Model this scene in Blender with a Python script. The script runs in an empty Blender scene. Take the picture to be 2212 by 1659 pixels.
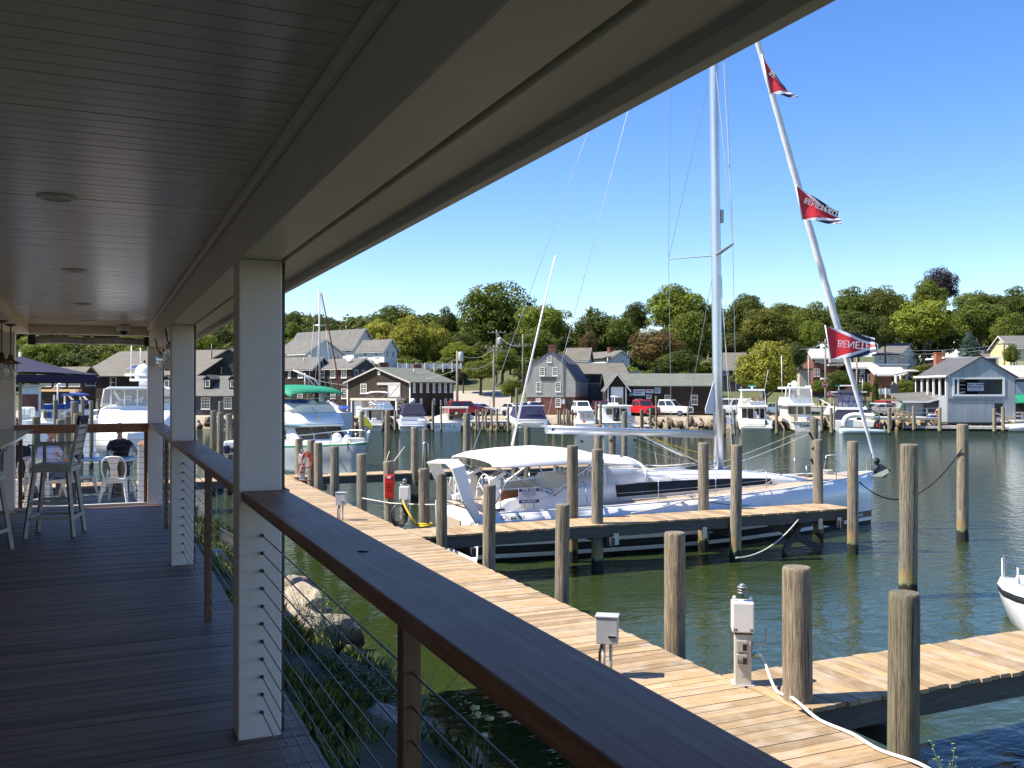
import bpy, bmesh, math, random
from mathutils import Vector, Matrix, noise
R = random.Random(7)
rad = math.radians
scene = bpy.context.scene
COL = scene.collection
# camera, world, sun, exposure
EYE = 4.40                      # eye height above the water (water is z = 0)
YAW = rad(23.8)                 # the view turns 23.8 degrees to the right of the porch direction (+Y)
FPX = 2000.0                    # focal length for a picture 2212 wide
CX, CY, HORIZON = 1106.0, 829.5, 843.0
PITCH = math.atan((HORIZON - CY) / FPX)
cam_d = bpy.data.cameras.new("camera")
cam = bpy.data.objects.new("camera", cam_d)
COL.objects.link(cam)
cam.location = (0, 0, EYE)
cam.rotation_euler = (rad(90) + PITCH, 0, -YAW)
cam_d.sensor_width = 36.0
cam_d.lens = 36.0 * FPX / 2212.0
cam_d.clip_start, cam_d.clip_end = 0.05, 6000
scene.camera = cam
SUN_EL = rad(53)
SUN_AZ = rad(-74)               # seen from above, counted clockwise from +Y
world = bpy.data.worlds.new("World")
scene.world = world
world.use_nodes = True
wn = world.node_tree.nodes
wl = world.node_tree.links
sky = wn.new("ShaderNodeTexSky")
sky.sky_type = 'NISHITA'
sky.sun_disc = False
sky.sun_elevation = SUN_EL
sky.sun_rotation = SUN_AZ
sky.air_density, sky.dust_density, sky.ozone_density = 1.0, 0.25, 3.0
sky.altitude = 0
wn["Background"].inputs[1].default_value = 0.107
hsv = wn.new("ShaderNodeHueSaturation")
hsv.inputs['Saturation'].default_value = 1.27
hsv.inputs['Hue'].default_value = .512
wl.new(sky.outputs[0], hsv.inputs['Color'])
wl.new(hsv.outputs[0], wn["Background"].inputs[0])
sun_d = bpy.data.lights.new("sun", 'SUN')
sun_d.energy = 4.6
sun_d.angle = rad(0.53)
sun_d.color = (1.0, 0.925, 0.79)
sun = bpy.data.objects.new("sun", sun_d)
COL.objects.link(sun)
to_sun = Vector((math.sin(SUN_AZ) * math.cos(SUN_EL), math.cos(SUN_AZ) * math.cos(SUN_EL), math.sin(SUN_EL)))
sun.rotation_euler = to_sun.to_track_quat('Z', 'Y').to_euler()
sun.location = to_sun * 60
vs = scene.view_settings
vs.view_transform = 'Standard'
vs.look = 'None'
vs.exposure = 1.14
vs.gamma = 1.0
vs.use_curve_mapping = False
# from picture points to places in the world
_cm = cam.rotation_euler.to_matrix()
C_R, C_U, C_F = _cm @ Vector((1, 0, 0)), _cm @ Vector((0, 1, 0)), _cm @ Vector((0, 0, -1))
C_O = Vector((0, 0, EYE))
REG = {'d': (0, 0, 1.0), '1': (0, 619.4, .28), '2': (601.7, 575.1, .248), '3': (1097.2, 575.1, .248),
 '4': (1592.6, 575.1, .28), '5': (884.8, 920.2, .28), '6': (1415.7, 920.2, .36), 'a': (35.4, 743.2, .144),
 'b': (0, 902.5, .1601), 'c': (1946.6, 752.1, .12), 'e': (1734.2, 690.1, .1493), 'f': (610.5, 796.3, .1493),
 'g': (1557.2, 796.3, .152), 'h': (1238.7, 1150.2, .44), 'i': (530.9, 1150.2, .32), 'j': (1327.2, 0, .48)}
def px(reg, x, y):
 o = REG[reg]
 return o[0] + x * o[2], o[1] + y * o[2]
def ray(x, y):
 return C_F + C_R * ((x - CX) / FPX) - C_U * ((y - CY) / FPX)
def at(x, y, D):
 "the point seen at (x, y) at depth D"
 return C_O + ray(x, y) * D
def gp(x, y, z=0.0):
 "the point seen at (x, y) on the level z"
 d = ray(x, y)
 return C_O + d * ((z - EYE) / d.z)
def zat(y, D):
 return at(CX, y, D).z
CR2, CF2 = Vector((math.cos(YAW), -math.sin(YAW), 0)), Vector((math.sin(YAW), math.cos(YAW), 0))
def ld(lat, depth, z=0.0):
 v = CR2 * lat + CF2 * depth
 return Vector((v.x, v.y, z))
# mesh building
class MB:
 def __init__(s):
  s.v, s.f, s.mi, s.sm = [], [], [], []
  s.m = 0
 def add(s, vs, fs, smooth=False):
  o = len(s.v)
  s.v.extend([tuple(p) for p in vs])
  for f in fs:
   s.f.append(tuple(i + o for i in f)); s.mi.append(s.m); s.sm.append(smooth)
  return s
 def box(s, x0, y0, z0, x1, y1, z1):
  v = [(x0,y0,z0),(x1,y0,z0),(x1,y1,z0),(x0,y1,z0),(x0,y0,z1),(x1,y0,z1),(x1,y1,z1),(x0,y1,z1)]
  return s.add(v, [(0,3,2,1),(4,5,6,7),(0,1,5,4),(1,2,6,5),(2,3,7,6),(3,0,4,7)])
 def bar(s, p0, p1, w, h, up=(0,0,1), w1=None, h1=None):
  p0, p1 = Vector(p0), Vector(p1)
  t = (p1 - p0).normalized(); u = Vector(up)
  a = t.cross(u)
  if a.length < 1e-4: a = t.cross(Vector((1,0,0)))
  a.normalize(); b = a.cross(t)
  w1 = w if w1 is None else w1; h1 = h if h1 is None else h1
  v = []
  for p, ww, hh in ((p0, w, h), (p1, w1, h1)):
   for sa, sb in ((-1,-1),(1,-1),(1,1),(-1,1)):
    v.append(p + a*(sa*ww/2) + b*(sb*hh/2))
  return s.add(v, [(0,3,2,1),(4,5,6,7),(0,1,5,4),(1,2,6,5),(2,3,7,6),(3,0,4,7)])
 def tube(s, pts, r, n=8, caps=True, smooth=True, squash=1.0):
  pts = [Vector(p) for p in pts]; k = len(pts)
  rs = r if isinstance(r, (list, tuple)) else [r]*k
  v = []
  a = None
  for i, p in enumerate(pts):
   t = (pts[min(i+1,k-1)] - pts[max(i-1,0)]).normalized()
   if a is None:
    a = t.cross(Vector((0,0,1)))
    if a.length < 1e-3: a = Vector((1,0,0))
   a = (a - t*a.dot(t)).normalized(); b = t.cross(a)
   for j in range(n):
    th = 2*math.pi*j/n
    v.append(p + a*(math.cos(th)*rs[i]) + b*(math.sin(th)*rs[i]*squash))
  f = [(i*n+j, i*n+(j+1)%n, (i+1)*n+(j+1)%n, (i+1)*n+j) for i in range(k-1) for j in range(n)]
  s.add(v, f, smooth)
  if caps:
   o = len(s.v) - len(v)
   s.f.append(tuple(o+j for j in reversed(range(n)))); s.mi.append(s.m); s.sm.append(False)
   s.f.append(tuple(o+(k-1)*n+j for j in range(n))); s.mi.append(s.m); s.sm.append(False)
  return s
 def lathe(s, prof, n=16, c=(0,0,0), smooth=True, sx=1.0, sy=1.0, caps=True):
  v = []
  for r, z in prof:
   for j in range(n):
    th = 2*math.pi*j/n
    v.append((c[0]+math.cos(th)*r*sx, c[1]+math.sin(th)*r*sy, c[2]+z))
  k = len(prof)
  f = [(i*n+j, i*n+(j+1)%n, (i+1)*n+(j+1)%n, (i+1)*n+j) for i in range(k-1) for j in range(n)]
  s.add(v, f, smooth)
  if caps:
   o = len(s.v) - len(v)
   s.f.append(tuple(o+j for j in reversed(range(n)))); s.mi.append(s.m); s.sm.append(False)
   s.f.append(tuple(o+(k-1)*n+j for j in range(n))); s.mi.append(s.m); s.sm.append(False)
  return s
 def extr(s, pts, vec):
  pts = [Vector(p) for p in pts]; vec = Vector(vec); n = len(pts)
  v = pts + [p + vec for p in pts]
  f = [tuple(reversed(range(n))), tuple(range(n, 2*n))] + [(i, (i+1)%n, n+(i+1)%n, n+i) for i in range(n)]
  return s.add(v, f)
 def loft(s, rings, closed=True, caps=True, smooth=True, mats=None):
  n = len(rings[0]); k = len(rings); v = [p for r in rings for p in r]
  o = len(s.v)
  s.v.extend([tuple(p) for p in v])
  for i in range(k-1):
   for j in range(n if closed else n-1):
    s.f.append((o+i*n+j, o+i*n+(j+1)%n, o+(i+1)*n+(j+1)%n, o+(i+1)*n+j))
    s.mi.append(mats[j] if mats else s.m); s.sm.append(smooth)
  if caps:
   s.f.append(tuple(o+j for j in reversed(range(n)))); s.mi.append(s.m); s.sm.append(False)
   s.f.append(tuple(o+(k-1)*n+j for j in range(n))); s.mi.append(s.m); s.sm.append(False)
  return s
 def ball(s, c, r, n=10, sx=1, sy=1, sz=1, top=1.0, bottom=-1.0):
  k = max(4, n//2); prof = []
  for i in range(k+1):
   t = math.asin(max(-1,min(1,bottom))) + (math.asin(top)-math.asin(bottom))*i/k
   prof.append((max(1e-4, math.cos(t)*r), math.sin(t)*r*sz))
  return s.lathe(prof, n, c, True, sx, sy)
 def mesh(s, name, mats):
  me = bpy.data.meshes.new(name)
  me.from_pydata(s.v, [], s.f)
  for m in (mats if isinstance(mats, (list, tuple)) else [mats]): me.materials.append(m)
  me.polygons.foreach_set("material_index", s.mi)
  me.polygons.foreach_set("use_smooth", s.sm)
  me.update()
  return me
 def build(s, name, mats, parent=None, loc=None, bevel=0):
  return obj(name, s.mesh(name, mats), parent, loc, bevel=bevel)
def obj(name, me, parent=None, loc=None, rot=None, bevel=0):
 o = bpy.data.objects.new(name, me)
 COL.objects.link(o)
 if parent is not None: o.parent = parent
 if loc is not None: o.location = loc
 if rot is not None: o.rotation_euler = rot
 if bevel:
  b = o.modifiers.new("bevel", 'BEVEL'); b.width = bevel; b.segments = 2; b.limit_method = 'ANGLE'
 return o
def tag(o, label=None, cat=None, group=None, kind=None):
 if label: o['label'] = label
 if cat: o['category'] = cat
 if group: o['group'] = group
 if kind: o['kind'] = kind
 return o
def thing(name, label, cat, loc=(0,0,0), rz=0.0, group=None):
 o = bpy.data.objects.new(name, None)
 o.empty_display_size = 0.2
 COL.objects.link(o)
 o.location = loc; o.rotation_euler = (0, 0, rz)
 return tag(o, label, cat, group)
def kids(o): return [c for c in CH.get(o.name, [])]
def copy_tree(o, loc=None, rz=None, label=None, group=None, scale=None):
 r = o.copy(); COL.objects.link(r)
 if loc is not None: r.location = loc
 if rz is not None: r.rotation_euler = (0, 0, rz)
 if label: r['label'] = label
 if group: r['group'] = group
 if scale is not None: r.scale = scale
 for c in list(o.children):
  d = c.copy(); COL.objects.link(d); d.parent = r
  for g in list(c.children):
   e = g.copy(); COL.objects.link(e); e.parent = d
 return r
# materials
MATS = {}
class NT:
 "small helper to wire shader nodes"
 def __init__(s, name):
  s.mat = bpy.data.materials.new(name); s.mat.use_nodes = True
  s.t = s.mat.node_tree; s.n = s.t.nodes; s.l = s.t.links
  s.p = s.n["Principled BSDF"]
 def new(s, ty, **kw):
  q = s.n.new(ty)
  for k, v in kw.items(): setattr(q, k, v)
  return q
 def link(s, a, b): s.l.new(a, b)
 def coord(s, which='Object', scale=(1,1,1), rand=False, rot=(0,0,0)):
  tc = s.new("ShaderNodeTexCoord"); mp = s.new("ShaderNodeMapping")
  mp.inputs['Scale'].default_value = scale
  mp.inputs['Rotation'].default_value = rot
  src = tc.outputs[which]
  if rand:
   oi = s.new("ShaderNodeObjectInfo"); mu = s.new("ShaderNodeMath", operation='MULTIPLY')
   mu.inputs[1].default_value = 117.0
   s.link(oi.outputs['Random'], mu.inputs[0])
   ad = s.new("ShaderNodeVectorMath", operation='ADD')
   s.link(src, ad.inputs[0]); s.link(mu.outputs[0], ad.inputs[1])
   src = ad.outputs[0]
  s.link(src, mp.inputs['Vector'])
  return mp.outputs[0]
 def noise(s, vec, scale=5, detail=4, rough=.6, dist=0):
  q = s.new("ShaderNodeTexNoise")
  q.inputs['Scale'].default_value = scale; q.inputs['Detail'].default_value = detail
  q.inputs['Roughness'].default_value = rough; q.inputs['Distortion'].default_value = dist
  s.link(vec, q.inputs['Vector'])
  return q.outputs['Fac']
 def ramp(s, fac, stops):
  q = s.new("ShaderNodeValToRGB"); e = q.color_ramp.elements
  while len(e) < len(stops): e.new(0.5)
  for i, (p, c) in enumerate(stops):
   e[i].position = p; e[i].color = (*c, 1) if len(c) == 3 else c
  s.link(fac, q.inputs[0])
  return q.outputs[0]
 def mix(s, a, b, fac, mode='MIX'):
  q = s.new("ShaderNodeMix", data_type='RGBA', blend_type=mode)
  for i, x in ((6, a), (7, b)):
   if isinstance(x, tuple): q.inputs[i].default_value = (*x, 1)
   else: s.link(x, q.inputs[i])
  if isinstance(fac, (int, float)): q.inputs[0].default_value = fac
  else: s.link(fac, q.inputs[0])
  return q.outputs[2]
 def math(s, op, a, b=None):
  q = s.new("ShaderNodeMath", operation=op)
  for i, x in ((0, a), (1, b)):
   if x is None: continue
   if isinstance(x, (int, float)): q.inputs[i].default_value = x
   else: s.link(x, q.inputs[i])
  return q.outputs[0]
 def rand(s):
  return s.new("ShaderNodeObjectInfo").outputs['Random']
 def bump(s, h, strength=.3, dist=.02):
  q = s.new("ShaderNodeBump")
  q.inputs['Strength'].default_value = strength; q.inputs['Distance'].default_value = dist
  s.link(h, q.inputs['Height']); s.link(q.outputs[0], s.p.inputs['Normal'])
 def out(s, color=None, rough=None, metal=None, spec=None):
  for key, x in (('Base Color', color), ('Roughness', rough), ('Metallic', metal), ('Specular IOR Level', spec)):
   if x is None: continue
   if isinstance(x, tuple): s.p.inputs[key].default_value = (*x, 1)
   elif isinstance(x, (int, float)): s.p.inputs[key].default_value = x
   else: s.link(x, s.p.inputs[key])
  return s.mat
def dim_spec(m, v):
 m.node_tree.nodes["Principled BSDF"].inputs['Specular IOR Level'].default_value = v
def plain(name, c, rough=.5, metal=0, var=.12, scale=6, bump=0, spec=None):
 if name in MATS: return MATS[name]
 t = NT(name)
 n = t.noise(t.coord('Object', rand=True), scale, 4)
 lo = tuple(x*(1-var) for x in c); hi = tuple(min(1, x*(1+var)) for x in c)
 t.out(t.ramp(n, [(.3, lo), (.7, hi)]), rough, metal, spec)
 if bump: t.bump(t.noise(t.coord('Object'), scale*6, 3), bump, .01)
 MATS[name] = t.mat
 return t.mat
def wood(name, cols, scale=(1, 14, 14), rough=.75, tint=.35, bump=.25, grain=2.5, pale=None):
 "planks: grain runs along the axis with the small scale; every object gets its own tint"
 t = NT(name)
 v = t.coord('Object', scale, rand=True)
 g = t.noise(v, grain, 6, .65, .6)
 c = t.ramp(g, [(.25, cols[0]), (.5, cols[1]), (.75, cols[2])])
 r = t.rand()
 dark = t.ramp(r, [(0, (1-tint,)*3), (.5, (1, 1, 1)), (1, (1+tint*.6, 1+tint*.5, 1+tint*.3))])
 c = t.mix(c, dark, 1.0, 'MULTIPLY')
 if pale:
  m = t.noise(t.coord('Object', (1.3, 1.3, 1.3), rand=True), 1.6, 3)
  c = t.mix(c, pale, t.ramp(m, [(.45, (0,0,0)), (.75, (.75,.75,.75))]))
 t.out(c, rough)
 t.bump(g, bump, .006)
 MATS[name] = t.mat
 return t.mat
M = {}
M['white'] = plain('white_paint', (.72, .71, .68), .38, var=.04, scale=3)
M['column'] = plain('column_paint', (.76, .66, .61), .5, var=.03, scale=40, bump=.05)
M['ceil'] = plain('ceiling_paint', (.76, .64, .50), .22, var=.04, scale=3)
M['trim'] = plain('grey_trim', (.78, .67, .53), .45, var=.04, scale=3)
M['gel'] = plain('white_gelcoat', (.80, .80, .78), .22, var=.02, scale=1.5)
M['gelcream'] = plain('cream_gelcoat', (.74, .70, .60), .28, var=.03, scale=1.5)
M['canvas_w'] = plain('white_canvas', (.82, .81, .78), .8, var=.03, scale=2)
M['navy'] = plain('navy_canvas', (.013, .014, .042), .8, var=.25, scale=3)
M['blue'] = plain('blue_canvas', (.015, .055, .26), .75, var=.2, scale=3)
M['green_canvas'] = plain('green_canvas', (.01, .22, .12), .7, var=.15, scale=2)
M['purple'] = plain('purple_canvas', (.020, .017, .075), .75, var=.2, scale=3)
M['black'] = plain('black_plastic', (.012, .012, .013), .45, var=.2)
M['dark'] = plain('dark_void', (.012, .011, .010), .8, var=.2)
M['steel'] = plain('stainless_steel', (.62, .62, .62), .22, 1.0, var=.05)
M['alu'] = plain('anodised_aluminium', (.55, .57, .60), .36, .85, var=.04, scale=2)
M['greymetal'] = plain('grey_steel_box', (.42, .43, .44), .5, .1, var=.06)
M['red'] = plain('red_paint', (.42, .012, .012), .35, var=.08)
M['yellow'] = plain('yellow_rubber', (.75, .52, .02), .5, var=.08)
M['orange'] = plain('orange_hose', (.55, .16, .10), .55, var=.1)
M['rope'] = plain('pale_rope', (.55, .52, .44), .9, var=.15, scale=60)
M['darkrope'] = plain('dark_rope', (.03, .03, .03), .9, var=.2, scale=60)
M['hosew'] = plain('white_hose', (.78, .74, .70), .5, var=.05)
M['tyre'] = plain('tyre_rubber', (.015, .015, .015), .8, var=.2)
M['tealglass'] = plain('teal_plastic', (.05, .30, .32), .4)
M['teak'] = plain('teak_deck', (.42, .33, .25), .7, var=.12, scale=12)
def glass(name, c, rough=.06):
 t = NT(name); t.out(c, rough, 0, .8); return t.mat
M['glass'] = glass('dark_window_glass', (.025, .028, .032))
M['glassb'] = glass('brown_tinted_glass', (.05, .04, .03))
M['skyglass'] = glass('blue_skylight_glass', (.05, .07, .14))
def clear(name, c=(.9,.9,.9), alpha=.25, rough=.1):
 t = NT(name); t.out(c, rough); t.p.inputs['Alpha'].default_value = alpha
 return t.mat
M['vinyl'] = clear('clear_vinyl', (.70,.72,.73), .20, .12)
M['clearglass'] = clear('clear_glass', (.8,.84,.82), .3, .05)
M['bluevinyl'] = clear('smoked_vinyl', (.10,.11,.20), .6, .1)
M['floor'] = wood('weathered_floor_board', [(.15,.088,.060), (.25,.156,.112), (.36,.245,.19)], (1.2, 18, 18), .55, .30, .2)
M['rail'] = wood('oiled_rail_wood', [(.13,.034,.012), (.33,.118,.052), (.52,.27,.165)], (22, .8, 22), .46, .1, .15, 2.2, pale=(.40,.24,.16))
dim_spec(M['floor'], .22); dim_spec(M['rail'], .22); dim_spec(M['ceil'], .75)
M['railpost'] = wood('brown_post_wood', [(.10,.045,.022), (.17,.08,.04), (.22,.12,.06)], (20, 20, 1.2), .6, .1, .2)
def dock_wood(name, sc):
 return wood(name, [(.18,.108,.046), (.355,.238,.122), (.48,.365,.225)], sc, .8, .36, .4, 2.6, pale=(.44,.38,.30))
M['dock_x'] = dock_wood('weathered_dock_plank_across', (1.0, 20, 20))
M['dock_y'] = dock_wood('weathered_dock_plank_along', (20, 1.0, 20))
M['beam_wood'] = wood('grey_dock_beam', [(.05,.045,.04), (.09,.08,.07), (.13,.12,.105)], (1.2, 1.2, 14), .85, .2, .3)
M['newwood'] = wood('fresh_yellow_lumber', [(.42,.26,.11), (.58,.38,.17), (.66,.47,.25)], (4, 4, 4), .7, .2, .2)
M['oldwood'] = wood('bleached_board', [(.30,.27,.23), (.46,.43,.38), (.58,.55,.50)], (5, 5, 5), .8, .2, .3)
def piling_mat():
 t = NT('piling_timber')
 v = t.coord('Object', (16, 16, .9), rand=True)
 g = t.noise(v, 2.2, 9, .72, 1.2)
 c = t.ramp(g, [(.30, (.045,.034,.024)), (.41, (.145,.112,.078)), (.54, (.27,.23,.175)), (.72, (.42,.385,.315))])
 ck = t.noise(t.coord('Object', (34, 34, .8), rand=True), 1.0, 4, .6)
 c = t.mix((.035,.026,.018), c, t.ramp(ck, [(.35, (.05,.05,.05)), (.41, (1,1,1))]))
 knots = t.noise(t.coord('Object', (2.2, 2.2, 1.1), rand=True), 2.0, 3, .5)
 c = t.mix(c, (.27,.245,.15), t.ramp(knots, [(.48, (0,0,0)), (.7, (.55,.55,.55))]))
 tint = t.ramp(t.rand(), [(0, (.72,.74,.66)), (.5, (1,1,1)), (1, (1.12,1.06,.98))])
 c = t.mix(c, tint, 1.0, 'MULTIPLY')
 geo = t.new("ShaderNodeNewGeometry"); sp = t.new("ShaderNodeSeparateXYZ")
 t.link(geo.outputs['Position'], sp.inputs[0])
 wob = t.noise(t.coord('Object', (3, 3, 1.5), rand=True), 2.5, 4)
 z = t.math('ADD', sp.outputs['Z'], t.math('MULTIPLY', t.math('SUBTRACT', wob, .5), .5))
 c = t.mix((.34,.22,.09), c, t.ramp(z, [(.42, (0,0,0)), (.72, (1,1,1))]))
 c = t.mix((.25,.26,.12), c, t.ramp(z, [(.36, (0,0,0)), (.46, (1,1,1))]))
 c = t.mix((.018,.020,.012), c, t.ramp(z, [(.27, (0,0,0)), (.34, (1,1,1))]))
 t.out(c, .85)
 t.bump(t.math('ADD', g, t.math('MULTIPLY', ck, .8)), 1.0, .03)
 return t.mat
M['piling'] = piling_mat()
# water
def water_mat():
 t = NT('harbour_water')
 tc = t.new("ShaderNodeTexCoord")
 a = t.noise(t.coord('Object', (1.0, 1.0, 1), rot=(0,0,.6)), 1.15, 3, .5, .5)
 b = t.noise(t.coord('Object', (.55, 1.5, 1), rot=(0,0,-.35)), 3.1, 4, .55, .3)
 c = t.noise(t.coord('Object', (.16, .3, 1)), 1.0, 2)
 sp = t.new("ShaderNodeSeparateXYZ"); t.link(tc.outputs['Object'], sp.inputs[0])
 far = t.new("ShaderNodeMapRange"); far.inputs['From Min'].default_value = 18; far.inputs['From Max'].default_value = 55
 far.inputs['To Min'].default_value = .10; far.inputs['To Max'].default_value = 1.0
 dist = t.math('ADD', t.math('MULTIPLY', sp.outputs['Y'], .9), t.math('MULTIPLY', sp.outputs['X'], .45))
 t.link(dist, far.inputs['Value'])
 h = t.math('ADD', t.math('MULTIPLY', a, .8), t.math('MULTIPLY', t.math('MULTIPLY', b, far.outputs[0]), 3.4))
 h = t.math('ADD', h, t.math('MULTIPLY', c, .6))
 t.bump(t.math('MULTIPLY', h, t.math('ADD', .35, t.math('MULTIPLY', far.outputs[0], .75))), .9, .14)
 t.out((.023, .037, .010), .04)
 t.p.inputs['IOR'].default_value = 1.333
 return t.mat
mb = MB()
mb.add([(-220, -60, 0), (420, -60, 0), (420, 420, 0), (-220, 420, 0)], [(0,1,2,3)])
water = mb.build('water', water_mat()); tag(water, kind='structure')
# far shore and hill (one height field, in metres from the shore)
SHORE = 106.5
def smooth(a, b, x):
 t = max(0, min(1, (x-a)/(b-a))); return t*t*(3-2*t)
def hill_z(lat, D):
 k = lat / max(D, 1)
 s = .165 + (.085 - .165) * smooth(-.02, .22, k)
 z = 1.35 + max(0, D - 116) * s
 z -= max(0, D - 178) * s * .25
 z = min(z, 18 + 2*noise.noise((lat*.02, D*.02, 0)))
 if D > 118: z += .5*noise.noise((lat*.05, D*.05, 3))*smooth(118, 135, D)
 return z
def ground(lat, D):
 "height of the land at a place in front of the camera"
 if D < SHORE: return -2.5
 return hill_z(lat, D)
def ground_mat():
 t = NT('shore_ground')
 n = t.noise(t.coord('Object'), .22, 5)
 n2 = t.noise(t.coord('Object'), 2.5, 5)
 geo = t.new("ShaderNodeNewGeometry"); sp = t.new("ShaderNodeSeparateXYZ"); t.link(geo.outputs['Position'], sp.inputs[0])
 g = t.ramp(n2, [(.3, (.045,.06,.018)), (.6, (.10,.105,.035)), (.8, (.22,.17,.08))])
 d = t.ramp(n2, [(.3, (.30,.25,.18)), (.7, (.43,.37,.28))])
 zz = t.math('ADD', sp.outputs['Z'], t.math('MULTIPLY', n, 2.2))
 t.out(t.mix(d, g, t.ramp(t.math('MULTIPLY', zz, .2), [(.50, (0,0,0)), (.62, (1,1,1))])), .95)
 t.bump(n2, .5, .1)
 return t.mat
mb = MB()
NL, ND = 90, 70
Ls = [-190 + 480*i/NL for i in range(NL+1)]
Ds = [SHORE + (330 - SHORE)*(j/ND)**1.5 for j in range(ND+1)]
vv = []
for D in Ds:
 for L in Ls:
  vv.append(ld(L, D, hill_z(L, D)))
off = len(vv)
for L in Ls: vv.append(ld(L, SHORE - .4, -1.0))
ff = [(j*(NL+1)+i, j*(NL+1)+i+1, (j+1)*(NL+1)+i+1, (j+1)*(NL+1)+i) for j in range(ND) for i in range(NL)]
ff += [(off+i, off+i+1, i+1, i) for i in range(NL)]
mb.add(vv, ff, True)
tag(mb.build('hillside', ground_mat()), kind='structure')
def rock_mesh(seed, sub=2):
 bm = bmesh.new(); bmesh.ops.create_icosphere(bm, subdivisions=sub, radius=1)
 o = Vector((seed*7.3, seed*3.1, seed*1.7))
 for v in bm.verts:
  n = v.co.normalized()
  d = 1 + .35*noise.noise(n*1.1+o) + .16*noise.noise(n*2.7+o)
  v.co = n*d
  for ax in ((1,.2,.1), (-.4,1,.2), (.3,-.6,1), (-.8,-.5,.3)):
   a = Vector(ax).normalized(); e = v.co.dot(a)
   if e > .62: v.co -= a*(e-.62)*.9
 me = bpy.data.meshes.new('rock'); bm.to_mesh(me); bm.free()
 return me
def rock_mat(name, c0, c1, c2):
 t = NT(name)
 n = t.noise(t.coord('Object', rand=True), 2.2, 7, .65)
 c = t.ramp(n, [(.25, c0), (.5, c1), (.75, c2)])
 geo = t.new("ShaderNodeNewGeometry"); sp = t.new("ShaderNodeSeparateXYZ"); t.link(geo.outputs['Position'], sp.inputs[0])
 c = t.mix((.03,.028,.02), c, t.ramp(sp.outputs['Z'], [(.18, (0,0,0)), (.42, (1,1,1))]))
 tint = t.ramp(t.rand(), [(0, (.75,.72,.68)), (1, (1.15,1.1,1.02))])
 t.out(t.mix(c, tint, 1.0, 'MULTIPLY'), .9); t.bump(n, .8, .15)
 return t.mat
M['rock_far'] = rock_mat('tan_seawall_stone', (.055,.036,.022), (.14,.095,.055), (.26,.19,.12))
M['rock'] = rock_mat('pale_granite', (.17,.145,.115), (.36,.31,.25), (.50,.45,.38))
wallr = thing('seawall', 'low wall of tan boulders along the far waterfront', 'seawall', ld(20, SHORE, 0), -YAW)
rms = [rock_mesh(i, 1) for i in range(5)]
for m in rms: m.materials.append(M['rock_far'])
L = -62.0
k = 0
while L < 62 and k < 140:
 s = R.uniform(.3, .72)
 o = obj('stone', rms[k % 5], wallr, (L - 20, R.uniform(-.9, -.3), R.uniform(.15, .6)), (R.random()*3, R.random()*3, R.random()*6))
 o.scale = (s*1.3, s, s*.75)
 L += s*2.0; k += 1
L = -62.0
while L < 62 and k < 280:
 s = R.uniform(.22, .5)
 o = obj('stone', rms[k % 5], wallr, (L - 20, R.uniform(-.2, .3), R.uniform(.8, 1.05)), (R.random()*3, R.random()*3, R.random()*6))
 o.scale = (s*1.4, s, s*.7)
 L += s*2.2; k += 1
# the bank beside the porch
def bank_z(x, y):
 e = 3.75 + .45*noise.noise((x*.1, y*.3, 5)) + .25*noise.noise((3, y*.9, 8))
 z = 1.5*max(0, min(1, (e - x)/2.6))**.8 - max(0, x-e)*.45
 return z + .10*noise.noise((x*1.5, y*1.5, 2))
mb = MB()
xs = [-3 + .35*i for i in range(26)]; ys = [-4 + .45*i for i in range(70)]
vv = [(x, y, bank_z(x, y)) for y in ys for x in xs]
n = len(xs)
mb.add(vv, [(j*n+i, j*n+i+1, (j+1)*n+i+1, (j+1)*n+i) for j in range(len(ys)-1) for i in range(n-1)], True)
t = NT('earth_bank'); nn = t.noise(t.coord('Object'), 3, 6)
t.out(t.ramp(nn, [(.3, (.028,.030,.014)), (.6, (.06,.058,.028)), (.8, (.10,.085,.05))]), .95); t.bump(nn, .8, .1)
tag(mb.build('bank', t.mat), kind='structure')
rms2 = [rock_mesh(20+i, 3) for i in range(5)]
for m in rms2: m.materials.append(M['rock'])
bank_rocks = [  # picture place of the centre, level, size x/y/z
 (632, 1262, .75, .42, .4, .36, 'pale boulder farthest along the porch bank, seen just past the near column', 1),
 (640, 1300, .7, .62, .55, .5, 'biggest pale boulder on the bank beside the near white column', 2),
 (662, 1283, .35, .5, .32, .2, 'flat pale slab of rock jutting over the water beside the big boulder', 3),
 (700, 1355, .45, .30, .78, .42, 'long wedge of pale rock lying in sun on the porch bank', 4),
 (655, 1335, .75, .5, .42, .28, 'low rock half overgrown in front of the big boulder', 0),
 (718, 1412, .35, .58, .45, .26, 'flat tan rock at the edge of the shade by the water', 1),
 (790, 1462, .3, .42, .4, .3, 'dark rock in shade at the waterline before the wooden rail post', 2),
 (760, 1440, .35, .35, .4, .25, 'small shaded rock just below the tan flat rock', 3),
 (450, 1212, 1.0, .5, .45, .4, 'pale sunlit rock seen between the two porch columns', 4),
 (478, 1240, .9, .55, .5, .35, 'second pale rock between the columns, lower and nearer', 0),
 (880, 1580, .45, .5, .5, .3, 'mossy shaded rock behind the near rail post', 2),
 (830, 1560, .6, .5, .45, .3, 'mossy shaded rock left of the near rail post', 3),
 (985, 1640, .3, .45, .4, .25, 'shaded rock at the bottom edge under the lowest cable', 1)]
for x, y, z, sx, sy, sz, lab, k in bank_rocks:
 p = gp(x, y, z)
 o = obj('rock', rms2[k], None, (p.x, p.y, z - sz*.35), (R.uniform(-.3,.3), R.uniform(-.3,.3), R.random()*6))
 o.scale = (sx, sy, sz)
 tag(o, lab, 'rock', 'rocks on the bank by the porch')
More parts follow.
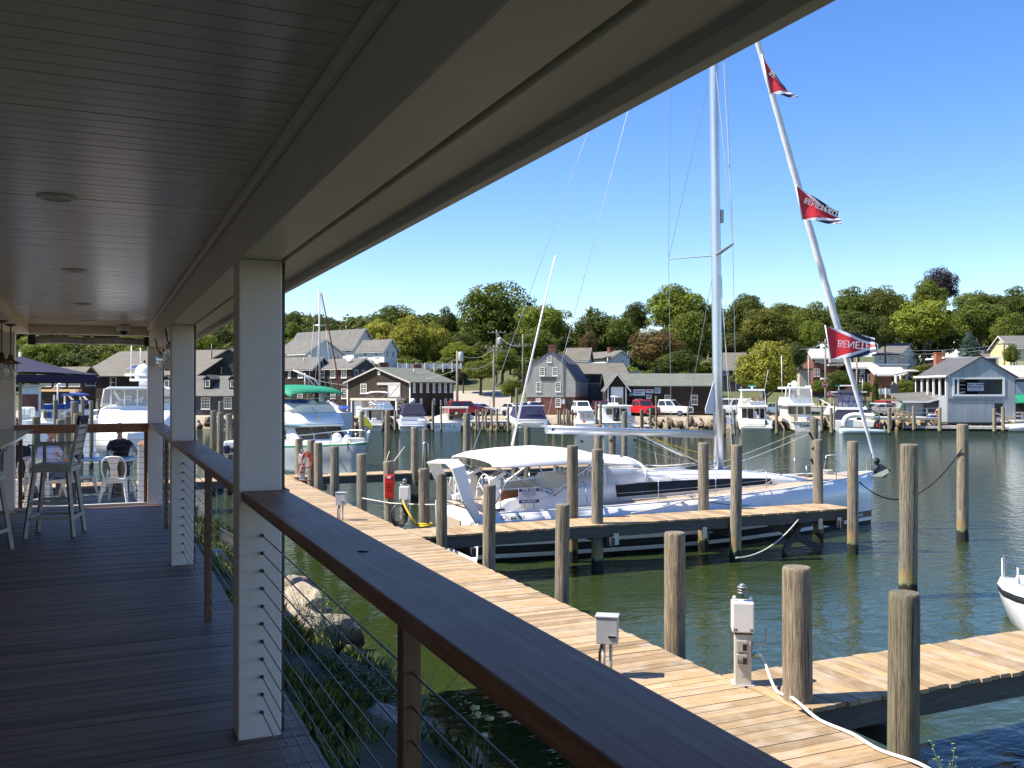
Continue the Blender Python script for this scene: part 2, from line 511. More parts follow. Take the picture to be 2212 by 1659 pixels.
# the porch
FL = EYE - 1.55                 # floor level
CE = EYE + .84                  # ceiling level
BB = EYE + .585                 # underside of the beam
Y_END = 13.45
porch = thing('porch', 'shaded porch with grey board floor, beadboard ceiling and square white columns', 'porch', (0, 0, FL))
def zf(z): return z - FL
PITCH_F = .1035
mb = MB(); mb.box(-1.35, 0, -.028, .856, PITCH_F - .007, 0)
fb = mb.mesh('floor_board', M['floor'])
y = 1.3; k = 0
while y < Y_END + .1:
 o = obj('floor_board', fb, porch, (R.uniform(-.0015,.0015), y, R.uniform(-.0016, .0016)))
 y += PITCH_F; k += 1
mb = MB(); mb.box(-1.35, -4, -.028, .856, 1.29, -.002)
mb.build('floor_deck', M['floor'], porch)
mb = MB(); mb.box(-1.3, -4, -.30, .80, Y_END + .1, -.034)
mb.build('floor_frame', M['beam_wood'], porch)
mb = MB()
for y in (0.0, 4.4, 8.9, 13.2): mb.box(.35, y, -2.6, .6, y + .25, -.31)
mb.build('foundation_post', M['beam_wood'], porch)
PITCH_C = .083
mb = MB()
mb.box(-.87, 0, 0, .60, PITCH_C - .006, .018)
mb.box(-.87, PITCH_C - .006, .004, .60, PITCH_C, .018)
cb = mb.mesh('ceiling_board', M['ceil'])
y = 1.0
while y < Y_END - .25:
 obj('ceiling_board', cb, porch, (0, y, zf(CE) + R.uniform(0, .0015))); y += PITCH_C
mb = MB(); mb.box(-.87, -5, zf(CE)+.001, .60, .99, zf(CE)+.02)
mb.build('ceiling_panel', M['ceil'], porch)
mb = MB(); mb.box(.552, -5, zf(BB), .728, Y_END + .35, zf(CE) + .3)
mb.build('beam', M['trim'], porch, bevel=.004)
mb = MB(); mb.box(.525, -5, zf(CE) - .045, .551, Y_END - .2, zf(CE) - .002)
mb.build('ceiling_trim', M['trim'], porch, bevel=.006)
mb = MB(); mb.box(.729, -5, zf(BB) + .03, .752, Y_END + .35, zf(BB) + .20)
mb.build('screen_track', M['dark'], porch)
mb = MB(); mb.box(.752, -5, zf(BB) + .003, .918, Y_END + .35, zf(BB) + .06)
mb.build('soffit', M['trim'], porch, bevel=.004)
mb = MB(); mb.box(.919, -5, zf(BB) - .030, .955, Y_END + .4, zf(BB) + .30)
mb.build('fascia', M['trim'], porch, bevel=.004)
mb = MB(); mb.box(.956, -5, zf(BB) + .002, 1.005, Y_END + .4, zf(BB) + .30)
mb.build('fascia_cap', M['trim'], porch, bevel=.004)
mb = MB(); mb.box(-1.15, -5, zf(CE) - .10, -.872, Y_END + .3, zf(CE) + .3)
mb.build('inner_beam', M['trim'], porch, bevel=.004)
mb = MB(); mb.box(-.871, Y_END - .20, zf(CE) - .11, .551, Y_END + .05, zf(CE) + .3)
mb.build('end_header', M['trim'], porch, bevel=.004)
mb = MB(); mb.box(-7.0, -6, zf(CE) + .31, 1.02, Y_END + .45, zf(CE) + .40)
mb.build('roof', plain('dark_roofing', (.06,.058,.055), .9), porch)
mb = MB(); mb.box(.547, -.095, 0, .735, .095, zf(BB) - .001)
cm = mb.mesh('column', M['column'])
mb = MB(); mb.box(.736, -.05, .0, .756, .02, zf(BB) - .002)
ctr = mb.mesh('side_track', plain('dark_bronze_track', (.06,.055,.05), .45, .4))
for yy in (-2.4, 4.33, 8.78, Y_END + .09):
 c = obj('column', cm, porch, (0, yy, 0), bevel=.006)
 obj('side_track', ctr, c)
mb = MB(); mb.box(-1.36, -.1, 0, -1.045, .1, zf(CE) - .10)
mb.build('end_column', M['column'], porch, (0, Y_END + .09, 0), bevel=.006)
# railing
RT = 1.103
rail = thing('porch_railing', 'cable railing with a broad dark wooden top along the open side of the porch', 'railing', (0, 0, FL))
segs = [(-3.0, 4.233), (4.427, 8.683), (8.877, Y_END - .01)]
for a, b in segs:
 mb = MB(); mb.box(.560, a, RT - .043, .752, b, RT)
 mb.build('top_rail', M['rail'], rail, bevel=.005)
for yy in (4.33, 8.78):
 mb = MB(); mb.box(.757, yy - .103, RT - .043, .768, yy + .103, RT - .001)
 mb.build('rail_return', M['rail'], rail)
mb = MB(); mb.box(-.022, -.022, 0, .023, .022, RT - .044)
pm = mb.mesh('post', M['railpost'])
for yy in (2.06, 6.55, 11.1): obj('post', pm, rail, (.648, yy, 0), bevel=.003)
mb = MB(); mb.tube([(0, -3, 0), (0, Y_END, 0)], .0028, 6, False)
cab = mb.mesh('cable', plain('steel_cable', (.16,.16,.165), .4, .8, scale=200))
mb = MB(); mb.tube([(0, -.010, 0), (0, 0, 0)], .0085, 8)
fit = mb.mesh('fitting', M['black'])
for i in range(11):
 o = obj('cable', cab, rail, (.648, 0, .118 + i*.0785))
 for yy in (4.228, 8.678): obj('fitting', fit, o, (0, yy, 0))
t = MB(); t.lathe([(.016,0),(.016,.002),(.004,.003)], 12)
t.build('plug_cap', M['black'], rail, (.66, 2.52, RT))
er = thing('end_railing', 'short cable railing with a dark wooden top across the far end of the porch', 'railing', (0, Y_END + .02, FL))
mb = MB(); mb.box(-1.04, -.05, RT - .115, .546, .10, RT)
mb.build('top_rail', M['rail'], er, bevel=.004)
mb = MB(); mb.tube([(-1.04, 0, 0), (.546, 0, 0)], .003, 6, False)
cab2 = mb.mesh('cable', cab.materials[0])
for i in range(11): obj('cable', cab2, er, (0, .02, .10 + i*.078))
for xx in (-.98, .525):
 obj('post', pm, er, (xx, .03, 0))
mb = MB(); mb.box(-1.04, -.02, -.0, .546, .07, .035)
mb.build('bottom_rail', plain('pale_sill', (.45,.43,.40), .5), er)
# restaurant wall and bar on the inner side
wallm = wood('dark_panel_wood', [(.02,.012,.009), (.04,.024,.017), (.06,.04,.03)], (1, 1, 8), .6, .1, .1)
bld = thing('restaurant', 'wall of the restaurant along the inner side of the porch, cream tone added to bounce light', 'building', (-1.5, 0, 0))
mb = MB(); mb.box(-5.5, -6, 0, 0, 12.4, FL + 3.0); mb.build('wall', plain('bounce_wall_tone', (.42,.365,.305), .6), bld)  # largely unseen wall; its tone is lightened to bounce light onto ceiling and beam
bar = thing('bar_counter', 'dark drinks counter with a greenish glass top at the far left of the porch', 'counter', (-1.15, 11.4, FL))
mb = MB(); mb.box(-.30, -2.4, 0, -.05, 1.0, 1.00); mb.build('front_panel', wallm, bar)
mb = MB(); mb.box(-.34, -2.5, 1.03, .36, 1.95, 1.06); mb.build('top', plain('greenish_glass_top', (.07,.09,.08), .12, var=.05), bar, bevel=.004)
mb = MB(); mb.box(-.30, -2.4, 1.0, .05, 1.5, 1.029); mb.build('top_frame', M['rail'], bar)
proto = None
for i, (y, lab) in enumerate([(4.48, 'recessed ceiling light nearest the camera'), (7.15, 'second recessed ceiling light along the porch'),
       (9.9, 'third recessed ceiling light, toward the far end of the porch'), (12.3, 'farthest recessed ceiling light, before the end header')]):
 if proto is None:
  proto = thing('ceiling_light', lab, 'ceiling light', (-.19, y, CE), group='recessed lights along the porch ceiling')
  mb = MB(); mb.lathe([(.055,-.004),(.058,-.010),(.078,-.006),(.080,0)], 28, caps=False); mb.build('trim_ring', M['white'], proto)
  mb = MB(); mb.lathe([(.055,-.004),(.03,-.006),(.001,-.006)], 24, caps=False); mb.build('lens', plain('frosted_lens', (.5,.48,.36), .4), proto)
 else: copy_tree(proto, (-.19, y, CE), label=lab)
sc_ = thing('security_camera', 'small dome security camera under the end header', 'camera', at(267, 722, 11.9) + Vector((0,0,.06)))
mb = MB(); mb.lathe([(.085,.05),(.085,-.005),(.062,-.02)], 20); mb.build('housing', M['white'], sc_)
mb = MB(); mb.ball((0,0,-.02), .058, 16, top=.0); mb.build('dome', M['glass'], sc_)
rb = thing('roller_blind', 'rolled-up clear vinyl blind with dark end brackets below the end header', 'blind', (0, Y_END - .1, CE - .19))
mb = MB()
rings = []
for i in range(25):
 x = -.80 + 1.33*i/24
 rings.append([(x, .05*math.cos(a)*(1+.12*math.sin(7*x+a)), .05*math.sin(a) + .006*math.sin(9*x)) for a in [2*math.pi*j/10 for j in range(10)]])
mb.loft(rings); mb.build('vinyl_roll', plain('crinkled_vinyl', (.42,.42,.40), .18, var=.3, scale=9), rb)
for x in (-.845, .535):
 mb = MB(); mb.box(x-.04, -.06, -.065, x+.04, .06, .065); mb.build('bracket', M['black'], rb, bevel=.006)
mb = MB(); mb.box(-.80, -.005, .062, .53, .005, .068); mb.build('head_bar', M['black'], rb)
rc = thing('rolled_curtain', 'bundle of clear vinyl curtain strapped up between the two far columns', 'curtain', (.70, 9.9, BB))
mb = MB(); rings = []
for i in range(30):
 y = -.9 + 4.3*i/29
 rr = .075 + .018*math.sin(13*y)
 rings.append([(rr*math.cos(a)*(1+.22*math.sin(3*a+9*y)), y, -.20 + .05*math.sin(2.1*y) + rr*math.sin(a)*(1+.2*math.sin(2*a+5*y))) for a in [2*math.pi*j/12 for j in range(12)]])
mb.loft(rings); mb.build('vinyl_roll', plain('bunched_vinyl', (.40,.41,.40), .15, var=.45, scale=14), rc)
for y in (-.3, 1.6):
 mb = MB(); mb.tube([(-.15, y, .02), (-.13, y+.05, -.10), (-.03, y+.12, -.22), (.1, y+.15, -.30), (.11, y+.1, -.14), (0, y, -.02)], .008, 6); mb.build('strap', M['black'], rc)
proto = None
for x, y, lab in ((-.99, 11.15, 'caged pendant lantern hanging nearer the frame edge at the far left'), (-.955, 11.75, 'caged pendant lantern just behind and right of its twin')):
 if proto is None:
  proto = thing('pendant_lantern', lab, 'lantern', (x, y, CE - .10), group='caged lanterns at the end of the porch')
  mb = MB(); mb.lathe([(.06,.0),(.06,-.012),(.012,-.03)], 14); mb.build('ceiling_plate', plain('aged_brass', (.20,.15,.08), .45, .7), proto)
  mb = MB(); mb.tube([(0,0,-.02),(0,0,-.36)], .007, 6); mb.build('rod', MATS['aged_brass'], proto)
  mb = MB(); mb.lathe([(.02,-.34),(.035,-.40),(.10,-.43),(.105,-.445),(.04,-.45)], 16); mb.build('lamp_shade', MATS['aged_brass'], proto)
  mb = MB(); mb.lathe([(.045,-.45),(.052,-.52),(.04,-.58),(.01,-.60)], 14); mb.build('glass_jar', M['clearglass'], proto)
  mb = MB()
  for k in range(6):
   a = k*math.pi/3
   mb.tube([(math.cos(a)*r, math.sin(a)*r, z) for r, z in ((.06,-.45),(.066,-.53),(.05,-.60),(.0,-.625))], .004, 5)
  mb.tube([(math.cos(a)*.066, math.sin(a)*.066, -.52) for a in [k*math.pi/8 for k in range(17)]], .004, 5)
  mb.build('cage', M['steel'], proto)
 else: copy_tree(proto, (x, y, CE - .10), label=lab)
cw = wood('grey_teak', [(.30,.27,.225), (.46,.425,.37), (.58,.545,.49)], (9, 9, 9), .6, .1, .2)
def bar_chair(lab, loc, rz):
 t = thing('bar_chair', lab, 'bar chair', loc, rz, 'tall wooden bar chairs')
 S = .76
 for i in range(5):
  mb = MB(); mb.box(-.22, -.24 + i*.097, S - .02, .22, -.24 + i*.097 + .088, S + .005); mb.build('seat_slat', cw, t)
 mb = MB(); mb.box(-.24, -.26, S - .075, .24, -.235, S - .021); mb.box(-.24, .235, S - .075, .24, .26, S - .021)
 mb.box(-.25, -.234, S - .075, -.225, .234, S - .021); mb.box(.225, -.234, S - .075, .25, .234, S - .021); mb.build('apron', cw, t)
 for sx, sy in ((-1,-1),(1,-1),(1,1),(-1,1)):
  mb = MB(); mb.bar((sx*.29, sy*.29, 0), (sx*.20, sy*.20, S - .076), .045, .045); mb.build('leg', cw, t)
 for z, k in ((.20, .268), (.36, .25)):
  for a, b in (((-k,-k),(k,-k)), ((k,-k),(k,k)), ((k,k),(-k,k)), ((-k,k),(-k,-k))):
   if z > .3 and a[1] != b[1]: continue
   mb = MB(); mb.bar((a[0], a[1], z), (b[0], b[1], z), .028, .034); mb.build('stretcher', cw, t)
 for s in (-1, 1):
  mb = MB(); mb.box(-.26, s*.255 - .035, S + .20, .25, s*.255 + .035, S + .222); mb.build('armrest', cw, t)
  mb = MB(); mb.bar((-.20, s*.245, S), (-.20, s*.25, S + .20), .04, .03); mb.build('arm_support', cw, t)
  mb = MB(); mb.bar((.225, s*.215, S - .02), (.335, s*.215, S + .46), .03, .04); mb.build('back_post', cw, t)
 for i in range(5):
  z = .12 + i*.075
  x = .225 + .11*(z+.02)/.48
  mb = MB(); mb.bar((x, -.20, S + z), (x, .20, S + z), .018, .05, (.2,0,1)); mb.build('back_slat', cw, t)
 mb = MB(); mb.bar((.33, -.24, S + .47), (.33, .24, S + .47), .03, .09, (.2,0,1)); mb.build('head_cushion', M['navy'], t)
 t.scale = (.82, .82, 1)
 return t
bc = bar_chair('tall grey slatted wooden bar chair standing before the end railing', (-.47, 11.1, FL), rad(-12))
copy_tree(bc, (-1.12, 10.1, FL), rad(160), 'tall wooden bar chair cut off by the frame edge, only its splayed legs showing')
# main dock and finger piers
DZ = 1.15
DX0, DX1 = 4.90, 6.44
DOCK_Y0, DOCK_Y1 = 5.2, 38.0
DP = .162
dock = thing('main_dock', 'long weathered plank dock running beside the porch', 'dock', (DX0, DOCK_Y0, DZ))
W = DX1 - DX0
pms = []
for i in range(4):
 mb = MB(); mb.box(0, 0, -.045, W + (.0, .012, -.01, .006)[i], DP - .009, 0); pms.append(mb.mesh('plank', M['dock_x']))
y = 0; k = 0
while y < DOCK_Y1 - DOCK_Y0:
 o = obj('plank', pms[k % 4], dock, (R.uniform(-.012, .0), y, R.uniform(-.003, .003)), (R.uniform(-.006,.006), 0, R.uniform(-.0025, .0025)))
 y += DP; k += 1
mb = MB()
for x in (.04, W/2, W - .10): mb.box(x, 0, -.30, x + .06, DOCK_Y1 - DOCK_Y0, -.05)
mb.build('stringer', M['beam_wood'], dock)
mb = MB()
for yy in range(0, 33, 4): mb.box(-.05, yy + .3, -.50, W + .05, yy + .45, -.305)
mb.build('cross_beam', M['beam_wood'], dock)
def finger(lab, x0, x1, y0, y1, plank=DP):
 t = thing('finger_pier', lab, 'pier', (x0, y0, DZ), group='finger piers off the main dock')
 w = y1 - y0
 ms = []
 for i in range(3):
  mb = MB(); mb.box(0, -.02*(i == 1), -.045, plank - .010, w + (.0, .012, -.012)[i], 0); ms.append(mb.mesh('plank', M['dock_y']))
 x = .01; k = 0
 while x < x1 - x0 - plank*.5:
  obj('plank', ms[k % 3], t, (x, R.uniform(-.012, .008), R.uniform(-.003, .003)), (0, R.uniform(-.006,.006), R.uniform(-.003,.003)))
  x += plank; k += 1
 for yy in (.03, w - .09):
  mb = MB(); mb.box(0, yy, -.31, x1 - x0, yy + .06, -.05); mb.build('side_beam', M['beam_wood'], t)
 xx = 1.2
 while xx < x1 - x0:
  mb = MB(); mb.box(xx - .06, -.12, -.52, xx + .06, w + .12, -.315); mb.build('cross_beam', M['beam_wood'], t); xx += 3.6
 return t
F1Y0, F1Y1 = 19.62, 20.85
fA = finger('finger pier along the near side of the big white sailboat', DX1 + .02, 18.95, F1Y0, F1Y1)
fB = finger('finger pier in the bottom corner, nearest the camera', DX1 + .02, 14.5, 7.45, 8.72)
fC = finger('distant finger pier seen beyond the stern of the sailboat', DX1 + .02, 19.5, 34.9, 36.1)
fD = thing('gangway', 'short plank walkway from the bank to the main dock, seen between two columns', 'walkway', (0, 34.6, DZ))
mb = MB(); mb.box(0, 0, -.045, DP - .01, 1.3, 0); gm = mb.mesh('plank', M['dock_y'])
x = 2.0
while x > -9.5: obj('plank', gm, fD, (x + 2.7, 0, R.uniform(-.003,.003))); x -= DP
for yy in (.02, 1.2):
 mb = MB(); mb.box(-7, yy, -.28, 4.85, yy + .06, -.05); mb.build('side_beam', M['beam_wood'], fD)
for xx in (17.6,):
 for a, b in (((xx-.9, F1Y0+.2, .05), (xx+.4, F1Y0+.9, .8)), ((xx+.4, F1Y0+.2, .05), (xx-.9, F1Y0+.9, .8))):
  mb = MB(); mb.bar(Vector(a)-fA.location, Vector(b)-fA.location, .08, .2); mb.build('brace', M['beam_wood'], fA)
# pilings
def piling_mesh(seed, n=18, h=1.0):
 "a unit-height, 30 cm timber with a worn, slightly domed and cracked top"
 rr = random.Random(seed); mb = MB()
 levels = [0, .25, .5, .75, .93, .975, .992, 1.0]
 ph = rr.random()*6
 rings = []
 for i, t in enumerate(levels):
  r = .15*(1.03 - .05*t)*(1.0 if i < 5 else (.995, .97, .90)[i-5])
  ring = []
  for j in range(n):
   a = 2*math.pi*j/n
   q = 1 + .03*math.sin(3*a+ph) + .02*math.sin(5*a+ph*2+t*2) + .012*noise.noise((math.cos(a)*3, math.sin(a)*3, seed+t*3))
   ring.append((math.cos(a)*r*q, math.sin(a)*r*q, t*h))
  rings.append(ring)
 mb.loft(rings, True, True, True)
 return mb
PIL = [piling_mesh(i) for i in range(6)]
PCACHE = {}
def piling(lab, x, y, top, dia=.30, group='dock pilings', lean=(0, 0), z0=-1.2, mat='piling'):
 h = round(top - z0, 1); k = R.randrange(6)
 key = (k, h, mat)
 if key not in PCACHE:
  mb = MB(); q = PIL[k]
  dz = h - 1.0
  vs = [(a, b, c*h if c < .9 else h - (1 - c)*1.6) for a, b, c in q.v]
  mb.v, mb.f, mb.mi, mb.sm = vs, q.f, q.mi, q.sm
  PCACHE[key] = mb.mesh('piling', M[mat])
 o = obj('piling', PCACHE[key], None, (x, y, top - h), (lean[0] + R.gauss(0,.007), lean[1] + R.gauss(0,.007), R.random()*6.28))
 o.scale = (dia/.30, dia/.30, 1)
 return tag(o, lab, 'piling', group)
def piling_px(lab, x0, x1, ytop, ybase=None, zbase=DZ, D=None, dia=None, group='dock pilings', **kw):
 "a piling from its picture edges, its top and the place where it meets the level zbase"
 xc = (x0 + x1)/2
 if D is None:
  p = gp(xc, ybase, zbase); D = (p - C_O).dot(C_F)
 q = at(xc, ytop, D)
 d = (x1 - x0)*D/FPX if dia is None else dia
 d = max(.2, min(.42, d))
 return piling(lab, q.x, q.y, q.z, d, group, **kw)
G1 = 'pilings along the edge of the main dock'
dock_pil = [
 ('thick piling at the corner of the nearest finger pier', 1912, 1978, 1280, 1612),
 ('thick piling beside the white power pedestal with the hose', 1695, 1757, 1225, 1512),
 ('piling on the dock edge left of the hose pedestal', 1434, 1480, 1150, 1386),
 ('piling on the dock edge across the pier from the sailboat name', 1196, 1227, 1088, 1270),
 ('piling on the dock edge in front of the sailboat stern arch', 1040, 1068, 1047, 1201),
 ('piling on the dock edge at the root of the sailboat pier', 943, 967, 1023, 1158),
 ('piling close right of the yellow power cord pedestal', 904, 928, 1012, 1136),
 ('piling carrying the red extinguisher box', 832, 856, 996, 1106),
 ('piling on the dock edge left of the red box', 772, 794, 980, 1078),
 ('piling on the dock edge, fifth back from the red box end', 714, 732, 964, 1052),
 ('piling with a pale streak, right one of a close pair on the dock', 682, 697, 956, 1041),
 ('piling of a close pair on the dock, beside the orange hose', 667, 682, 950, 1034),
 ('piling behind the far pedestal with the orange hose', 641, 652, 947, 1024)]
for lab, a, b, yt, yb in dock_pil:
 piling_px(lab, a, b, yt, yb, group=G1, dia=None if a > 900 else .30)
G2 = 'pilings along the sailboat pier'
for lab, a, b, yt, yb, z in [
 ('piling before the sailboat cockpit on the far side of its pier', 1226, 1246, 962, 1117, DZ),
 ('piling on the near side of the pier by the sailboat dodger', 1279, 1300, 970, 1232, .0),
 ('piling on the far side of the pier near the mast foot', 1508, 1528, 956, 1100, DZ),
 ('piling on the near side of the pier just right of the mast', 1573, 1599, 961, 1212, .0),
 ('piling with driftwood sticks at the outer end of the sailboat pier', 1756, 1779, 949, 1087, DZ),
 ('piling at the outer near corner of the sailboat pier', 1828, 1855, 953, 1196, .0)]:
 piling_px(lab, a, b, yt, yb, z, group=G2, dia=.29)
G3 = 'pilings standing free in open water'
piling_px('tall leaning free piling right of the sailboat bow', 1939, 1977, 959, 1290, .0, group=G3, lean=(0, .012))
piling_px('free piling holding the dark slack mooring line', 2066, 2090, 916, 1168, .0, group=G3)
piling_px('free piling beyond the bow of the sailboat, behind another', 1754, 1770, 903, D=36, group=G3, dia=.3)
for lab, a, b, yt, D in [
 ('dark green piling beyond the far pier with a slack line tied on', 829, 841, 886, 39),
 ('free piling close beyond the bow of the green-canvas cruiser', 775, 786, 888, 50),
 ('grey piling left of a pair beyond the far pier', 888, 904, 922, 36.5),
 ('piling with a steel hoop, beyond the far pier', 914, 929, 926, 36.3),
 ('tall piling beyond the sailboat stern arch', 999, 1015, 892, 37.5),
 ('left piling of a pair showing above the white bimini', 1105, 1120, 920, 37.5),
 ('right piling of a pair showing above the white bimini', 1132, 1146, 922, 38),
 ('broad pale piling seen below the boom', 1280, 1302, 917, 38.5),
 ('grey piling below the boom, middle of three', 1315, 1330, 920, 39),
 ('tall dark piling crossing the boom', 1342, 1354, 889, 42)]:
 piling_px(lab, a, b, yt, D=D, group=G3, dia=min(.34, (b-a)*D/FPX))
for i, (a, b, lab) in enumerate((((553, 1278), (588, 1345), 'upper driftwood stick jammed on the outer pier piling'), ((578, 1395), (624, 1462), 'middle driftwood stick jammed on the outer pier piling'), ((562, 1482), (592, 1528), 'lowest driftwood stick jammed on the outer pier piling'))):
 D_ = 26.6; p0, p1 = at(*px('4', *a), D_), at(*px('4', *b), D_ + .1)
 mb = MB(); mb.bar(Vector((0,0,0)), p1 - p0, .07, .05, (0,1,0), .05, .04)
 tag(mb.build('driftwood', M['beam_wood'], None, p0), lab, 'stick', 'driftwood sticks on a piling')
p0 = at(*px('2', 1262, 1535), 36.0); mb = MB(); mb.tube([(0,0,-1.6), (0,0,-.05), (.09,0,.03), (.18,0,-.05), (.18,0,-1.6)], .03, 8)
tag(mb.build('ladder_hoop', M['steel'], None, p0), 'steel hoop of a ladder standing before a piling on the far pier', 'ladder')
G4 = 'pilings seen between the porch columns'
for lab, a, b, yt, D in [
 ('piling with a rope tied round it, seen between the two columns', 453, 466, 887, 40),
 ('tallest piling between the two columns', 471.5, 484.5, 867, 47),
 ('slim piling in front of the tallest one between the columns', 470, 481, 891, 41),
 ('piling with a green tip between the two columns', 488, 501, 894, 39),
 ('piling half hidden by the near column', 509, 520, 900, 40)]:
 piling_px(lab, a, b, yt, D=D, group=G4, dia=.27)
G5 = 'pilings beyond the end of the porch'
for lab, x0, x1, yt, D in [
 ('stout piling in front of the blue-covered trawler', 815, 930, 860, 34),
 ('short stout piling left of the dark-haired head', 215, 330, 1090, 30),
 ('slim tall piling left of the blue trawler cabin window', 590, 622, 840, 52),
 ('broad low piling just above the end rail', 612, 730, 1128, 30),
 ('low piling right of the broad one above the end rail', 735, 830, 1082, 32),
 ('middle low piling of the row above the end rail', 832, 930, 1045, 33),
 ('right low piling of the row above the end rail', 905, 990, 1016, 36),
 ('thin greenish piling left of the big white yacht', 1105, 1147, 850, 52),
 ('thin piling behind the white yacht hull', 1213, 1255, 825, 58),
 ('thin piling before the shingled boathouse door', 985, 1012, 830, 62)]:
 a, yt2 = px('a', x0, yt); b, _ = px('a', x1, yt)
 piling_px(lab, a, b, yt2, D=D, group=G5, dia=max(.24, min(.36, (b-a)*D/FPX)))
# lettering
TEXTM = {}
def text(name, body, size, parent, loc, rot, mat, align='CENTER', sx=1.0, sy=1.0, depth=.004, bold=0):
 c = bpy.data.curves.new(name, 'FONT')
 c.body = body; c.size = size; c.align_x = align; c.align_y = 'CENTER'; c.extrude = depth/2; c.offset = bold
 c.resolution_u = 3
 c.materials.append(mat)
 tmp = bpy.data.objects.new(name, c); COL.objects.link(tmp)
 me = bpy.data.meshes.new_from_object(tmp, depsgraph=bpy.context.evaluated_depsgraph_get())
 bpy.data.objects.remove(tmp); bpy.data.curves.remove(c)
 o = bpy.data.objects.new(name, me); COL.objects.link(o)
 o.parent = parent; o.location = loc; o.rotation_euler = rot; o.scale = (sx, sy, 1)
 return o
FRONT = (rad(90), 0, 0)         # lettering that faces -y of its parent
# the big white sailboat
SBX, SBY = 7.0, 23.55
sb = thing('sailboat', 'big white sailing yacht with bimini and FOR SALE board moored behind the finger pier', 'sailboat', (SBX, SBY, 0), rad(-.6))
def SP(reg, x, y, Y):
 "local point of the sailboat seen at a picture place, on the vertical plane local y = Y"
 q, w = px(reg, x, y); d = ray(q, w)
 wy = SBY + Y
 t = (wy - C_O.y)/d.y
 p = C_O + d*t
 return Vector((p.x - SBX, Y, p.z))
LB = 16.35
X0 = 1.72
def hb(x):
 if x < 7: return 1.74 + .41*math.sin(max(0, x - X0)/5.28*math.pi/2)
 return max(.015, 2.15*(1 - ((x - 7)/(LB - 7))**2.25))
def sheer(x): return 1.24 + .44*(x/LB)**1.6
st = [X0, X0 + .1, 2.5, 4, 5.5, 7, 8.5, 10, 11.5, 13, 14.2, 15.2, 15.9, 16.25, LB]
def ring(x):
 b = hb(x); t = max(0, (x-9)/(LB-9)); f = 1 - .42*t**1.2
 zs = [(-.55*(1-t*.5), .55*f), (-.18, .86*f), (.10, .925*f + .0), (.21, .94*f + .004), (.42, .958*(f*.85+.15)), (.80, .985*(f*.45+.55)), (sheer(x), 1.0)]
 r = [(x + .14*(z/1.7)*(x/LB)**6, -b*k, z) for z, k in zs] + [(x + .14*(z/1.7)*(x/LB)**6, b*k, z) for z, k in reversed(zs)]
 return r
hullgel = plain('sailboat_gelcoat', (.80, .81, .82), .2, var=.01, scale=1)
nvst = plain('navy_hull_stripe', (.014, .016, .035), .25)
antifoul = plain('black_antifouling', (.010, .010, .012), .6)
mb = MB()
mats = [antifoul, antifoul, 2, 1, 0, 0]
idx = [1, 1, 0, 2, 0, 0, 0, 0, 0, 2, 0, 1, 1, 1]
mb.loft([ring(x) for x in st], True, True, True, idx)
hull = mb.build('hull', [hullgel, antifoul, nvst], sb)
mb = MB()
for s in (-1, 1):
 mb.tube([(x + .14*(x/LB)**6, s*(hb(x) - .02), sheer(x) + .02) for x in st[1:]], .022, 6)
mb.build('toe_rail', M['gel'], sb)
mb = MB()
n = len(st)
vv = []
for x in st:
 for k in (-1, -.5, 0, .5, 1): vv.append((x + .14*(x/LB)**6, k*(hb(x) - .01), sheer(x) + .004 + .07*(1 - k*k)*min(1, hb(x))))
mb.add(vv, [(i*5+j, (i+1)*5+j, (i+1)*5+j+1, i*5+j+1) for i in range(n-1) for j in range(4)], True)
mb.build('deck', M['teak'], sb)
def cw2(x):
 t = (x - 4.7)/(13.1 - 4.7)
 return 1.48 - .48*t - .22*t**4
def ch(x):
 t = (x - 4.7)/(13.1 - 4.7)
 return .62*(1 - t**2.6) + .02
cst = [4.7, 5.5, 6.5, 7.5, 8.5, 9.5, 10.5, 11.3, 12.0, 12.6, 13.1]
mb = MB()
mb.loft([[(x, -cw2(x), sheer(x) + .02), (x, -cw2(x)*.93, sheer(x) + .05 + ch(x)*.75), (x, -cw2(x)*.74, sheer(x) + .07 + ch(x)*.98), (x, 0, sheer(x) + .10 + ch(x)*1.05),
  (x, cw2(x)*.74, sheer(x) + .07 + ch(x)*.98), (x, cw2(x)*.93, sheer(x) + .05 + ch(x)*.75), (x, cw2(x), sheer(x) + .02)] for x in cst])
mb.build('coachroof', M['gel'], sb)
for s in (-1, 1):
 mb = MB(); rr = []
 for i in range(15):
  x = 5.9 + (11.5 - 5.9)*i/14
  z0 = sheer(x) + .05 + ch(x)*.14; z1 = sheer(x) + .05 + ch(x)*.68
  y0 = cw2(x)*(1 - .07*.19) + .012; y1 = cw2(x)*(1 - .07*.90) + .012
  rr.append([(x, s*y0, z0), (x, s*y1, z1), (x, s*(y1 - .03), z1), (x, s*(y0 - .03), z0)])
 mb.loft(rr, smooth=False); mb.build('window', plain('black_cabin_glass', (.010,.010,.011), .18, spec=.25), sb)
for x in (7.7, 9.3, 13.8):
 mb = MB(); z = sheer(x) + (.10 + ch(x)*1.05 if x < 13 else .06); mb.box(x-.28, -.28, z, x+.28, .28, z + .05); o = mb.build('deck_hatch', M['glassb'], sb, bevel=.01)
for s in (-1, 1):
 mb = MB(); mb.tube([(x, s*cw2(x)*.78, sheer(x) + .13 + ch(x)) for x in (6.6, 7.6, 8.6, 9.6)], .015, 6); mb.build('grab_rail', M['steel'], sb)
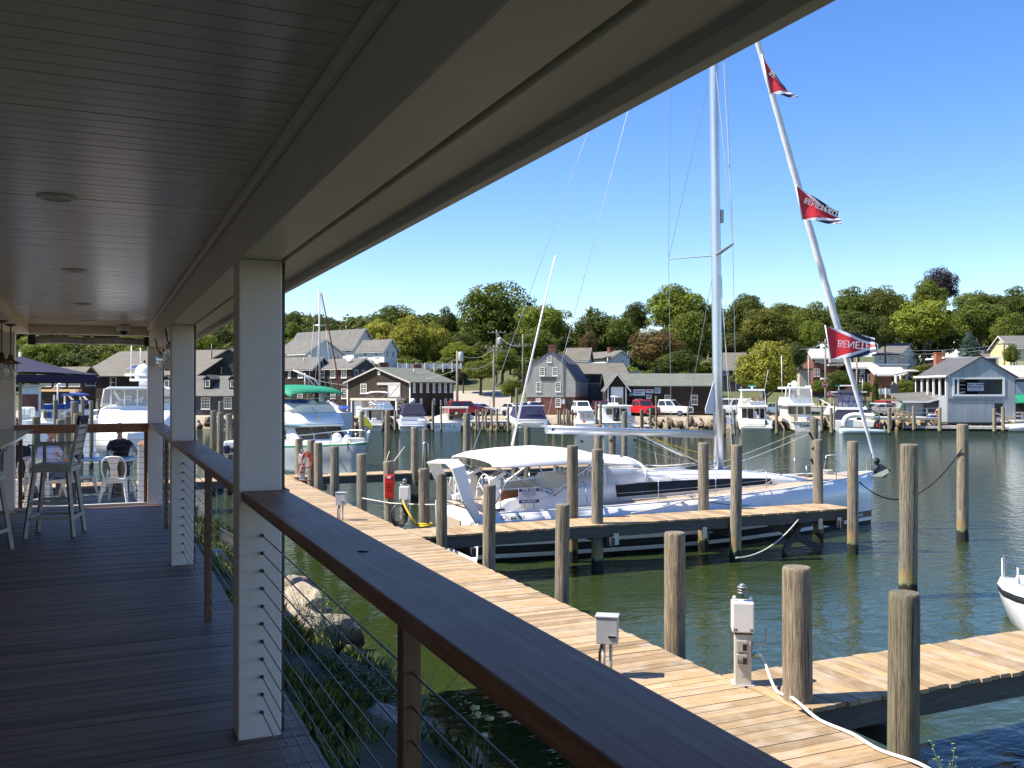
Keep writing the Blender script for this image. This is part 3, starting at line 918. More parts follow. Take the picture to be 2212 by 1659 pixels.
for s in (-1, 1):
 mb = MB(); mb.loft([[(x, s*1.70, sheer(x)), (x, s*1.60, sheer(x) + h), (x, s*1.30, sheer(x) + h), (x, s*1.24, sheer(x))] for x, h in ((2.1, .12), (2.6, .28), (3.6, .42), (4.7, .50), (5.0, .45))], smooth=False)
 mb.build('coaming', M['gel'], sb)
 mb = MB(); mb.box(2.9, s*.9 - .30, sheer(3) - .02, 4.7, s*.9 + .30, sheer(3) + .10); mb.build('cockpit_seat', M['teak'], sb, bevel=.01)
 mb = MB(); mb.bar((2.35, s*.85, 1.2), (2.55, s*.85, 2.02), .34, .30, (1,0,0), .26, .20); mb.build('helm_pedestal', M['gel'], sb, bevel=.02)
 con = MB(); con.bar((2.32, s*.85, 2.02), (2.72, s*.85, 2.22), .52, .10, (0,0,1)); con = con.build('console', M['gel'], sb, bevel=.02)
 for k in (-.12, .12):
  c2 = MB(); c2.bar((2.38, s*.85 + k, 2.075 + .03), (2.66, s*.85 + k, 2.215 + .03), .18, .012); c2.build('screen', M['glass'], con)
 mb = MB(); pts = [(2.18 + .05*math.sin(a), s*.85 + .46*math.cos(a), 1.72 + .46*math.sin(a)) for a in [k*math.pi/12 for k in range(25)]]
 mb.tube(pts, .016, 6)
 for a in (0.5, 2.6, 4.7): mb.tube([(2.2, s*.85, 1.72), (2.18 + .05*math.sin(a), s*.85 + .46*math.cos(a), 1.72 + .46*math.sin(a))], .012, 5)
 mb.build('steering_wheel', M['gel'], sb)
mb = MB(); mb.box(2.9, -.28, 1.3, 3.8, .28, 1.66); mb.build('cockpit_table', plain('varnished_teak', (.30,.15,.06), .35), sb, bevel=.02)
pA = [SP('5', 540, 735, -1.74), SP('5', 455, 560, -1.74), SP('5', 380, 310, -1.66), SP('5', 330, 262, -1.4)]
pB = [SP('5', 320, 640, 1.2), SP('5', 255, 450, 1.2), SP('5', 190, 300, 1.15), SP('5', 172, 262, .95)]
mb = MB()
path = pA + list(reversed(pB))
rr = []
for i, p in enumerate(path):
 w = (.07, .15, .17, .17, .17, .18, .16, .08)[i]
 th = .07
 rr.append([p + Vector((-w, 0, -.05)), p + Vector((w, 0, .05 - w*.15)), p + Vector((w, th*(1 if i < 4 else -1), .0 - w*.15)), p + Vector((-w, th*(1 if i < 4 else -1), -.10))])
fine = []
for i in range(len(rr)-1):
 for k in range(4):
  t = k/4
  fine.append([rr[i][j].lerp(rr[i+1][j], t) for j in range(4)])
fine.append(rr[-1])
mb.loft(fine, smooth=False); mb.build('stern_arch', M['gel'], sb, bevel=.02)
mb = MB(); mb.box(X0 - .12, -1.4, .3, X0 + .05, 1.3, 1.05); mb.build('transom_door', M['gel'], sb, bevel=.03)
mb = MB(); mb.box(X0 - .16, -.75, .62, X0 - .125, .55, .98); mb.build('swim_step', M['teak'], sb)
def arch(x, hw, z_edge, z_top, n=11, a0=0, a1=1):
 return [(x, hw*math.cos(math.pi*(a0 + (a1-a0)*k/(n-1))), z_edge + (z_top - z_edge)*max(0, math.sin(math.pi*(a0 + (a1-a0)*k/(n-1))))**.6) for k in range(n)]
def shell(rings, th=.02):
 out = []
 for r in rings:
  out.append([Vector(p) for p in r] + [Vector(p) - Vector((0, 0, th)) for p in reversed(r)])
 return out
mb = MB()
mb.loft(shell([arch(2.15, 1.58, 2.44, 2.58), arch(2.5, 1.66, 2.42, 2.72), arch(3.3, 1.70, 2.44, 2.80), arch(4.2, 1.70, 2.46, 2.83), arch(5.1, 1.68, 2.44, 2.76), arch(5.4, 1.66, 2.40, 2.68)], .025))
mb.build('bimini', M['canvas_w'], sb)
mb = MB()
mb.loft(shell([arch(x, w, a, b, 11, .16, .84) for x, w, a, b in ((5.42, 1.60, 2.02, 2.66), (6.2, 1.56, 1.98, 2.58), (6.75, 1.50, 1.95, 2.46))], .02))
mb.build('sprayhood', M['canvas_w'], sb)
for a0, a1 in ((0, .16), (.84, 1)):
 mb = MB(); mb.loft(shell([arch(x, w, a, b, 4, a0, a1) for x, w, a, b in ((5.42, 1.60, 1.80, 2.66), (6.2, 1.56, 1.84, 2.58), (6.75, 1.50, 1.88, 2.46))], .01)); mb.build('sprayhood_side', M['vinyl'], sb)
mb = MB()
mb.loft(shell([arch(6.76, 1.49, 1.92, 2.46), arch(7.2, 1.42, 1.92, 2.26), arch(7.75, 1.30, 1.90, 2.0)], .012))
mb.build('sprayhood_window', M['vinyl'], sb)
for x in (5.43, 6.78, 7.76):
 mb = MB(); a = arch(x, *((1.61, 1.80, 2.67) if x < 6 else (1.51, 1.90, 2.47) if x < 7 else (1.31, 1.88, 2.02)))
 mb.tube(a, .035, 6); mb.build('sprayhood_frame', M['canvas_w'], sb)
for s in (-1, 1):
 for a, b in (((2.2, s*1.57, 2.45), (3.9, s*1.62, 1.62)), ((3.4, s*1.69, 2.45), (3.9, s*1.62, 1.62)), ((5.0, s*1.66, 2.46), (3.9, s*1.62, 1.62)), ((2.7, s*1.66, 2.43), (2.2, s*1.68, 1.5))):
  mb = MB(); mb.tube([a, b], .017, 6); mb.build('bimini_strut', M['steel'], sb)
 mb = MB(); mb.bar((3.75, s*1.64, 1.62), (5.0, s*1.66, 2.42), .09, .02, (1,0,0)); mb.build('canvas_strap', M['canvas_w'], sb)
MX = 10.26
mz = 1.9
rake = -.012
def mp(z): return MX + rake*(z - 1.6)
mb = MB(); mb.tube([(mp(z), 0, z) for z in (1.55, 5, 10, 15, 20, 22.6)], [.165, .165, .165, .16, .14, .11], 16, squash=.8)
mast = mb.build('mast', M['alu'], sb)
mb = MB(); mb.bar((mp(2.3)+.045, -.128, 2.3), (mp(5.2)+.045, -.128, 5.2), .018, .012, (0,1,0)); mb.build('red_line', M['red'], mast)
mb = MB(); mb.lathe([(.22,-.03),(.24,0),(.16,.05)], 16, (MX, 0, 1.62)); mb.build('mast_collar', M['black'], mast)
SPZ = (8.55, 14.6)
tips = []
for z in SPZ:
 for s in (-1, 1):
  tip = (mp(z) - .62, s*1.68*(1 if z < 10 else .85), z + .06)
  tips.append(tip)
  mb = MB(); mb.bar((mp(z), s*.05, z), tip, .15, .04, (0,0,1), .09, .03); mb.build('spreader', M['alu'], sb)
bs, be = Vector((mp(3.1) - .2, 0, 3.05)), Vector((4.42, 0, 3.30))
mb = MB()
mb.loft([[p + Vector((0, y, z)) for y, z in ((-.09,.11),(-.115,.03),(-.07,-.12),(.07,-.12),(.115,.03),(.09,.11))] for p in (be, bs)])
boom = mb.build('boom', M['alu'], sb)
mb = MB(); mb.box(be.x + .12, -.119, 3.255, be.x + .20, -.112, 3.335); mb.build('blue_mark', M['blue'], boom)
mb = MB(); mb.tube([(7.6, 0, 3.05), (mp(2) - .15, 0, 1.95)], [.04, .055], 8); mb.build('boom_vang', M['steel'], sb)
mb = MB()
for x in (6.5, 7.3, 5.55):
 mb = MB(); mb.ball((x, 0, 2.93), .05, 8); o = mb.build('block', M['black'], sb)
a = [SP('3', 1779, 985, 0), SP('3', 1700, 1245, 0), SP('3', 1705, 1282, 0), SP('3', 1783, 1284, 0)]
mb = MB(); mb.extr([p + Vector((0, -.012, 0)) for p in a], (0, .024, 0)); mb.build('mainsail', plain('grey_white_sailcloth', (.55,.58,.64), .7, var=.05, scale=3), sb)
hs0, hs1 = Vector((16.55, 0, 2.05)), Vector((mp(19.8) + .15, 0, 19.7))
mb = MB(); rr = []
N = 130
dirv = (hs1 - hs0).normalized(); e1 = dirv.cross(Vector((0,1,0))).normalized(); e2 = Vector((0,1,0))
for i in range(N):
 t = i/(N-1)
 p = hs0.lerp(hs1, t)
 r = .050 + .058*smooth(.0, .30, t) - .045*smooth(.45, 1, t)
 tw = t*120
 rr.append([p + (e1*math.cos(a) + e2*math.sin(a))*r*(1 + .07*math.cos(3*a - tw)) for a in [2*math.pi*j/12 for j in range(12)]])
mb.loft(rr); gen = mb.build('furled_headsail', plain('white_sail_cover', (.72,.71,.73), .75, var=.07, scale=7), sb)
mb = MB(); mb.lathe([(.05,-.22),(.11,-.2),(.11,-.14),(.07,-.1),(.07,0),(.11,.04),(.1,.1),(.04,.16)], 12, (16.62, 0, 1.98)); mb.build('furler_drum', M['black'], sb)
mb = MB(); mb.tube([hs0, (16.7, 0, 1.62)], .02, 6); mb.build('forestay_foot', M['steel'], sb)
wires = []
for s, (t0, t1) in ((-1, (tips[0], tips[2])), (1, (tips[1], tips[3]))):
 cp = (MX - .55, s*1.72, sheer(MX) + .03)
 wires += [[cp, t0, t1, (mp(21.5), s*.05, 21.5)], [(MX - .45, s*1.68, sheer(MX)), (mp(8.2), s*.1, 8.2)], [t0, (mp(14.3), s*.1, 14.3)]]
wires += [[SP('2', 1690, 1590, 1.5), (mp(22.4) - .1, .1, 22.4)], [SP('3', 330, 1350, -1.2), (mp(22.4) - .1, -.1, 22.4)]]
wires += [[(mp(2.0)-.1, .1, 2.0), (7.4, .15, 3.0)], [(mp(2.0) - .3, -.4, 1.95), (6.6, -.1, 2.92)], [(mp(20)+.12, 0, 20), (mp(2.4)+.14, -.1, 2.4)], [(5.6, 0, 3.05), (5.5, 0, 2.85)], [SP('d', 1418, 1010, -.5), SP('d', 1405, 945, 0)]]
wm = plain('rigging_wire', (.32,.33,.35), .4, .7)
for w in wires:
 mb = MB(); mb.tube(w, .0085, 5, False); mb.build('rigging_wire', wm, sb)
mb = MB(); mb.tube([SP('3', 30, 1560, -.2), SP('d', 1198, 553, -.2)], [.035, .022], 8); mb.build('stay_sleeve', M['gel'], sb)
for z, s in ((17.8, 1), (7.9, 1)):
 mb = MB(); mb.tube([(mp(z) + .16, -.05, z), (tips[0][0] + .3, -1.3, 8.8 if z > 10 else 1.7)], .008, 5, False); mb.build('halyard', M['rope'], sb)
mb = MB(); mb.tube([(7.7, -.05, 3.0), (mp(2) - .2, -.1, 2.35)], .012, 5); mb.build('control_line', M['yellow'], sb)
mb = MB(); mb.tube([(7.9, -.1, 3.0), (mp(2) - .1, -.25, 1.85)], .012, 5); mb.build('control_line', M['yellow'], sb)
mb = MB(); mb.box(mp(10) + .17, -.06, 9.55, mp(10) + .27, .06, 9.95); mb.build('steaming_light', M['greymetal'], mast)
sx_ = [2.3, 3.2, 4.8, 6.8, 8.7, 10.6, 12.4, 14.0]
for s in (-1, 1):
 for x in sx_:
  mb = MB(); mb.tube([(x, s*(hb(x) - .07), sheer(x)), (x, s*(hb(x) - .06), sheer(x) + .62)], .013, 6); mb.build('stanchion', M['steel'], sb)
 for h in (.33, .60):
  mb = MB(); mb.tube([(x, s*(hb(x) - .065), sheer(x) + h) for x in sx_[1:]] + [(15.4, s*(hb(15.4) - .04), sheer(15.4) + h)], .005, 4, False); mb.build('lifeline', M['steel'], sb)
 mb = MB(); mb.tube([(14.9, s*(hb(14.9) - .05), sheer(14.9)), (15.0, s*(hb(15.0) - .04), sheer(15) + .6), (15.9, s*.25, sheer(15.9) + .64), (16.3, s*.12, sheer(16.3) + .64), (16.25, s*.1, sheer(16.2))], .015, 6); mb.build('pulpit', M['steel'], sb)
 mb = MB(); mb.tube([(4.3, s*1.90, sheer(4)), (4.3, s*1.91, sheer(4) + .6), (4.6, s*1.92, sheer(4) + .72), (4.75, s*1.94, sheer(4))], .016, 6); mb.build('gate_rail', M['steel'], sb)
 mb = MB(); mb.tube([(1.9, s*1.66, sheer(0)), (1.88, s*1.67, sheer(0) + .62), (2.9, s*1.80, sheer(1) + .64), (2.95, s*1.82, sheer(1))], .016, 6); mb.build('stern_rail', M['steel'], sb)
mb = MB(); mb.extr([(16.2, -.12, 1.55), (16.95, -.12, 1.78), (17.05, -.12, 1.66), (16.75, -.12, 1.52)], (0, .24, 0)); mb.build('bow_roller', M['steel'], sb)
mb = MB(); mb.extr([(16.4, -.09, 1.78), (16.75, -.09, 1.93), (17.15, -.09, 1.70), (16.9, -.09, 1.48)], (0, .18, 0)); mb.build('anchor', plain('galvanised_anchor', (.10,.10,.105), .5, .5), sb)
mb = MB()
for k in range(5): mb.tube([(14.6 + .22*math.cos(a + k), .15 + .18*math.sin(a + k), sheer(14.6) + .09 + .02*k) for a in [2*math.pi*j/14 for j in range(15)]], .02, 5)
mb.build('coiled_line', M['rope'], sb)
mb = MB()
for k in range(6):
 mb.tube([(2.15 + .02*k, 1.62, 1.9), (2.1 + .03*k, 1.6, 1.65 - .05*k), (2.25, 1.62, 1.5 - .06*k), (2.4 - .02*k, 1.6, 1.7), (2.3, 1.62, 1.9)], .022, 5)
mb.build('coiled_line', M['rope'], sb)
for x in (2.3, 4.9, 7.9, 13.2):
 mb = MB(); mb.tube([(x - .14, -hb(x) + .12, sheer(x) + .09), (x + .14, -hb(x) + .12, sheer(x) + .09)], .022, 6); mb.box(x-.03, -hb(x) + .09, sheer(x), x+.03, -hb(x)+.15, sheer(x)+.09); mb.build('cleat', M['black'] if x < 3 else M['steel'], sb)
for x, y in ((3.1, 1.5), (3.7, 1.52), (4.3, 1.5), (5.2, .6), (5.2, .9)):
 for s in (-1, 1):
  z = sheer(x) + (.40 if x < 4.6 else .72)
  mb = MB(); mb.lathe([(.075, z - .12), (.075, z), (.05, z + .03), (.07, z + .12), (.03, z + .15)], 12, (x, s*y, 0)); mb.build('winch', M['steel'], sb)
for s in (-1, 1):
 for y in (.18, .26, .34):
  mb = MB(); mb.tube([(MX - .2, s*y*.6, sheer(9) + .78), (8.5, s*y, sheer(8) + .74), (6.9, s*(y + .25), sheer(7) + .76)], .012, 5); mb.build('deck_line', M['rope'], sb)
 mb = MB(); mb.tube([(12.4, s*.5, sheer(12) + .35), (11.0, s*1.25, sheer(11) + .10), (8.0, s*1.60, sheer(8) + .06), (5.2, s*1.62, sheer(5) + .08)], .014, 5); mb.build('jib_sheet', M['rope'], sb)
q = SP('5', 788, 722, -1.95)
text('lettering', 'Oceanis 55', .18, hull, (q.x + .22, -hb(q.x + .22)*.995 - .015, q.z + .05), (rad(92), 0, rad(-1)), M['black'], sx=1.15)
q = SP('6', 1285, 525, -.55)
bx = 15.45
_r = lambda x: -ring(x)[4][1]
text('lettering', 'BENETEAU', .15, hull, (bx, -_r(bx) - .03, .315), (rad(90), 0, math.atan2(_r(bx - .4) - _r(bx + .4), .8)), M['gel'], sx=1.1)
c0, c1 = SP('5', 843, 600, -1.95), SP('5', 998, 475, -1.95)
bw, bh = c1.x - c0.x, c1.z - c0.z
sign = thing('for_sale_sign', 'white and blue FOR SALE board hung on the sailboat side rail', 'sign', (SBX + (c0.x + c1.x)/2, SBY - 1.95, (c0.z + c1.z)/2), rad(-4))
mb = MB(); mb.box(-bw/2, -.006, -bh/2, bw/2, .006, bh/2); mb.build('board', M['white'], sign)
signblue = plain('sign_blue', (.012, .02, .20), .4)
for z0, z1 in ((bh*.27, bh*.48), (-bh*.48, -bh*.27)):
 mb = MB(); mb.box(-bw*.485, -.010, z0, bw*.485, -.0065, z1); mb.build('band', signblue, sign)
text('lettering', 'FOR SALE', bh*.20, sign, (0, -.012, bh*.375), FRONT, M['white'], sx=1.15, bold=.003)
text('lettering', '860-245-5551', bh*.19, sign, (0, -.012, -bh*.375), FRONT, M['white'], sx=.98, bold=.003)
text('lettering', 'PRESTIGE', bh*.21, sign, (0, -.009, bh*.13), FRONT, signblue, sx=1.1)
text('lettering', 'YACHT SALES', bh*.10, sign, (0, -.009, -bh*.02), FRONT, signblue, sx=1.2)
text('lettering', 'Mystic', bh*.08, sign, (0, -.009, -bh*.12), FRONT, signblue)
# pennants on the headstay
flred = plain('flag_red', (.55, .018, .03), .6, var=.1, scale=3)
flwhite = plain('flag_white', (.72, .72, .74), .6)
flnavy = plain('flag_navy', (.012, .014, .06), .6)
def flag(lab, tl, bl, tr, br, word, D, tsize, ty=0.0, tx=.12, amp=.12, fold=0.05):
 P = [at(*p, D) for p in (tl, bl, tr, br)]
 o = (P[0] + P[1])/2
 t = thing('pennant', lab, 'flag', o, -YAW, group='red pennants on the sailboat headstay')
 inv = Matrix.Rotation(YAW, 3, 'Z')
 L = [inv @ (p - o) for p in P]
 mb = MB(); nu, nv = 72, 48; vs = []
 for i in range(nu+1):
  u = i/nu
  for j in range(nv+1):
   v = j/nv
   a = L[0].lerp(L[1], v); b = L[2].lerp(L[3], v)
   p = a.lerp(b, u)
   vs.append(p + Vector((0, amp*math.sin(u*9 + v*1.3)*u**.7 + fold*u*math.sin(v*5), .03*math.sin(u*7+1)*u)))
 for i in range(nu):
  for j in range(nv):
   u, v = (i+.5)/nu, abs((j+.5)/nv*2 - 1)
   s = v + u*.95
   mb.m = 0 if s < 1.06 else 1 if s < 1.30 else 2 if s < 1.66 else 1 if s < 1.80 else 2
   mb.add([vs[i*(nv+1)+j], vs[(i+1)*(nv+1)+j], vs[(i+1)*(nv+1)+j+1], vs[i*(nv+1)+j+1]], [(0,1,2,3)])
 me = mb.mesh('cloth', [flred, flwhite, flnavy])
 bm = bmesh.new(); bm.from_mesh(me); bmesh.ops.remove_doubles(bm, verts=bm.verts, dist=1e-4)
 for f in bm.faces: f.smooth = True
 bm.to_mesh(me); bm.free()
 c = obj('cloth', me, t)
 mb = MB(); mb.tube([L[0] + Vector((0,0,.03)), L[1] - Vector((0,0,.03))], .02, 6); mb.build('hoist_tape', flwhite, t)
 if word:
  ang = math.atan2((L[2]-L[0]+L[3]-L[1]).z, (L[2]-L[0]+L[3]-L[1]).x)
  q = ((L[0]+L[1])/2).lerp((L[2]+L[3])/2, tx)
  text('lettering', word, tsize, c, (q.x, -amp - .05, q.z + ty), (rad(90), -ang, 0), flwhite, 'LEFT', .92, -1.0)
 return t
def pj(x, y): return px('j', x, y)
p4 = lambda x, y: px('4', x, y)
flag('lowest red pennant, spread wide across the furled headsail', p4(678, 462), p4(722, 715), p4(1068, 552), p4(1060, 690), 'BENETE\'U', 29.6, .33, .0, .16)
flag('middle red pennant curling in the wind halfway up the headstay', pj(815, 834), pj(846, 986), pj(1012, 955), pj(1014, 1016), 'BENETEAU', 27.8, .24, .10, .10, .08, .12)
flag('topmost red pennant, hanging folded under the roof edge', pj(662, 248), pj(703, 418), pj(770, 395), pj(822, 448), 'BE', 26.4, .22, .1, .12, .05, .1)
# mooring lines
def rope(lab, pts, r=.018, mat='rope', sag=0, cat='rope', group='mooring lines', n=14):
 P = []
 if len(pts) == 2 and sag:
  a, b = Vector(pts[0]), Vector(pts[1])
  for i in range(n+1):
   t = i/n; p = a.lerp(b, t); p.z -= sag*4*t*(1-t); P.append(p)
 else:
  P = [Vector(p) for p in pts]
 o = P[0].copy()
 mb = MB(); mb.tube([p - o for p in P], r, 6)
 return tag(mb.build('mooring_line', M[mat], None, o), lab, cat, group)
def SW(x, y, z): return Vector((SBX + x, SBY + y, z))
f5 = at(2078, 970, (gp(2078, 1168, 0) - C_O).dot(C_F) - .2)
rope('dark slack line from the free piling to the sailboat bow', [f5, SW(15.4, -hb(15.4), 1.55)], .022, 'darkrope', 1.05)
rope('pale line from the sailboat cleat down to the pier', [SW(7.9, -hb(7.9), 1.42), Vector((12.6, F1Y1, 1.2))], .016, 'rope', .05)
rope('second pale line from the same cleat, running aft', [SW(7.9, -hb(7.9), 1.42), Vector((16.4, F1Y1 + .05, 1.2))], .014, 'darkrope', .05)
rope('white slack line looped below the deck of the sailboat pier', [gp(1940-350, 1205, .3) , Vector((17.0, F1Y0 - .05, .95))], .018, 'rope', .25)
rope('taut pale line from the far free piling to the sailboat stern', [at(1762, 930, 36), SW(10.6, 1.9, 1.5)], .012, 'rope', .1)
rope('taut pale line beside it, running to the mast foot', [at(1745, 925, 40), SW(9.6, 2.1, 1.4)], .012, 'rope', .1)
rope('slack white line hanging from the dark green piling', [at(841, 975, 38.8), at(831, 1008, 36), at(852, 995, 37), at(874, 965, 38)], .02, 'rope')
rope('low rope strung along the dock edge pilings by the stern', [at(783, 1076, 26.2), at(820, 1083, 25.2), at(845, 1087, 24), at(905, 1090, 22.4), at(955, 1090, 21.3), at(1030, 1088, 22.2)], .016, 'rope')
# power pedestals, boxes, hoses
def pedestal(lab, loc, rz=0.0, nums=('24', '26', '25'), group='power pedestals on the dock'):
 t = thing('power_pedestal', lab, 'pedestal', loc, rz, group)
 beige = plain('pedestal_plastic', (.50,.47,.41), .4, var=.05)
 mb = MB(); mb.box(-.14, -.12, 0, .14, .12, .012); mb.build('base_plate', M['greymetal'], t)
 mb = MB(); mb.box(-.10, -.09, .012, .10, .09, .64); mb.build('pillar', beige, t, bevel=.006)
 mb = MB(); mb.box(-.11, -.10, .641, .11, .10, .68); mb.build('neck', M['black'], t)
 mb = MB(); mb.box(-.135, -.115, .66, .135, .115, 1.04); h = mb.build('head', M['white'], t, bevel=.018)
 for dx in (-.10, .10):
  mb = MB(); mb.lathe([(.022,0),(.022,.03),(.012,.04)], 10, (dx, 0, 1.06)); mb.build('cap', M['white'], h)
 for dx, z in ((-.03, .98), (.05, .99)):
  mb = MB(); mb.tube([(.154, dx, z), (.158, dx, z)], .013, 8); mb.build('screw_hole', M['black'], h)
 for k, z in enumerate((.50, .33)):
  mb = MB(); mb.box(-.085, -.135, z - .07, .045, -.091, z + .07); s = mb.build('socket_cover', clear('smoky_clear_plastic', (.45,.43,.40), .75, .1) if 'smoky' not in MATS else MATS['smoky'], t, bevel=.008); MATS['smoky'] = s.data.materials[0]
  mb = MB(); mb.box(-.01, -.140, z - .05, .04, -.136, z + .03); mb.build('socket', M['black'], s)
 mb = MB(); mb.box(-.02, -.094, .12, .06, -.091, .27); mb.build('plate', M['greymetal'], t)
 mb = MB(); mb.box(.101, -.03, .34, .115, .05, .52); mb.build('breaker_panel', M['black'], t)
 mb = MB(); mb.lathe([(.006,1.06),(.014,1.10),(.014,1.14)], 8); mb.build('lamp_stem', M['black'], t)
 for z, r in ((1.14, .066), (1.175, .066), (1.21, .07)):
  mb = MB(); mb.lathe([(r, z),(r*.85, z + .012),(.03, z + .03)], 18); mb.build('lamp_louver', plain('grey_lamp_metal', (.25,.27,.29), .45, .5), t)
 mb = MB(); mb.lathe([(.045,1.15),(.045,1.225)], 12); mb.build('lamp_glass', plain('amber_lens', (.75,.5,.15), .3), t)
 mb = MB(); mb.lathe([(.05,1.232),(.03,1.25),(.005,1.26)], 14); mb.build('lamp_cap', MATS['grey_lamp_metal'], t)
 text('lettering', nums[0], .05, h, (-.10, -.117, .70), FRONT, M['black'])
 text('lettering', nums[1], .05, h, (.10, -.117, .70), FRONT, M['black'])
 text('lettering', nums[2], .07, t, (-.05, -.142, .31), FRONT, M['black'])
 t.scale = (.88,)*3
 return t
bp = gp(1627, 1482, DZ)
ped = pedestal('white power pedestal with a lamp on top and a white hose', (bp.x - .05, bp.y + .12, DZ), rad(-32))
mb = MB(); mb.tube([(.10, .0, .52), (.20, .04, .50), (.29, .08, .49), (.30, .085, .60), (.30, .085, .68)], .017, 8); mb.build('hose_hook', M['greymetal'], ped)
tp = MB(); tp.tube([(.10, .03, .36), (.16, .03, .33)], .02, 8); tp = tp.build('tap', plain('brass', (.45,.33,.12), .35, .8), ped)
mb = MB(); mb.lathe([(.035,-.01),(.035,.01),(.012,.016)], 10, (.17, .03, .38)); mb.build('tap_handle', plain('aqua_tap_handle', (.25,.62,.62), .4), tp)
hp = [ped.matrix_world @ Vector((0,0,0))]
def dk(x, y, z=.022):
 p = gp(x, y, DZ); return Vector((p.x, p.y, DZ + z))
tapw = Vector(ped.location) + Matrix.Rotation(rad(-32), 3, 'Z') @ Vector((.17, .03, .33))
hpts = [tapw, tapw + Vector((.05, -.03, -.06)), at(1676, 1490, (bp - C_O).dot(C_F) - .25), dk(1712, 1520, .06), dk(1770, 1560), dk(1840, 1590), dk(1900, 1625), dk(1985, 1655), dk(2060, 1700)]
fine = []
for i in range(len(hpts)-1):
 for k in range(6):
  t = k/6
  p0, p1, p2, p3 = hpts[max(0,i-1)], hpts[i], hpts[i+1], hpts[min(len(hpts)-1, i+2)]
  fine.append(.5*((2*p1) + (-p0+p2)*t + (2*p0-5*p1+4*p2-p3)*t*t + (-p0+3*p1-3*p2+p3)*t**3))
for p in fine:
 p.z = max(p.z, DZ + .022)
o0 = fine[0].copy()
mb = MB(); mb.tube([p - o0 for p in fine], .0165, 8)
tag(mb.build('hose', M['hosew'], None, o0), 'white water hose snaking from the pedestal tap across the near planks', 'hose')
b2 = gp(877, 1133, DZ)
ped2 = copy_tree(ped, (b2.x, b2.y + .1, DZ), rad(-28), 'white power pedestal with a looped yellow cord, by the sailboat stern')
for c in list(ped2.children):
 if c.name.startswith(('hose_hook', 'tap')):
  for g in list(c.children): bpy.data.objects.remove(g)
  bpy.data.objects.remove(c)
dz2 = (b2 - C_O).dot(C_F)
def cat(ctrl, n=6):
 out = []
 for i in range(len(ctrl)-1):
  for k in range(n):
   t = k/n
   p0, p1, p2, p3 = ctrl[max(0,i-1)], ctrl[i], ctrl[i+1], ctrl[min(len(ctrl)-1, i+2)]
   out.append(.5*((2*p1) + (-p0+p2)*t + (2*p0-5*p1+4*p2-p3)*t*t + (-p0+3*p1-3*p2+p3)*t**3))
 return out + [ctrl[-1]]
def r4(x, y): return (601.7 + x*.208, 973.3 + y*.208)
yc = [at(*r4(1290, 520), dz2 - .15), at(*r4(1325, 600), dz2 - .3), at(*r4(1390, 710), dz2 - .4), dk(*r4(1440, 780)), dk(*r4(1500, 795)), dk(*r4(1570, 785)), dk(*r4(1590, 768)), dk(*r4(1500, 770)), dk(*r4(1450, 782), .05), dk(*r4(1520, 790), .06), dk(*r4(1640, 775))]
yc = cat(yc); o0 = yc[0].copy()
mb = MB(); mb.tube([p - o0 for p in yc], .024, 8)
tag(mb.build('shore_cable', M['yellow'], None, o0), 'thick yellow shore power cord hanging from the pedestal and coiled on the planks', 'cable')
mb = MB()
c0 = at(*r4(1260, 620), dz2 - .1)
for k in range(5):
 w = .30 + .03*k; h = .42 + .03*k
 mb.tube([Vector((-w*.5 + w*.5*math.cos(a) + .02*k, -.02*k, .20 - h*.5 + h*.5*math.sin(a))) for a in [2*math.pi*j/20 for j in range(21)]], .014, 6)
tag(mb.build('cable_coil', plain('black_cable', (.03,.028,.02), .5), None, c0 + Vector((.08,-.05,-.05)), ), 'loops of black cable hung on the side of the yellow cord pedestal', 'cable')
b3 = gp(659, 1036, DZ)
ped3 = copy_tree(ped2, (b3.x - .1, b3.y, DZ), rad(-20), 'white power pedestal at the far end of the dock with an orange hose')
mb = MB()
for k in range(6):
 r = .20 + .016*k
 mb.tube([Vector((r*math.cos(a)*.7, -.04*k, r*math.sin(a)*1.05 + .02*k)) for a in [2*math.pi*j/22 for j in range(23)]], .02, 6)
mb.tube([Vector(p) for p in ((-.13, 0, -.1), (-.25, -.1, -.35), (-.42, -.2, -.63), (-.1, -.3, -.64), (.25, -.2, -.63))], .02, 6)
tag(mb.build('hose', M['orange'], None, (b3.x - .02, b3.y - .28, DZ + .66)), 'orange hose coiled on the far pedestal', 'hose')
def ebox(lab, loc, rz):
 t = thing('junction_box', lab, 'electrical box', loc, rz, 'grey electrical boxes on the dock')
 for x in (-.045, .045):
  mb = MB(); mb.tube([(x, 0, 0), (x, 0, .46)], .022, 10); mb.build('conduit', M['greymetal'], t)
 mb = MB(); mb.tube([(-.10, .0, 0), (-.10, .02, .3), (-.06, .02, .46)], .018, 8); mb.build('black_conduit', M['black'], t)
 mb = MB(); mb.box(-.14, -.10, .44, .14, .10, .78); b = mb.build('box', M['greymetal'], t, bevel=.012)
 mb = MB(); mb.box(-.15, -.11, .781, .15, .11, .80); mb.build('lid', M['greymetal'], b, bevel=.004)
 mb = MB(); mb.box(.02, -.115, .53, .12, -.101, .555); mb.build('latch', M['steel'], b); t.scale = (.88,)*3
 return t
e1 = gp(1312, 1462, DZ)
eb = ebox('grey electrical box on two conduits, nearest the camera', (e1.x, e1.y, DZ), rad(-35))
e2 = gp(737, 1124, DZ)
copy_tree(eb, (e2.x, e2.y, DZ), rad(-30), 'grey electrical box on two conduits farther along the dock, beyond the rail')
D8 = (gp(844, 1106, DZ) - C_O).dot(C_F)
q = at(*r4(1155, 375), D8 - .22)
rc_ = thing('extinguisher_box', 'red fire extinguisher cabinet strapped to a dock piling', 'cabinet', q, rad(-28))
hw_, hh_ = .135, .315
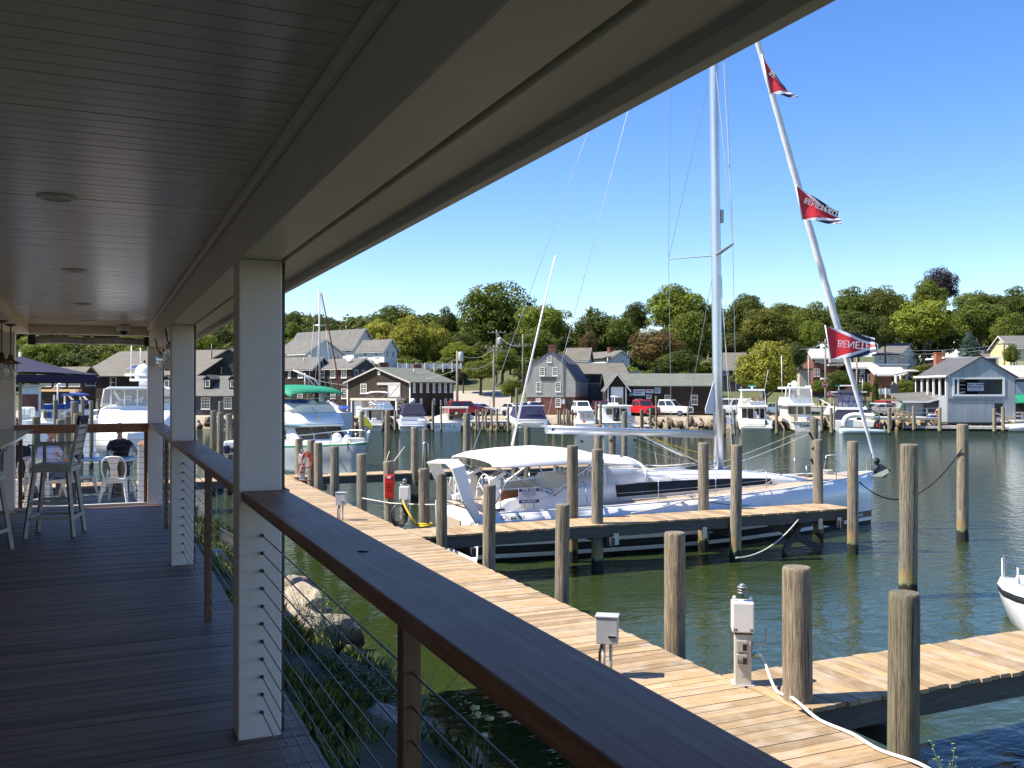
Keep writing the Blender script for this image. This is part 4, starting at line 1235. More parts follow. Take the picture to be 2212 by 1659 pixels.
mb = MB(); mb.box(-hw_*.9, -.10, -hh_, hw_*.9, .10, hh_); b = mb.build('body', M['red'], rc_, bevel=.04)
mb = MB(); mb.box(-hw_*.74, -.108, -hh_*.86, hw_*.74, -.101, hh_*.62); mb.build('door', plain('red_door', (.5,.02,.015), .3), b)
mb = MB(); mb.box(-.05, -.112, hh_*.72, .05, -.102, hh_*.92); mb.build('label_plate', M['white'], b)
for z in (.08, .0, -.09):
 mb = MB(); mb.box(-.06, -.114, z - .015, .06, -.1085, z + .015); mb.build('slot', plain('dark_red', (.16,.008,.006), .5), b)
dq = gp(1024, 1181, .1)
dg = thing('dinghy', 'white dinghy bow poking out under the root of the sailboat pier', 'dinghy', (dq.x, dq.y, 0), rad(-20))
mb = MB(); mb.ball((0, 0, .16), .55, 18, 1.5, .62, .30); mb.build('hull', M['gel'], dg)
for x, y in (('6', (458, 625)), ('6', (1165, 590)), ('6', (255, 630)), ('6', (950, 580)), ('5', (1370, 808))):
 a, b = px(x, *y)
 dd = (gp(a, b, .78) - C_O).dot(C_F)
 w = at(a, b, dd)
 l = Vector((w.x, F1Y0 - .02, w.z)) - fA.location
 mb = MB(); mb.box(l.x - .07, -.035, l.z - .14, l.x + .07, .0, l.z + .14); mb.build('bolted_plate', plain('galvanised_plate', (.55,.52,.42), .5, .3), fA)
wb = gp(2158, 1335, .35)
rb_ = thing('runabout', 'white open boat bow with a steel rail at the right edge of the view', 'boat', (wb.x + 2.6*math.cos(rad(34)) + .74, wb.y + 2.6*math.sin(rad(34)) - .32, -.12), rad(214))
rb_.scale = (.85, .85, .9)
stn = [(0, 1.05), (1.2, 1.02), (2.0, .85), (2.6, .55), (2.95, .22), (3.05, .03)]
mb = MB(); mb.loft([[(x, -w, .75 + .03*x), (x, -w*.98, .60 + .03*x), (x, -w*.8, .1), (x, -.15*w, -.2), (x, .15*w, -.2), (x, w*.8, .1), (x, w*.98, .60 + .03*x), (x, w, .75 + .03*x)] for x, w in stn], mats=[1, 0, 0, 0, 0, 0, 1, 0]); mb.build('hull', [M['gel'], M['black']], rb_)
mb = MB(); mb.tube([(.2, -.95, .80), (.3, -.95, 1.3), (1.5, -.88, 1.36), (2.5, -.50, 1.40), (2.95, 0, 1.42), (2.5, .50, 1.40), (1.5, .88, 1.36), (.3, .95, 1.3), (.2, .95, .8)], .02, 8)
mb.build('bow_rail', M['steel'], rb_)
for x, w in ((1.4, .9), (2.45, .52)):
 for s in (-1, 1):
  mb = MB(); mb.tube([(x, s*w, .80), (x, s*w, 1.38)], .018, 6); mb.build('rail_post', M['gel'], rb_)
mb = MB(); mb.box(.1, -.7, .77, 1.9, .7, .84); mb.build('deck_hatch', M['gelcream'], rb_, bevel=.03)
fl = plain('yellow_white_flower', (.62,.60,.25), .7)
stalk = plain('green_stalk', (.06,.10,.03), .7)
for i, (x, y, lab) in enumerate([(1025, 1530, 'pale flower head hanging over the water, topmost of the group'), (1029, 1543, 'small white flower head below the topmost one'),
    (1057, 1553, 'flower head on a bent stem, rightmost of the group'), (1046, 1588, 'lowest flower head, nearest the camera')]):
 p = at(x, y, 2.4 + .12*i)
 t = thing('wildflower', lab, 'flower', (p.x, p.y, p.z), 0, 'wildflowers beside the porch')
 mb = MB()
 for k in range(22):
  a = k*2.4; r = .0025*math.sqrt(k)
  mb.ball((math.cos(a)*r, math.sin(a)*r, .003*R.random()), .0035, 5)
 mb.build('flower_head', fl, t)
 mb = MB(); mb.tube([(0,0,-.003), (-.02, -.01, -.3), (-.15-.1*i, .02, -1.3)], .0022, 5); mb.build('stem', stalk, t)
mb = MB()
for i in range(26000):
 y = R.uniform(2.0, 26); x = R.uniform(.9, 3.7)
 z = bank_z(x, y)
 if z < .12 or noise.noise((x*1.2, y*.8, 11)) < .02: continue
 h = R.uniform(.06, .24); a = R.random()*6.28; w = .012
 dx, dy = math.cos(a), math.sin(a); l = h*R.uniform(.2, .8)
 mb.add([(x-dy*w, y+dx*w, z-.02), (x+dy*w, y-dx*w, z-.02), (x+dx*l*.4+dy*w*.6, y+dy*l*.4-dx*w*.6, z+h*.65), (x+dx*l, y+dy*l, z+h)], [(0,1,2),(0,2,3)])
t = NT('bank_grass'); c = t.ramp(t.noise(t.coord('Object'), 1.3, 4), [(.3, (.06,.075,.012)), (.6, (.13,.15,.025)), (.8, (.22,.20,.05))]); t.out(c, .7)
tag(mb.build('grass', t.mat), kind='stuff')
def weed(lab, x, y, z, h, n, spread, leaf=.05, m=None):
 t = thing('weed', lab, 'plant', (x, y, z), 0, 'weeds on the bank')
 mb = MB(); lf = MB()
 for i in range(n):
  a = R.random()*6.28; l = spread*R.random(); hh = h*R.uniform(.5, 1)
  pts = [Vector((0,0,0)), Vector((math.cos(a)*l*.35, math.sin(a)*l*.35, hh*.55)), Vector((math.cos(a)*l, math.sin(a)*l, hh))]
  mb.tube(pts, [.006, .004, .002], 5)
  for k in range(9):
   q = pts[1].lerp(pts[2], k/8) if k > 3 else pts[0].lerp(pts[1], .4 + k/6)
   b = R.random()*6.28; u = Vector((math.cos(b), math.sin(b), R.uniform(-.2,.6)))*leaf*R.uniform(.6,1.4); w = Vector((-math.sin(b), math.cos(b), 0))*leaf*.3
   lf.add([q, q + u*.5 + w, q + u, q + u*.5 - w], [(0,1,2,3)])
 mb.build('stem', stalk, t); lf.build('leaves', m or plain('weed_leaf', (.14,.16,.03), .6), t)
for lab, x, y, zz, h, n, s in [('leafy weed growing between the pale boulders', 655, 1320, .9, .8, 14, .45), ('leafy weed leaning over the long wedge rock', 690, 1385, .5, .7, 12, .5),
 ('dense dark weed in the shade by the tan rock', 730, 1450, .6, .8, 26, .7), ('spreading weed below the porch edge', 800, 1540, .7, .7, 26, .7), ('dark weed at the lower edge beside the rail post', 900, 1640, .6, .8, 26, .6),
 ('tall thin weed at the water left of the rail post', 840, 1500, .35, .6, 14, .5)]:
 p = gp(x, y, zz); weed(lab, p.x, p.y, bank_z(p.x, p.y) - .02, h, n, s)
p = at(2050, 1640, 7.6)
weed('green shoot rising at the bottom right dock corner', p.x, p.y, p.z - .5, .75, 7, .30, .03, plain('bright_shoot', (.22,.28,.06), .6))
# wall and roof materials of the far shore
def shingles(name, c0, c1, c2, course=.14, bump=.5):
 t = NT(name)
 v = t.coord('Object')
 n = t.noise(v, .9, 5, .65); n2 = t.noise(t.coord('Object', (3, 3, 9)), 2.2, 3)
 c = t.ramp(t.math('ADD', t.math('MULTIPLY', n, .65), t.math('MULTIPLY', n2, .35)), [(.3, c0), (.5, c1), (.7, c2)])
 sp = t.new("ShaderNodeSeparateXYZ"); t.link(v, sp.inputs[0])
 z = t.math('FRACT', t.math('DIVIDE', sp.outputs['Z'], course))
 t.out(c, .9); t.bump(t.math('ADD', z, t.math('MULTIPLY', n2, .6)), bump, .03)
 return t.mat
W_BROWN = shingles('brown_cedar_shingle', (.016,.010,.007), (.033,.021,.014), (.070,.042,.025))
W_DARK = shingles('dark_grey_shingle', (.030,.029,.030), (.052,.050,.052), (.085,.080,.080))
W_GREY = shingles('grey_clapboard', (.23,.23,.205), (.31,.31,.28), (.38,.37,.335), .18)
W_SLATE = shingles('slate_grey_clapboard', (.055,.058,.060), (.075,.078,.080), (.10,.10,.10), .18)
W_WHITE = shingles('white_clapboard', (.60,.60,.59), (.68,.68,.67), (.73,.73,.72), .2, .3)
W_BRICK = shingles('red_brick', (.12,.045,.030), (.19,.075,.05), (.25,.11,.075), .09)
W_TAN = shingles('tan_clapboard', (.36,.31,.25), (.42,.37,.30), (.47,.42,.34), .2, .3)
W_YEL = shingles('yellow_clapboard', (.55,.48,.26), (.62,.54,.30), (.66,.58,.34), .2, .3)
RF_GREY = shingles('grey_roof_shingle', (.09,.086,.08), (.125,.12,.11), (.165,.158,.145), .2, .4)
RF_TAN = shingles('tan_roof_shingle', (.10,.09,.073), (.135,.122,.10), (.17,.153,.125), .2, .4)
RF_DARK = shingles('dark_roof_shingle', (.060,.060,.064), (.085,.085,.09), (.12,.12,.125), .2, .4)
RF_GREEN = shingles('grey_green_roof_shingle', (.095,.105,.085), (.125,.138,.11), (.16,.17,.14), .2, .4)
RF_PALE = shingles('pale_roof_shingle', (.30,.29,.27), (.38,.37,.345), (.45,.44,.41), .2, .4)
def galv():
 t = NT('weathered_sheet_metal')
 v = t.coord('Object', (1.0, 1.0, .22))
 n = t.noise(v, .9, 5, .65)
 c = t.ramp(n, [(.25, (.22,.24,.25)), (.5, (.31,.34,.355)), (.68, (.37,.385,.385)), (.8, (.38,.30,.22))])
 sp = t.new("ShaderNodeSeparateXYZ"); t.link(t.coord('Object'), sp.inputs[0])
 s = t.math('ADD', sp.outputs['X'], sp.outputs['Y'])
 f = t.math('FRACT', t.math('DIVIDE', s, .82))
 c = t.mix(c, (.10,.11,.115), t.ramp(f, [(0, (.9,.9,.9)), (.045, (0,0,0))]))
 t.out(c, .6, .15); t.bump(n, .3, .03)
 return t.mat
W_METAL = galv()
HOUSES = []
class House:
 def __init__(s): HOUSES.append(s)
def house(label, reg, D, ax, phi, endx, sidex, eave, ridge, kind, wall, roof, side='R', cat='house', name='house', group=None,
  z0=None, over=.35, trim='white', rise=None, depth=None, ridge_d=None, body_name='wall'):
 """a gabled building: ax = picture x of its near corner at depth D; the front runs to endx, the side wall to sidex.
 kind 'g': gable on the front; 's': ridge along the front; 'f': flat or low mono roof."""
 h = House()
 phi = rad(phi)
 X = lambda x: px(reg, x, 0)[0]
 Y = lambda y: px(reg, 0, y)[1]
 k = lambda x: (X(x) - CX)/FPX
 a = (math.cos(phi), math.sin(phi)); b = (-math.sin(phi), math.cos(phi))
 A = (k(ax)*D, D)
 def run(x, dr):
  kk = k(x)
  return (kk*A[1] - A[0])/(dr[0] - kk*dr[1])
 w = abs(run(endx, a))
 d = depth if depth else abs(run(sidex, b))
 if side == 'R': O = (A[0] - a[0]*w, A[1] - a[1]*w)
 else: O = A
 if z0 is None: z0 = ground(O[0] + w/2*a[0], O[1] + w/2*a[1]) - .8
 h.o = thing(name, label, cat, ld(O[0], O[1], z0), -YAW + phi, group)
 h.w, h.d = w, d
 h.inv = (Matrix.Translation(h.o.location) @ Matrix.Rotation(-YAW + phi, 4, 'Z')).inverted()
 h.H = zat(Y(eave), D) - z0
 rd = D + (0 if kind == 'g' else (d/2 if ridge_d is None else ridge_d))
 h.RZ = (zat(Y(ridge), rd) - z0) if rise is None else h.H + rise
 h.reg = reg
 H, RZ = h.H, h.RZ
 mb = MB()
 if kind == 'g':
  mb.extr([(0,0,0),(w,0,0),(w,0,H),(w/2,0,RZ - .1),(0,0,H)], (0,d,0))
 elif kind == 's':
  mb.extr([(0,0,0),(0,0,H),(0,d/2,RZ - .1),(0,d,H),(0,d,0)], (w,0,0))
 else:
  mb.box(0,0,0,w,d,H)
 h.wall = mb.build(body_name, wall, h.o)
 th = .14; ov = over
 def slab(p, q, r, s_):
  n = (Vector(q) - Vector(p)).cross(Vector(s_) - Vector(p)).normalized()*th
  if n.z < 0: n = -n
  m = MB(); m.extr([p, q, r, s_], n); return m
 if kind == 'g':
  sl = (RZ - H)/(w/2)
  for sx in (0, 1):
   e = -ov if sx == 0 else w + ov
   ez = H - sl*ov
   slab((w/2, -ov, RZ - .05), (e, -ov, ez - .05), (e, d + ov, ez - .05), (w/2, d + ov, RZ - .05)).build('roof', roof, h.o)
   if trim:
    m = MB(); m.bar((w/2, -ov - .04, RZ - .06), (e, -ov - .04, ez - .06), .06, .22, (0,1,0));
    m = MB(); m.extr([(w/2, -ov - .05, RZ - .12), (e, -ov - .05, ez - .12), (e, -ov - .05, ez + .06), (w/2, -ov - .05, RZ + .06)], (0, .045, 0)); m.build('rake_board', M[trim], h.o)
 elif kind == 's':
  sl = (RZ - H)/(d/2)
  for sy in (0, 1):
   e = -ov if sy == 0 else d + ov
   ez = H - sl*ov
   slab((-ov, d/2, RZ - .05), (w + ov, d/2, RZ - .05), (w + ov, e, ez - .05), (-ov, e, ez - .05)).build('roof', roof, h.o)
   if trim:
    for xx in (-ov - .05, w + ov + .005):
     m = MB(); m.extr([(xx, d/2, RZ - .12), (xx, e, ez - .12), (xx, e, ez + .06), (xx, d/2, RZ + .06)], (.045, 0, 0)); m.build('rake_board', M[trim], h.o)
  if trim:
   m = MB(); m.box(-ov, -ov - .05, H - sl*ov - .12, w + ov, -ov - .006, H - sl*ov + .02); m.build('eave_board', M[trim], h.o)
 else:
  m = MB(); m.box(-ov, -ov, H + .01, w + ov, d + ov, H + .22); m.build('roof', roof, h.o)
 return h
def onface(h, face, reg, x, y):
 "local (u, z) where the picture ray meets a face"
 q, w_ = px(reg, x, y); d = h.inv.to_3x3() @ ray(q, w_); o = h.inv @ C_O
 if face == 'f': t = (0 - o.y)/d.y; p = o + d*t; return p.x, p.z
 t = ((h.w if face == 'r' else 0) - o.x)/d.x; p = o + d*t
 return p.y, p.z
def fpt(h, face, u, z, out):
 if face == 'f': return Vector((u, -out, z))
 if face == 'r': return Vector((h.w + out, u, z))
 return Vector((-out, u, z))
def fbox(mb, h, face, u0, u1, z0, z1, o0, o1):
 "box on a face, from out-distance o0 to o1"
 a, b = fpt(h, face, u0, z0, o0), fpt(h, face, u1, z1, o1)
 return mb.box(min(a.x,b.x), min(a.y,b.y), min(a.z,b.z), max(a.x,b.x), max(a.y,b.y), max(a.z,b.z))
def rect(h, face, reg, r):
 u0, za = onface(h, face, reg, r[0], r[1]); u1, zb = onface(h, face, reg, r[2], r[3])
 return min(u0,u1), max(u0,u1), min(za,zb), max(za,zb)
def window(h, face, r, grid=(2, 4), reg=None, frame='white', pane='glass', name='window', fw=.075):
 u0, u1, z0, z1 = rect(h, face, reg or h.reg, r)
 if u1 - u0 < .35: c = (u0+u1)/2; u0, u1 = c - .3, c + .3
 mb = MB()
 fbox(mb, h, face, u0, u0+fw, z0, z1, -.01, .06); fbox(mb, h, face, u1-fw, u1, z0, z1, -.01, .06)
 fbox(mb, h, face, u0+fw, u1-fw, z1-fw, z1, -.01, .055); fbox(mb, h, face, u0+fw-.001, u1-fw+.001, z0, z0+fw, -.01, .055)
 gx, gz = grid
 for i in range(1, gx):
  c = u0 + (u1-u0)*i/gx; fbox(mb, h, face, c-.014, c+.014, z0+fw, z1-fw, .0, .035)
 for i in range(1, gz):
  c = z0 + (z1-z0)*i/gz; w_ = .03 if i == gz//2 else .014
  fbox(mb, h, face, u0+fw, u1-fw, c-w_, c+w_, .0, .04)
 o = mb.build(name, M[frame], h.o)
 o['kind'] = 'thing'; del o['kind']
 mb = MB(); fbox(mb, h, face, u0+fw*.5, u1-fw*.5, z0+fw*.5, z1-fw*.5, -.01, .022); mb.build('pane', M[pane], o)
 mb = MB(); fbox(mb, h, face, u0-.05, u1+.05, z0-.07, z0-.001, -.01, .10); mb.build('sill', M[frame], o)
 return o
def panel(h, face, r, mat, name, out=.05, reg=None, parent=None):
 u0, u1, z0, z1 = rect(h, face, reg or h.reg, r)
 mb = MB(); fbox(mb, h, face, u0, u1, z0, z1, -.02, out)
 return mb.build(name, M[mat] if isinstance(mat, str) else mat, parent or h.o)
def corner_boards(h, faces='fr', w=.14, mat='white'):
 for x in (0, h.w):
  mb = MB(); mb.box(x - w if x else -.03, -.03, 0, x + .03 if x else w, .0 - .001, h.H - .05); mb.build('corner_board', M[mat], h.o)
def chimney(h, u, v, w, d, z0, z1, mat=None, parent=None):
 mb = MB(); mb.box(u-w/2, v-d/2, z0, u+w/2, v+d/2, z1); o = mb.build('chimney', mat or W_BRICK, parent or h.o)
 mb = MB(); mb.box(u-w/2-.06, v-d/2-.06, z1, u+w/2+.06, v+d/2+.06, z1+.12); mb.build('chimney_cap', mat or W_BRICK, o)
 return o
def vent(h, x, y, z, hgt=.7):
 mb = MB(); mb.tube([(x, y, z), (x, y, z + hgt)], .07, 8); mb.build('vent_pipe', M['greymetal'], h.o)
# brown waterfront boathouse, gable to the camera
B4 = house('brown shingled barn with a white sliding door high in its gable, by the moored boats', '2', 108, 1148, -38, 598, 1525, 1006, 878, 'g', W_BROWN, RF_GREEN, cat='barn', name='barn', z0=.6, trim='oldwood')
corner_boards(B4)
window(B4, 'f', (716, 1024, 768, 1108), (2, 4))
dd = panel(B4, 'f', (958, 1020, 1066, 1142), plain('white_door_boards', (.55,.53,.50), .7, var=.15, scale=3), 'sliding_door', .09)
u0, u1, z0, z1 = rect(B4, 'f', '2', (958, 1020, 1066, 1142))
mb = MB()
for p, q in (((u0, z0), (u1, z1)), ((u0, z1), (u1, z0)), ((u0, z1-.1), (u1, z1-.1)), ((u0, z0+.1), (u1, z0+.1)), ((u0+.1, z0), (u0+.1, z1)), ((u1-.1, z0), (u1-.1, z1))):
 mb = MB(); mb.bar((p[0], -.11, p[1]), (q[0], -.11, q[1]), .16, .03, (0,1,0)); mb.build('door_brace', M['oldwood'], dd)
panel(B4, 'f', (864, 1014, 1066, 1034), M['oldwood'], 'door_track', .13)
panel(B4, 'f', (864, 914, 886, 948), 'white', 'name_plate', .06)
for x in (1180, 1240, 1297, 1352, 1402, 1452, 1500): window(B4, 'r', (x - 10, 1017, x + 9, 1098), (1, 2), fw=.12)
for x in (1240, 1352, 1452, 1500): window(B4, 'r', (x - 9, 1152, x + 9, 1200), (1, 2), fw=.12)
u0, u1, z0, z1 = rect(B4, 'f', '2', (708, 1148, 1110, 1285))
mb = MB(); mb.box(u0, -1.6, z1 - .25, u1, -.03, z1); mb.build('porch_roof', M['oldwood'], B4.o)
for x in (u0 + .1, (u0+u1)/2 - .6, (u0+u1)/2 + .3, u1 - .2):
 mb = MB(); mb.box(x, -1.55, 0, x + .18, -1.4, z1 - .25); mb.build('porch_post', M['white'], B4.o)
mb = MB(); mb.box(u0, -1.2, 0, u0 + 1.6, -.05, z1 - .26); mb.build('porch_wall', W_WHITE, B4.o)
window(B4, 'f', (1032, 1176, 1092, 1245), (2, 2), pane='glass')
vent(B4, B4.w*.75, B4.d*.45, B4.H + .9)
# two-gabled brown shingled row left of the barn
B3b = house('two-storey brown shingled building with a grey gable, behind the green-canvas cruiser', '2', 116, 640, -32, 365, 842, 879, 806, 's', W_BROWN, RF_GREY, cat='building', name='shingle_building', z0=.6, trim='oldwood')
for r in ((452, 904, 496, 972), (548, 901, 594, 972), (365, 905, 400, 970)): window(B3b, 'f', r, (2, 2))
for r in ((455, 1090, 497, 1152), (549, 1066, 594, 1152)): window(B3b, 'f', r, (3, 4))
for r in ((662, 902, 692, 962), (722, 904, 750, 962)): window(B3b, 'r', r, (2, 2))
mb = MB(); mb.extr([(B3b.w + .02, 0, B3b.H), (B3b.w + .02, B3b.d/2, B3b.RZ - .12), (B3b.w + .02, B3b.d, B3b.H), (B3b.w + .02, B3b.d, 1), (B3b.w + .02, 0, 1)], (.03, 0, 0)); mb.build('gable_wall', W_DARK, B3b.o)
B3a = house('left half of the brown shingled row, its dark gable behind the small mast', '2', 118, 300, -32, -10, 450, 880, 793, 's', W_BROWN, RF_GREY, cat='building', name='shingle_building', z0=.6, trim='oldwood')
for r in ((172, 905, 214, 972), (85, 908, 106, 975)): window(B3a, 'f', r, (2, 2))
for r in ((166, 1080, 211, 1150),): window(B3a, 'f', r, (3, 4))
vent(B3a, B3a.w*.6, B3a.d*.3, B3a.H + .6)
mb = MB(); mb.lathe([(.02,0),(.3,.1),(.36,.2)], 14); ds = mb.build('satellite_dish', M['white'], B3b.o, (B3b.w*.72, B3b.d*.25, B3b.H + 1.0)); ds.rotation_euler = (rad(60), 0, rad(30))
# white complex on the hill
B5 = house('biggest white house on the hill, broad grey roof, gable to the right', '2', 158, 655, -40, 80, 848, 705, 546, 's', W_WHITE, RF_GREY, group='white houses on the hill at left')
window(B5, 'r', (770, 592, 790, 622), (1, 2), frame='white')
panel(B5, 'f', (590, 725, 622, 745), 'glass', 'opening', .03)
B5b = house('small two-storey white house attached below the big one, four windows in view', '2', 150, 920, -40, 692, 1032, 722, 638, 's', W_WHITE, RF_GREY, group='white houses on the hill at left')
for r in ((742, 740, 771, 792), (841, 738, 872, 790)): window(B5b, 'f', r, (2, 4))
for r in ((937, 740, 954, 794), (987, 742, 1005, 796)): window(B5b, 'r', r, (2, 4))
vent(B5, B5.w*.8, B5.d*.28, B5.H + 3.2)
B5c = house('long low white wing on the hill left of the small mast', '2', 152, 240, -40, -40, 560, 755, 640, 's', W_WHITE, RF_GREY, group='white houses on the hill at left')
for x in (92, 120, 190, 215, 248, 270): window(B5c, 'f', (x-10, 775, x+10, 795), (1, 2))
for x in (455, 490, 520): window(B5c, 'r', (x-9, 785, x+9, 812), (1, 2))
def picket_fence(lab, reg, x0, x1, ytop, ybot, D0, D1, n, mat, name='fence', posts=6, postmat=None, col=None):
 P0, P1 = at(*px(reg, x0, ybot), D0), at(*px(reg, x1, ybot), D1)
 H = zat(px(reg, 0, ytop)[1], (D0+D1)/2) - (P0.z + P1.z)/2
 t = thing(name, lab, 'fence', P0)
 v = P1 - P0
 for i in range(n):
  a, b = P0 + v*(i/n + .003), P0 + v*((i+.92)/n)
  a, b = a - P0, b - P0
  mb = MB(); mb.extr([a, b, b + Vector((0,0,H)), a + Vector((0,0,H))], Vector((-v.y, v.x, 0)).normalized()*.04)
  mb.build('board', mat if not isinstance(mat, list) else mat[i % len(mat)], t)
 for i in range(posts):
  a = v*(i/(posts-1))
  mb = MB(); mb.bar(a + Vector((0,0,-.5)), a + Vector((0,0,H+.12)), .14, .14); mb.build('post', postmat or M['white'], t)
 return t
mural = [plain('mural_white', (.62,.60,.56), .8), plain('mural_blue', (.34,.40,.52), .8, var=.3, scale=2), plain('mural_pale', (.50,.52,.55), .8), plain('mural_sand', (.55,.47,.34), .8), plain('mural_white2', (.66,.66,.63), .8)]
picket_fence('white board fence with faded blue mural panels above the sandy bank', '2', 1040, 1592, 848, 893, 138, 138, 34, mural, posts=8)
mb = MB(); p = at(*px('2', 1205, 905), 126); mb.box(-.55, -.4, -2, .55, .4, zat(px('2', 0, 853)[1], 126) - p.z)
tag(mb.build('brick_pier', W_BRICK, None, p), 'short brick chimney stack before the mural fence', 'chimney')
mb = MB(); p = at(*px('2', 914, 890), 126); mb.box(-.6, -.4, -3, .6, .4, zat(px('2', 0, 838)[1], 126) - p.z)
tag(mb.build('brick_pier', W_BRICK, None, p), 'brick chimney stack rising behind the barn ridge', 'chimney')
# grey gambrel house with a brick lower storey
B6 = House()
def gambrel():
 h = house('grey gambrel-roofed house with a red chimney and brick ground floor', '3', 114, 585, -14, 140, 600, 1003, 750, 'g', W_GREY, RF_DARK, trim=None, z0=.8, depth=9.5, cat='house')
 return h
B6 = gambrel()
for c in list(B6.o.children): bpy.data.objects.remove(c)
u = lambda x, y: onface(B6, 'f', '3', x, y)
prof = [u(158, 1140), u(152, 1002), u(205, 850), u(375, 752), u(488, 850), u(588, 1002), u(588, 1140)]
mb = MB(); mb.extr([(a, 0, b) for a, b in prof], (0, 9.5, 0)); B6.wall = mb.build('wall', W_GREY, B6.o)
for i in range(1, 5):
 (a0, b0), (a1, b1) = prof[i], prof[i+1]
 n = Vector((-(b1-b0), 0, a1-a0)).normalized()*.14
 mb = MB(); mb.extr([(a0, -.12, b0), (a1, -.12, b1), (a1, 9.6, b1), (a0, 9.6, b0)], n); mb.build('roof', RF_DARK, B6.o)
lo = [u(160, 1141), u(590, 1141)]
zb = lo[0][1] - .01
mb = MB(); mb.box(prof[0][0] + .08, .08, 0, prof[-1][0] - .08, 9.4, zb); mb.build('brick_storey', W_BRICK, B6.o)
B6.w = prof[-1][0]
for r in ((343, 780, 380, 838), (278, 880, 322, 955), (388, 880, 432, 955), (246, 1010, 291, 1094), (415, 1010, 460, 1094)): window(B6, 'f', r, (3, 4))
window(B6, 'f', (243, 1150, 286, 1177), (3, 2)); window(B6, 'f', (415, 1150, 462, 1226), (3, 4))
panel(B6, 'f', (290, 965, 421, 996), plain('dark_sign_board', (.035,.035,.03), .6), 'sign_board', .07)
panel(B6, 'f', (509, 1160, 556, 1262), plain('dark_door', (.02,.022,.022), .5), 'door', .04)
panel(B6, 'f', (470, 1160, 500, 1200), 'greymetal', 'meter_box', .25)
ca, cb2 = u(336, 690), u(400, 690)
chimney(B6, (ca[0]+cb2[0])/2, 1.6, cb2[0]-ca[0], 1.1, prof[3][1] - 1.2, ca[1])
panel(B6, 'f', (480, 850, 492, 1160), plain('downpipe_grey', (.12,.125,.12), .5), 'corner_pipe', .10)
# slate grey building with arched gallery
B7 = house('slate-grey building with an arched upper gallery, between the gambrel house and the boat shop', '3', 124, 590, 2, 1030, None, 935, 848, 's', W_SLATE, RF_TAN, side='L', z0=1.0, depth=9, cat='building', name='gallery_building', trim=None)
for i in range(3):
 u0, z0 = onface(B7, 'f', '3', 607 + i*104, 1015); u1, z1 = onface(B7, 'f', '3', 700 + i*104, 945)
 pts = [(u0, z0), (u1, z0)] + [((u0+u1)/2 + (u1-u0)/2*math.cos(a), z0 + (z1-z0)*.45 + (z1-z0)*.55*math.sin(a)) for a in [math.pi*k/8 for k in range(9)]]
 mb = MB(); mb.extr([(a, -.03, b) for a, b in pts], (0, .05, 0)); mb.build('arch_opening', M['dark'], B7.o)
mb = MB(); u0, z0 = onface(B7, 'f', '3', 595, 1030); u1, z1 = onface(B7, 'f', '3', 860, 1022); mb.box(u0, -.10, z0, u1, -.001, z1 + .1); mb.build('gallery_rail', plain('grey_rail', (.12,.125,.13), .6), B7.o)
panel(B7, 'f', (806, 935, 816, 1150), MATS['grey_rail'], 'gallery_post', .1)
vent(B7, B7.w*.68, B7.d*.25, B7.H + 1.2, 1.0)
# brown boat shop with signs
B8 = house('long brown boat shop with a grey-green roof, trade signs on the wall', '3', 113, 870, -2, 1840, None, 1040, 940, 's', W_BROWN, RF_GREEN, side='L', z0=.8, depth=10, cat='workshop', name='boat_shop', trim=None)
B8b = house('gabled end bay of the boat shop with a tall white door', '3', 111.2, 868, -2, 1032, None, 1044, 938, 'g', W_BROWN, RF_GREEN, side='L', z0=.8, depth=3.2, cat='workshop', name='shop_bay', over=.5)
corner_boards(B8b)
dw = panel(B8b, 'f', (897, 1052, 1004, 1215), 'white', 'door_frame', .06)
panel(B8b, 'f', (916, 1075, 998, 1145), 'gel', 'shutter_door', .09, parent=dw)
panel(B8b, 'f', (916, 1146, 998, 1212), 'glass', 'door_glass', .07, parent=dw)
signs = [((1055, 1103, 1087, 1128), (.25,.55,.60), 'small pale blue sign on the boat shop wall', None), ((1090, 1072, 1193, 1127), (.62,.64,.66), 'largest white sign on the boat shop wall, with dark print', ('MARINE SERVICE', 'BOAT SALES')),
  ((1200, 1072, 1267, 1105), (.60,.60,.62), 'white sign with a red line of print on the boat shop wall', ('red',)), ((1275, 1055, 1330, 1108), (.38,.42,.46), 'grey-blue sign at the top right of the boat shop signs', None),
  ((1203, 1118, 1250, 1155), (.64,.64,.65), 'square white sign with a black logo, below the red one', ('CM',)), ((1180, 1163, 1232, 1200), (.62,.63,.66), 'lowest white sign on the boat shop wall', None)]
for r, c, lab, txt in signs:
 u0, u1, z0, z1 = rect(B8, 'f', '3', r)
 t = thing('shop_sign', lab, 'sign', B8.inv.inverted() @ Vector(((u0+u1)/2, -.04, (z0+z1)/2)), B8.o.rotation_euler.z, 'signs on the boat shop wall')
 w_, h_ = u1-u0, z1-z0
 mb = MB(); mb.box(-w_/2, -.04, -h_/2, w_/2, .02, h_/2); mb.build('board', plain('sign_%d' % int(c[0]*100+c[1]*1000), c, .5, var=.04), t)
 if txt is None or txt[0] not in ('red', 'CM'):
  for k in range(2):
   mb = MB(); mb.box(-w_*.40, -.046, h_*(.12 - .32*k), w_*(.38 - .2*k), -.041, h_*(.24 - .32*k)); mb.build('print_line', plain('sign_print', (.12,.13,.16), .6), t)
 elif txt[0] == 'red':
  mb = MB(); mb.box(-w_*.40, -.046, h_*.02, w_*.40, -.041, h_*.28); mb.build('print_line', plain('sign_red', (.5,.03,.04), .6), t)
  mb = MB(); mb.box(-w_*.36, -.046, -h_*.25, w_*.30, -.041, -h_*.14); mb.build('print_line', MATS['sign_print'], t)
 else: text('lettering', 'CM', h_*.55, t, (0, -.045, .04), FRONT, M['black'], bold=.02)
